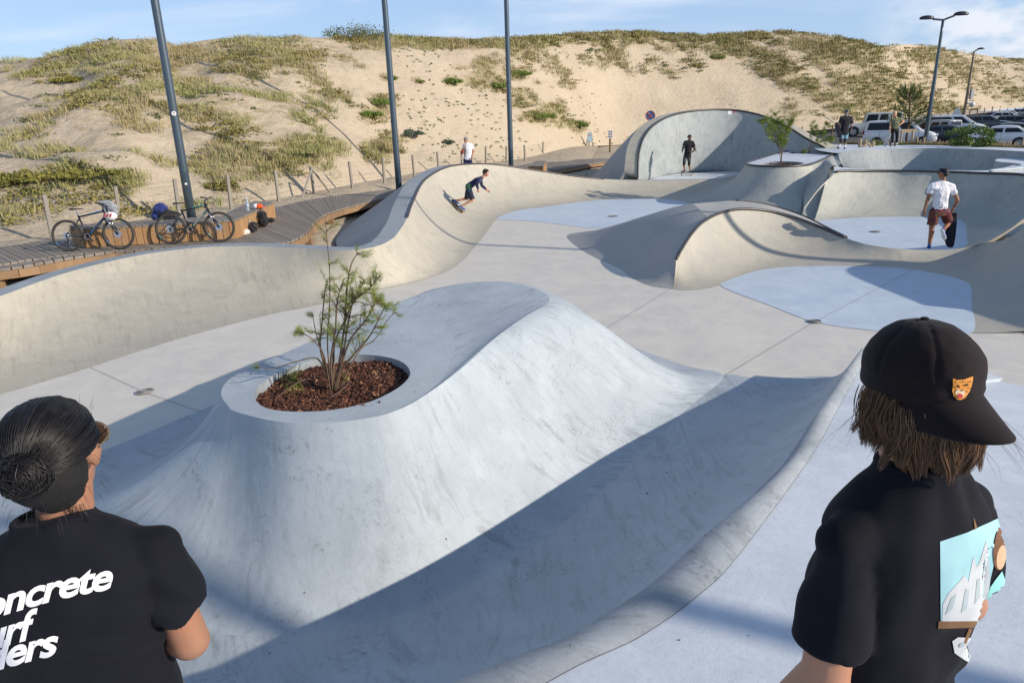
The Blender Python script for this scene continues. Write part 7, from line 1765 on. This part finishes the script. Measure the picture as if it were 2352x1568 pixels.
KIND = {
 'van': dict(L=4.95, W=1.90, H=1.95, hood=[(0, .52), (.04, .80), (.22, .98), (1.05, 1.20)], belt=1.20, gh=(.98, 1.78, 4.72, 4.88), wr=.34, wx=(.92, 3.95), tumble=.86),
 'bigvan': dict(L=5.3, W=1.98, H=2.0, hood=[(0, .50), (.05, .85), (.30, 1.05), (1.0, 1.22)], belt=1.22, gh=(.92, 1.95, 5.1, 5.25), wr=.35, wx=(.95, 4.25), tumble=.86),
 'hatch': dict(L=4.06, W=1.73, H=1.45, hood=[(0, .45), (.05, .66), (.25, .80), (1.05, .97)], belt=.96, gh=(.95, 1.72, 3.25, 3.92), wr=.315, wx=(.80, 3.38), tumble=.80),
 'suv': dict(L=4.7, W=1.88, H=1.68, hood=[(0, .50), (.05, .82), (.25, .98), (1.30, 1.12)], belt=1.10, gh=(1.15, 1.95, 3.9, 4.6), wr=.36, wx=(.90, 3.78), tumble=.80),
 'estate': dict(L=4.5, W=1.78, H=1.50, hood=[(0, .45), (.05, .68), (.25, .82), (1.15, .97)], belt=.96, gh=(1.05, 1.85, 4.1, 4.42), wr=.32, wx=(.85, 3.55), tumble=.80),
 'smallvan': dict(L=4.1, W=1.75, H=1.80, hood=[(0, .48), (.05, .75), (.2, .88), (1.0, 1.08)], belt=1.05, gh=(.9, 1.6, 3.95, 4.06), wr=.31, wx=(.80, 3.45), tumble=.88),
 'offroad': dict(L=4.6, W=1.80, H=2.02, hood=[(0, .60), (.02, 1.02), (.10, 1.10), (1.40, 1.14)], belt=1.16, gh=(1.40, 1.62, 4.50, 4.56), wr=.40, wx=(.72, 3.55), tumble=.92)}
def car(label, kind, px, Yd, head, paint_, group='cars parked beyond the skate park', bars=False, detail=True):
    K = KIND[kind]; L, Wd, H, belt = K['L'], K['W'], K['H'], K['belt']; hw = Wd/2
    g = WY(px, 300, Yd); g.z = zl(Yd, g.x); d = Vector((head[0], head[1], 0)).normalized()
    root = thing('parked_van' if 'van' in kind else 'parked_car', label, 'van' if 'van' in kind else 'car', g, 0, group); root.rotation_euler = (0, 0, math.atan2(-d.y, -d.x))
    X = lambda x: x-L/2                      # the nose points to -x
    top = K['hood']+[(K['gh'][0]+.2, belt), (L*.55, belt+.01), (L-.12, belt+.02), (L-.02, belt-.12), (L, .55)]
    xs = sorted(set([0, .03, .08, .18, .35]+[i*L/26 for i in range(1, 26)]+[L-.2, L-.08, L-.03, L])); tx, tz = [a for a, b in top], [b for a, b in top]
    bm = bmesh.new(); rings = []
    for x in xs:
        zt = float(np.interp(x, tx, tz)); e = min(x, L-x); w_ = hw*(1-.16*max(0, 1-e/.45)**2); zb = .30+.10*max(0, 1-e/.3)
        zm = zb+(zt-zb)*.55
        pts = [(w_*.90, zb), (w_*.985, zb+.10), (w_*1.0, zm), (w_*.985, zt-.10), (w_*.93, zt-.025), (w_*.82, zt), (w_*.4, zt+.025), (0, zt+.035)]
        full = [(a, b) for a, b in pts]+[(-a, b) for a, b in pts[-2::-1]]
        rings.append([bm.verts.new((X(x), a, b)) for a, b in full])
    for a, b in zip(rings[:-1], rings[1:]):
        for i in range(len(a)-1): bm.faces.new((a[i], a[i+1], b[i+1], b[i]))
    bm.faces.new(rings[0]); bm.faces.new(rings[-1][::-1]); bobj('body', bm, paint_, root, True)
    bm = bmesh.new(); box(bm, (0, 0, .30), (L*.9, Wd*.86, .14)); bobj('underbody', bm, PLAST, root)
    # greenhouse: pillars and roof in paint, panes set proud
    x0, x1, x2, x3 = K['gh']; tw = K['tumble']; b0 = belt-.01
    sec = lambda x: None
    n = 18; base_x = [x0+(x3-x0)*i/n for i in range(n+1)]; roof_x = [x1+(x2-x1)*i/n for i in range(n+1)]
    bm = bmesh.new(); Rg = []
    for i in range(n+1):
        f = i/n; crown = H-.045*(abs(2*f-1)**2.2)*(1.6 if kind in ('hatch', 'suv', 'estate') else .8); ring = []
        for t in (0, .35, .7, .9, .97, 1.0): 
            zz = b0+(crown-.05-b0)*t; ww = hw*.93*(1-t)+hw*tw*t; xx = base_x[i]*(1-t)+roof_x[i]*t; ring.append((X(xx), ww, zz))
        ring += [(X(roof_x[i]), hw*tw*.9, crown-.012), (X(roof_x[i]), hw*tw*.5, crown), (X(roof_x[i]), 0, crown+.005)]
        ring += [(a, -b, c) for a, b, c in ring[-2::-1]]; Rg.append([bm.verts.new(p) for p in ring])
    for a, b in zip(Rg[:-1], Rg[1:]):
        for i in range(len(a)-1): bm.faces.new((a[i], a[i+1], b[i+1], b[i]))
    bm.faces.new(Rg[0]); bm.faces.new(Rg[-1][::-1]); roof = bobj('roof', bm, paint_, root, True)
    zt_, zb_ = H-.17, belt+.05
    def P(f, z, side, o=.012):
        t = (z-b0)/(H-.05-b0); xx = (x0+(x3-x0)*f)*(1-t)+(x1+(x2-x1)*f)*t; return Vector((X(xx), side*(hw*.93*(1-t)+hw*tw*t+o), z))
    splits = {'hatch': [(.10, .48), (.52, .90)], 'suv': [(.10, .44), (.47, .76), (.79, .93)], 'estate': [(.10, .42), (.45, .72), (.75, .94)], 'van': [(.10, .34), (.37, .955)], 'bigvan': [(.10, .33), (.36, .965)], 'smallvan': [(.10, .40), (.43, .68), (.72, .94)], 'offroad': [(.06, .36), (.40, .62), (.68, .94)]}[kind]
    for sd_ in (-1, 1):
        for a, b in splits:
            c = [P(a, zb_, sd_), P(b, zb_, sd_), P(b-.01, zt_, sd_), P(a+.01, zt_, sd_)]; cen = sum(c, Vector())/4
            vs = []
            for q in range(4):
                p, nx = c[q], c[(q+1) % 4]; vs += [p.lerp(nx, .06), p.lerp(nx, .5), p.lerp(nx, .94)]
            pyobj('window', vs, [tuple(range(12))], GLASS, root)
    def pane(nm, xa, za, xb, zb2, wa, wb, o):
        dz_ = Vector((o, 0, abs(o)*.4)); vs = [Vector((X(xa), -wa, za))+dz_, Vector((X(xa), wa, za))+dz_, Vector((X(xb), wb, zb2))+dz_, Vector((X(xb), -wb, zb2))+dz_]; pyobj(nm, vs, [(0, 1, 2, 3)], GLASS, root)
    lx = lambda z, xa, xb: xa+(xb-xa)*(z-b0)/(H-.05-b0)
    pane('windscreen', lx(belt+.03, x0, x1), belt+.03, lx(H-.12, x0, x1), H-.12, hw*.86, hw*tw*.90, -.02)
    pane('rear_window', lx(belt+.06, x3, x2), belt+.06, lx(H-.16, x3, x2), H-.16, hw*.80, hw*tw*.84, .02)
    for wx in K['wx']:
        for sd_ in (-1, 1):
            c = Vector((X(wx), sd_*(hw-.10), K['wr'])); bm = bmesh.new(); tube([Vector((c.x, sd_*(hw-.30), K['wr']+.02)), Vector((c.x, sd_*(hw+.004), K['wr']+.02))], K['wr']*1.18, 24, bm); bobj('wheel_arch', bm, PLAST, root)
            w_ = bobj('wheel', tube([c+Vector((0, -sd_*.1, 0)), c+Vector((0, sd_*.115, 0))], K['wr'], 24), TYRE, root, False)
            bobj('rim', tube([c+Vector((0, sd_*.110, 0)), c+Vector((0, sd_*.124, 0))], K['wr']*.64, 20), RIMA if kind != 'van' else PG2, w_)
            bm = bmesh.new()
            for k in range(5):
                a = 2*math.pi*k/5+.3; box(bm, c+Vector((math.cos(a)*K['wr']*.40, sd_*.128, math.sin(a)*K['wr']*.40)), (K['wr']*.22, .012, K['wr']*.22), Matrix.Rotation(-a, 3, 'Y'))
            bobj('spoke_gap', bm, PLAST, w_)
    fh = K['hood'][1][1]
    for sd_ in (-1, 1):
        b = bmesh.new(); box(b, (X(.14), sd_*hw*.74, fh-.02), (.30, hw*.36, .17), Matrix.Rotation(sd_*.28, 3, 'Z') @ Matrix.Rotation(.30, 3, 'Y'), .04); bobj('headlight', b, HEADL, root)
        b = bmesh.new(); box(b, (X(L-.035), sd_*hw*.84, belt-.12 if 'van' not in kind else belt-.1), (.10, .16, .34 if kind != 'hatch' else .2), None, .03); bobj('tail_light', b, REDL, root)
        b = bmesh.new(); box(b, (X(x0+.28), sd_*(hw+.09), belt+.07), (.12, .20, .15), None, .04); bobj('mirror', b, paint_ if kind != 'bigvan' else PLAST, root)
        b = bmesh.new(); box(b, (X(x0+(x3-x0)*.42), sd_*(hw*.995), belt-.17), (.17, .03, .028), None, .005); bobj('door_handle', b, paint_, root)
        for f in (.06, .46) if kind != 'van' else (.06, .36, .72):
            b = bmesh.new(); box(b, (X(x0+(x3-x0)*f), sd_*hw*.9975, (belt+.42)/2), (.012, .014, belt-.50)); bobj('door_gap', b, PLAST, root)
    b = bmesh.new(); box(b, (X(.005), 0, fh-.10), (.05, hw*.95, .13), None, .02); bobj('grille', b, PLAST, root)
    b = bmesh.new(); box(b, (X(-.0), 0, .42), (.06, hw*1.1, .14), None, .02); bobj('lower_grille', b, PLAST, root)
    b = bmesh.new(); box(b, (X(-.03), 0, .50), (.02, .5, .11)); bobj('number_plate', b, PLATE, root)
    b = bmesh.new(); box(b, (X(L+.012), 0, .62 if 'van' in kind else .72), (.02, .5, .11)); bobj('number_plate', b, PLATE, root)
    b = bmesh.new(); box(b, (X(L-.0), 0, .42), (.10, Wd*.82, .20), None, .04); bobj('rear_bumper', b, PLAST if kind in ('offroad', 'smallvan') else paint_, root)
    if bars:
        for sd_ in (-1, 1): bobj('roof_bar', tube([(X(x1+.15), sd_*hw*tw*.85, H-.03), (X(x1+.3), sd_*hw*tw*.85, H+.05), (X(x2-.3), sd_*hw*tw*.85, H+.05), (X(x2-.1), sd_*hw*tw*.85, H-.03)], .022, 6), PLAST, root)
    return root
van = car('white passenger van with dark rear windows directly behind the blonde woman', 'van', 2068, 54, (.85, -.52), PW)
bm = bmesh.new()
for z_ in (.86, .92): box(bm, (-2.51, 0, z_), (.02, 1.0, .012))
bobj('chrome_strip', bm, RIMA, van)
car('cream white boxy off road wagon parked behind the passenger van, nose to the left', 'offroad', 2004, 64, (-.88, .40), PCR)
car('silver high roofed small van showing its rear window beside the lamp post', 'smallvan', 2139, 58.5, (-.45, .89), PS)
car('dark slate hatchback with its nose to the left green bush', 'hatch', 2186, 56.0, (.62, -.78), PGN)
car('long white van with a sloping bonnet, parked in the second row', 'bigvan', 2190, 66, (.84, -.54), PW)
car('dark green grey people carrier right of the long white van', 'suv', 2262, 76, (.84, -.54), PGN)
car('black estate car with roof bars at the right edge', 'estate', 2334, 80, (.84, -.5), PDK, bars=True)
car('white hatchback nearest the planting strip at the right edge', 'hatch', 2290, 49, (-.80, .60), PW)
car('silver grey hatchback whose roof shows just behind the nearest white one', 'hatch', 2308, 57, (-.80, .60), PG2)
car('navy saloon at the right edge behind the grey hatchback', 'estate', 2356, 64, (-.8, .6), PNV)
car('white sports utility car in the far row with a dark rear window', 'suv', 2287, 106, (-.82, .57), PW)
car('dark grey car tucked behind the far white sports utility car', 'estate', 2266, 115, (-.82, .57), PG2)
car('farthest white hatchback, its roof peeping over the dark grey car', 'hatch', 2299, 123, (-.82, .57), PW)
car('silver estate in the far row with tall red tail lamps', 'estate', 2330, 127, (-.7, .7), PS)
car('dark car of which only the roof shows above the long white van', 'estate', 2181, 98, (.84, -.54), PDK)
car('light grey car at the far right end of the last row', 'estate', 2362, 138, (-.7, .7), PS)
p = WY(2198, 262, 70); p.z = zl(70); root = thing('warning_sign', 'small triangular warning sign seen above the long white van', 'sign', p); M = facing(p)
h_ = WY(2198, 255.5, 70).z-p.z; bobj('post', tube([(0, 0, 0), (0, 0, h_+.3)], .035, 6), W_POST, root)
tri = [Vector((0, 0, h_+.42)), Vector((0, 0, h_-.42))+M.col[0]*.48, Vector((0, 0, h_-.42))-M.col[0]*.48]; bm = bmesh.new()
a = [bm.verts.new(q-M.col[1]*.04) for q in tri]; b = [bm.verts.new(q-M.col[1]*.06) for q in tri]; bm.faces.new(a); bm.faces.new(b[::-1])
for i in range(3): bm.faces.new((a[i], a[(i+1) % 3], b[(i+1) % 3], b[i]))
bobj('panel', bm, SWHITE, root)
# passenger at the window of the off road wagon
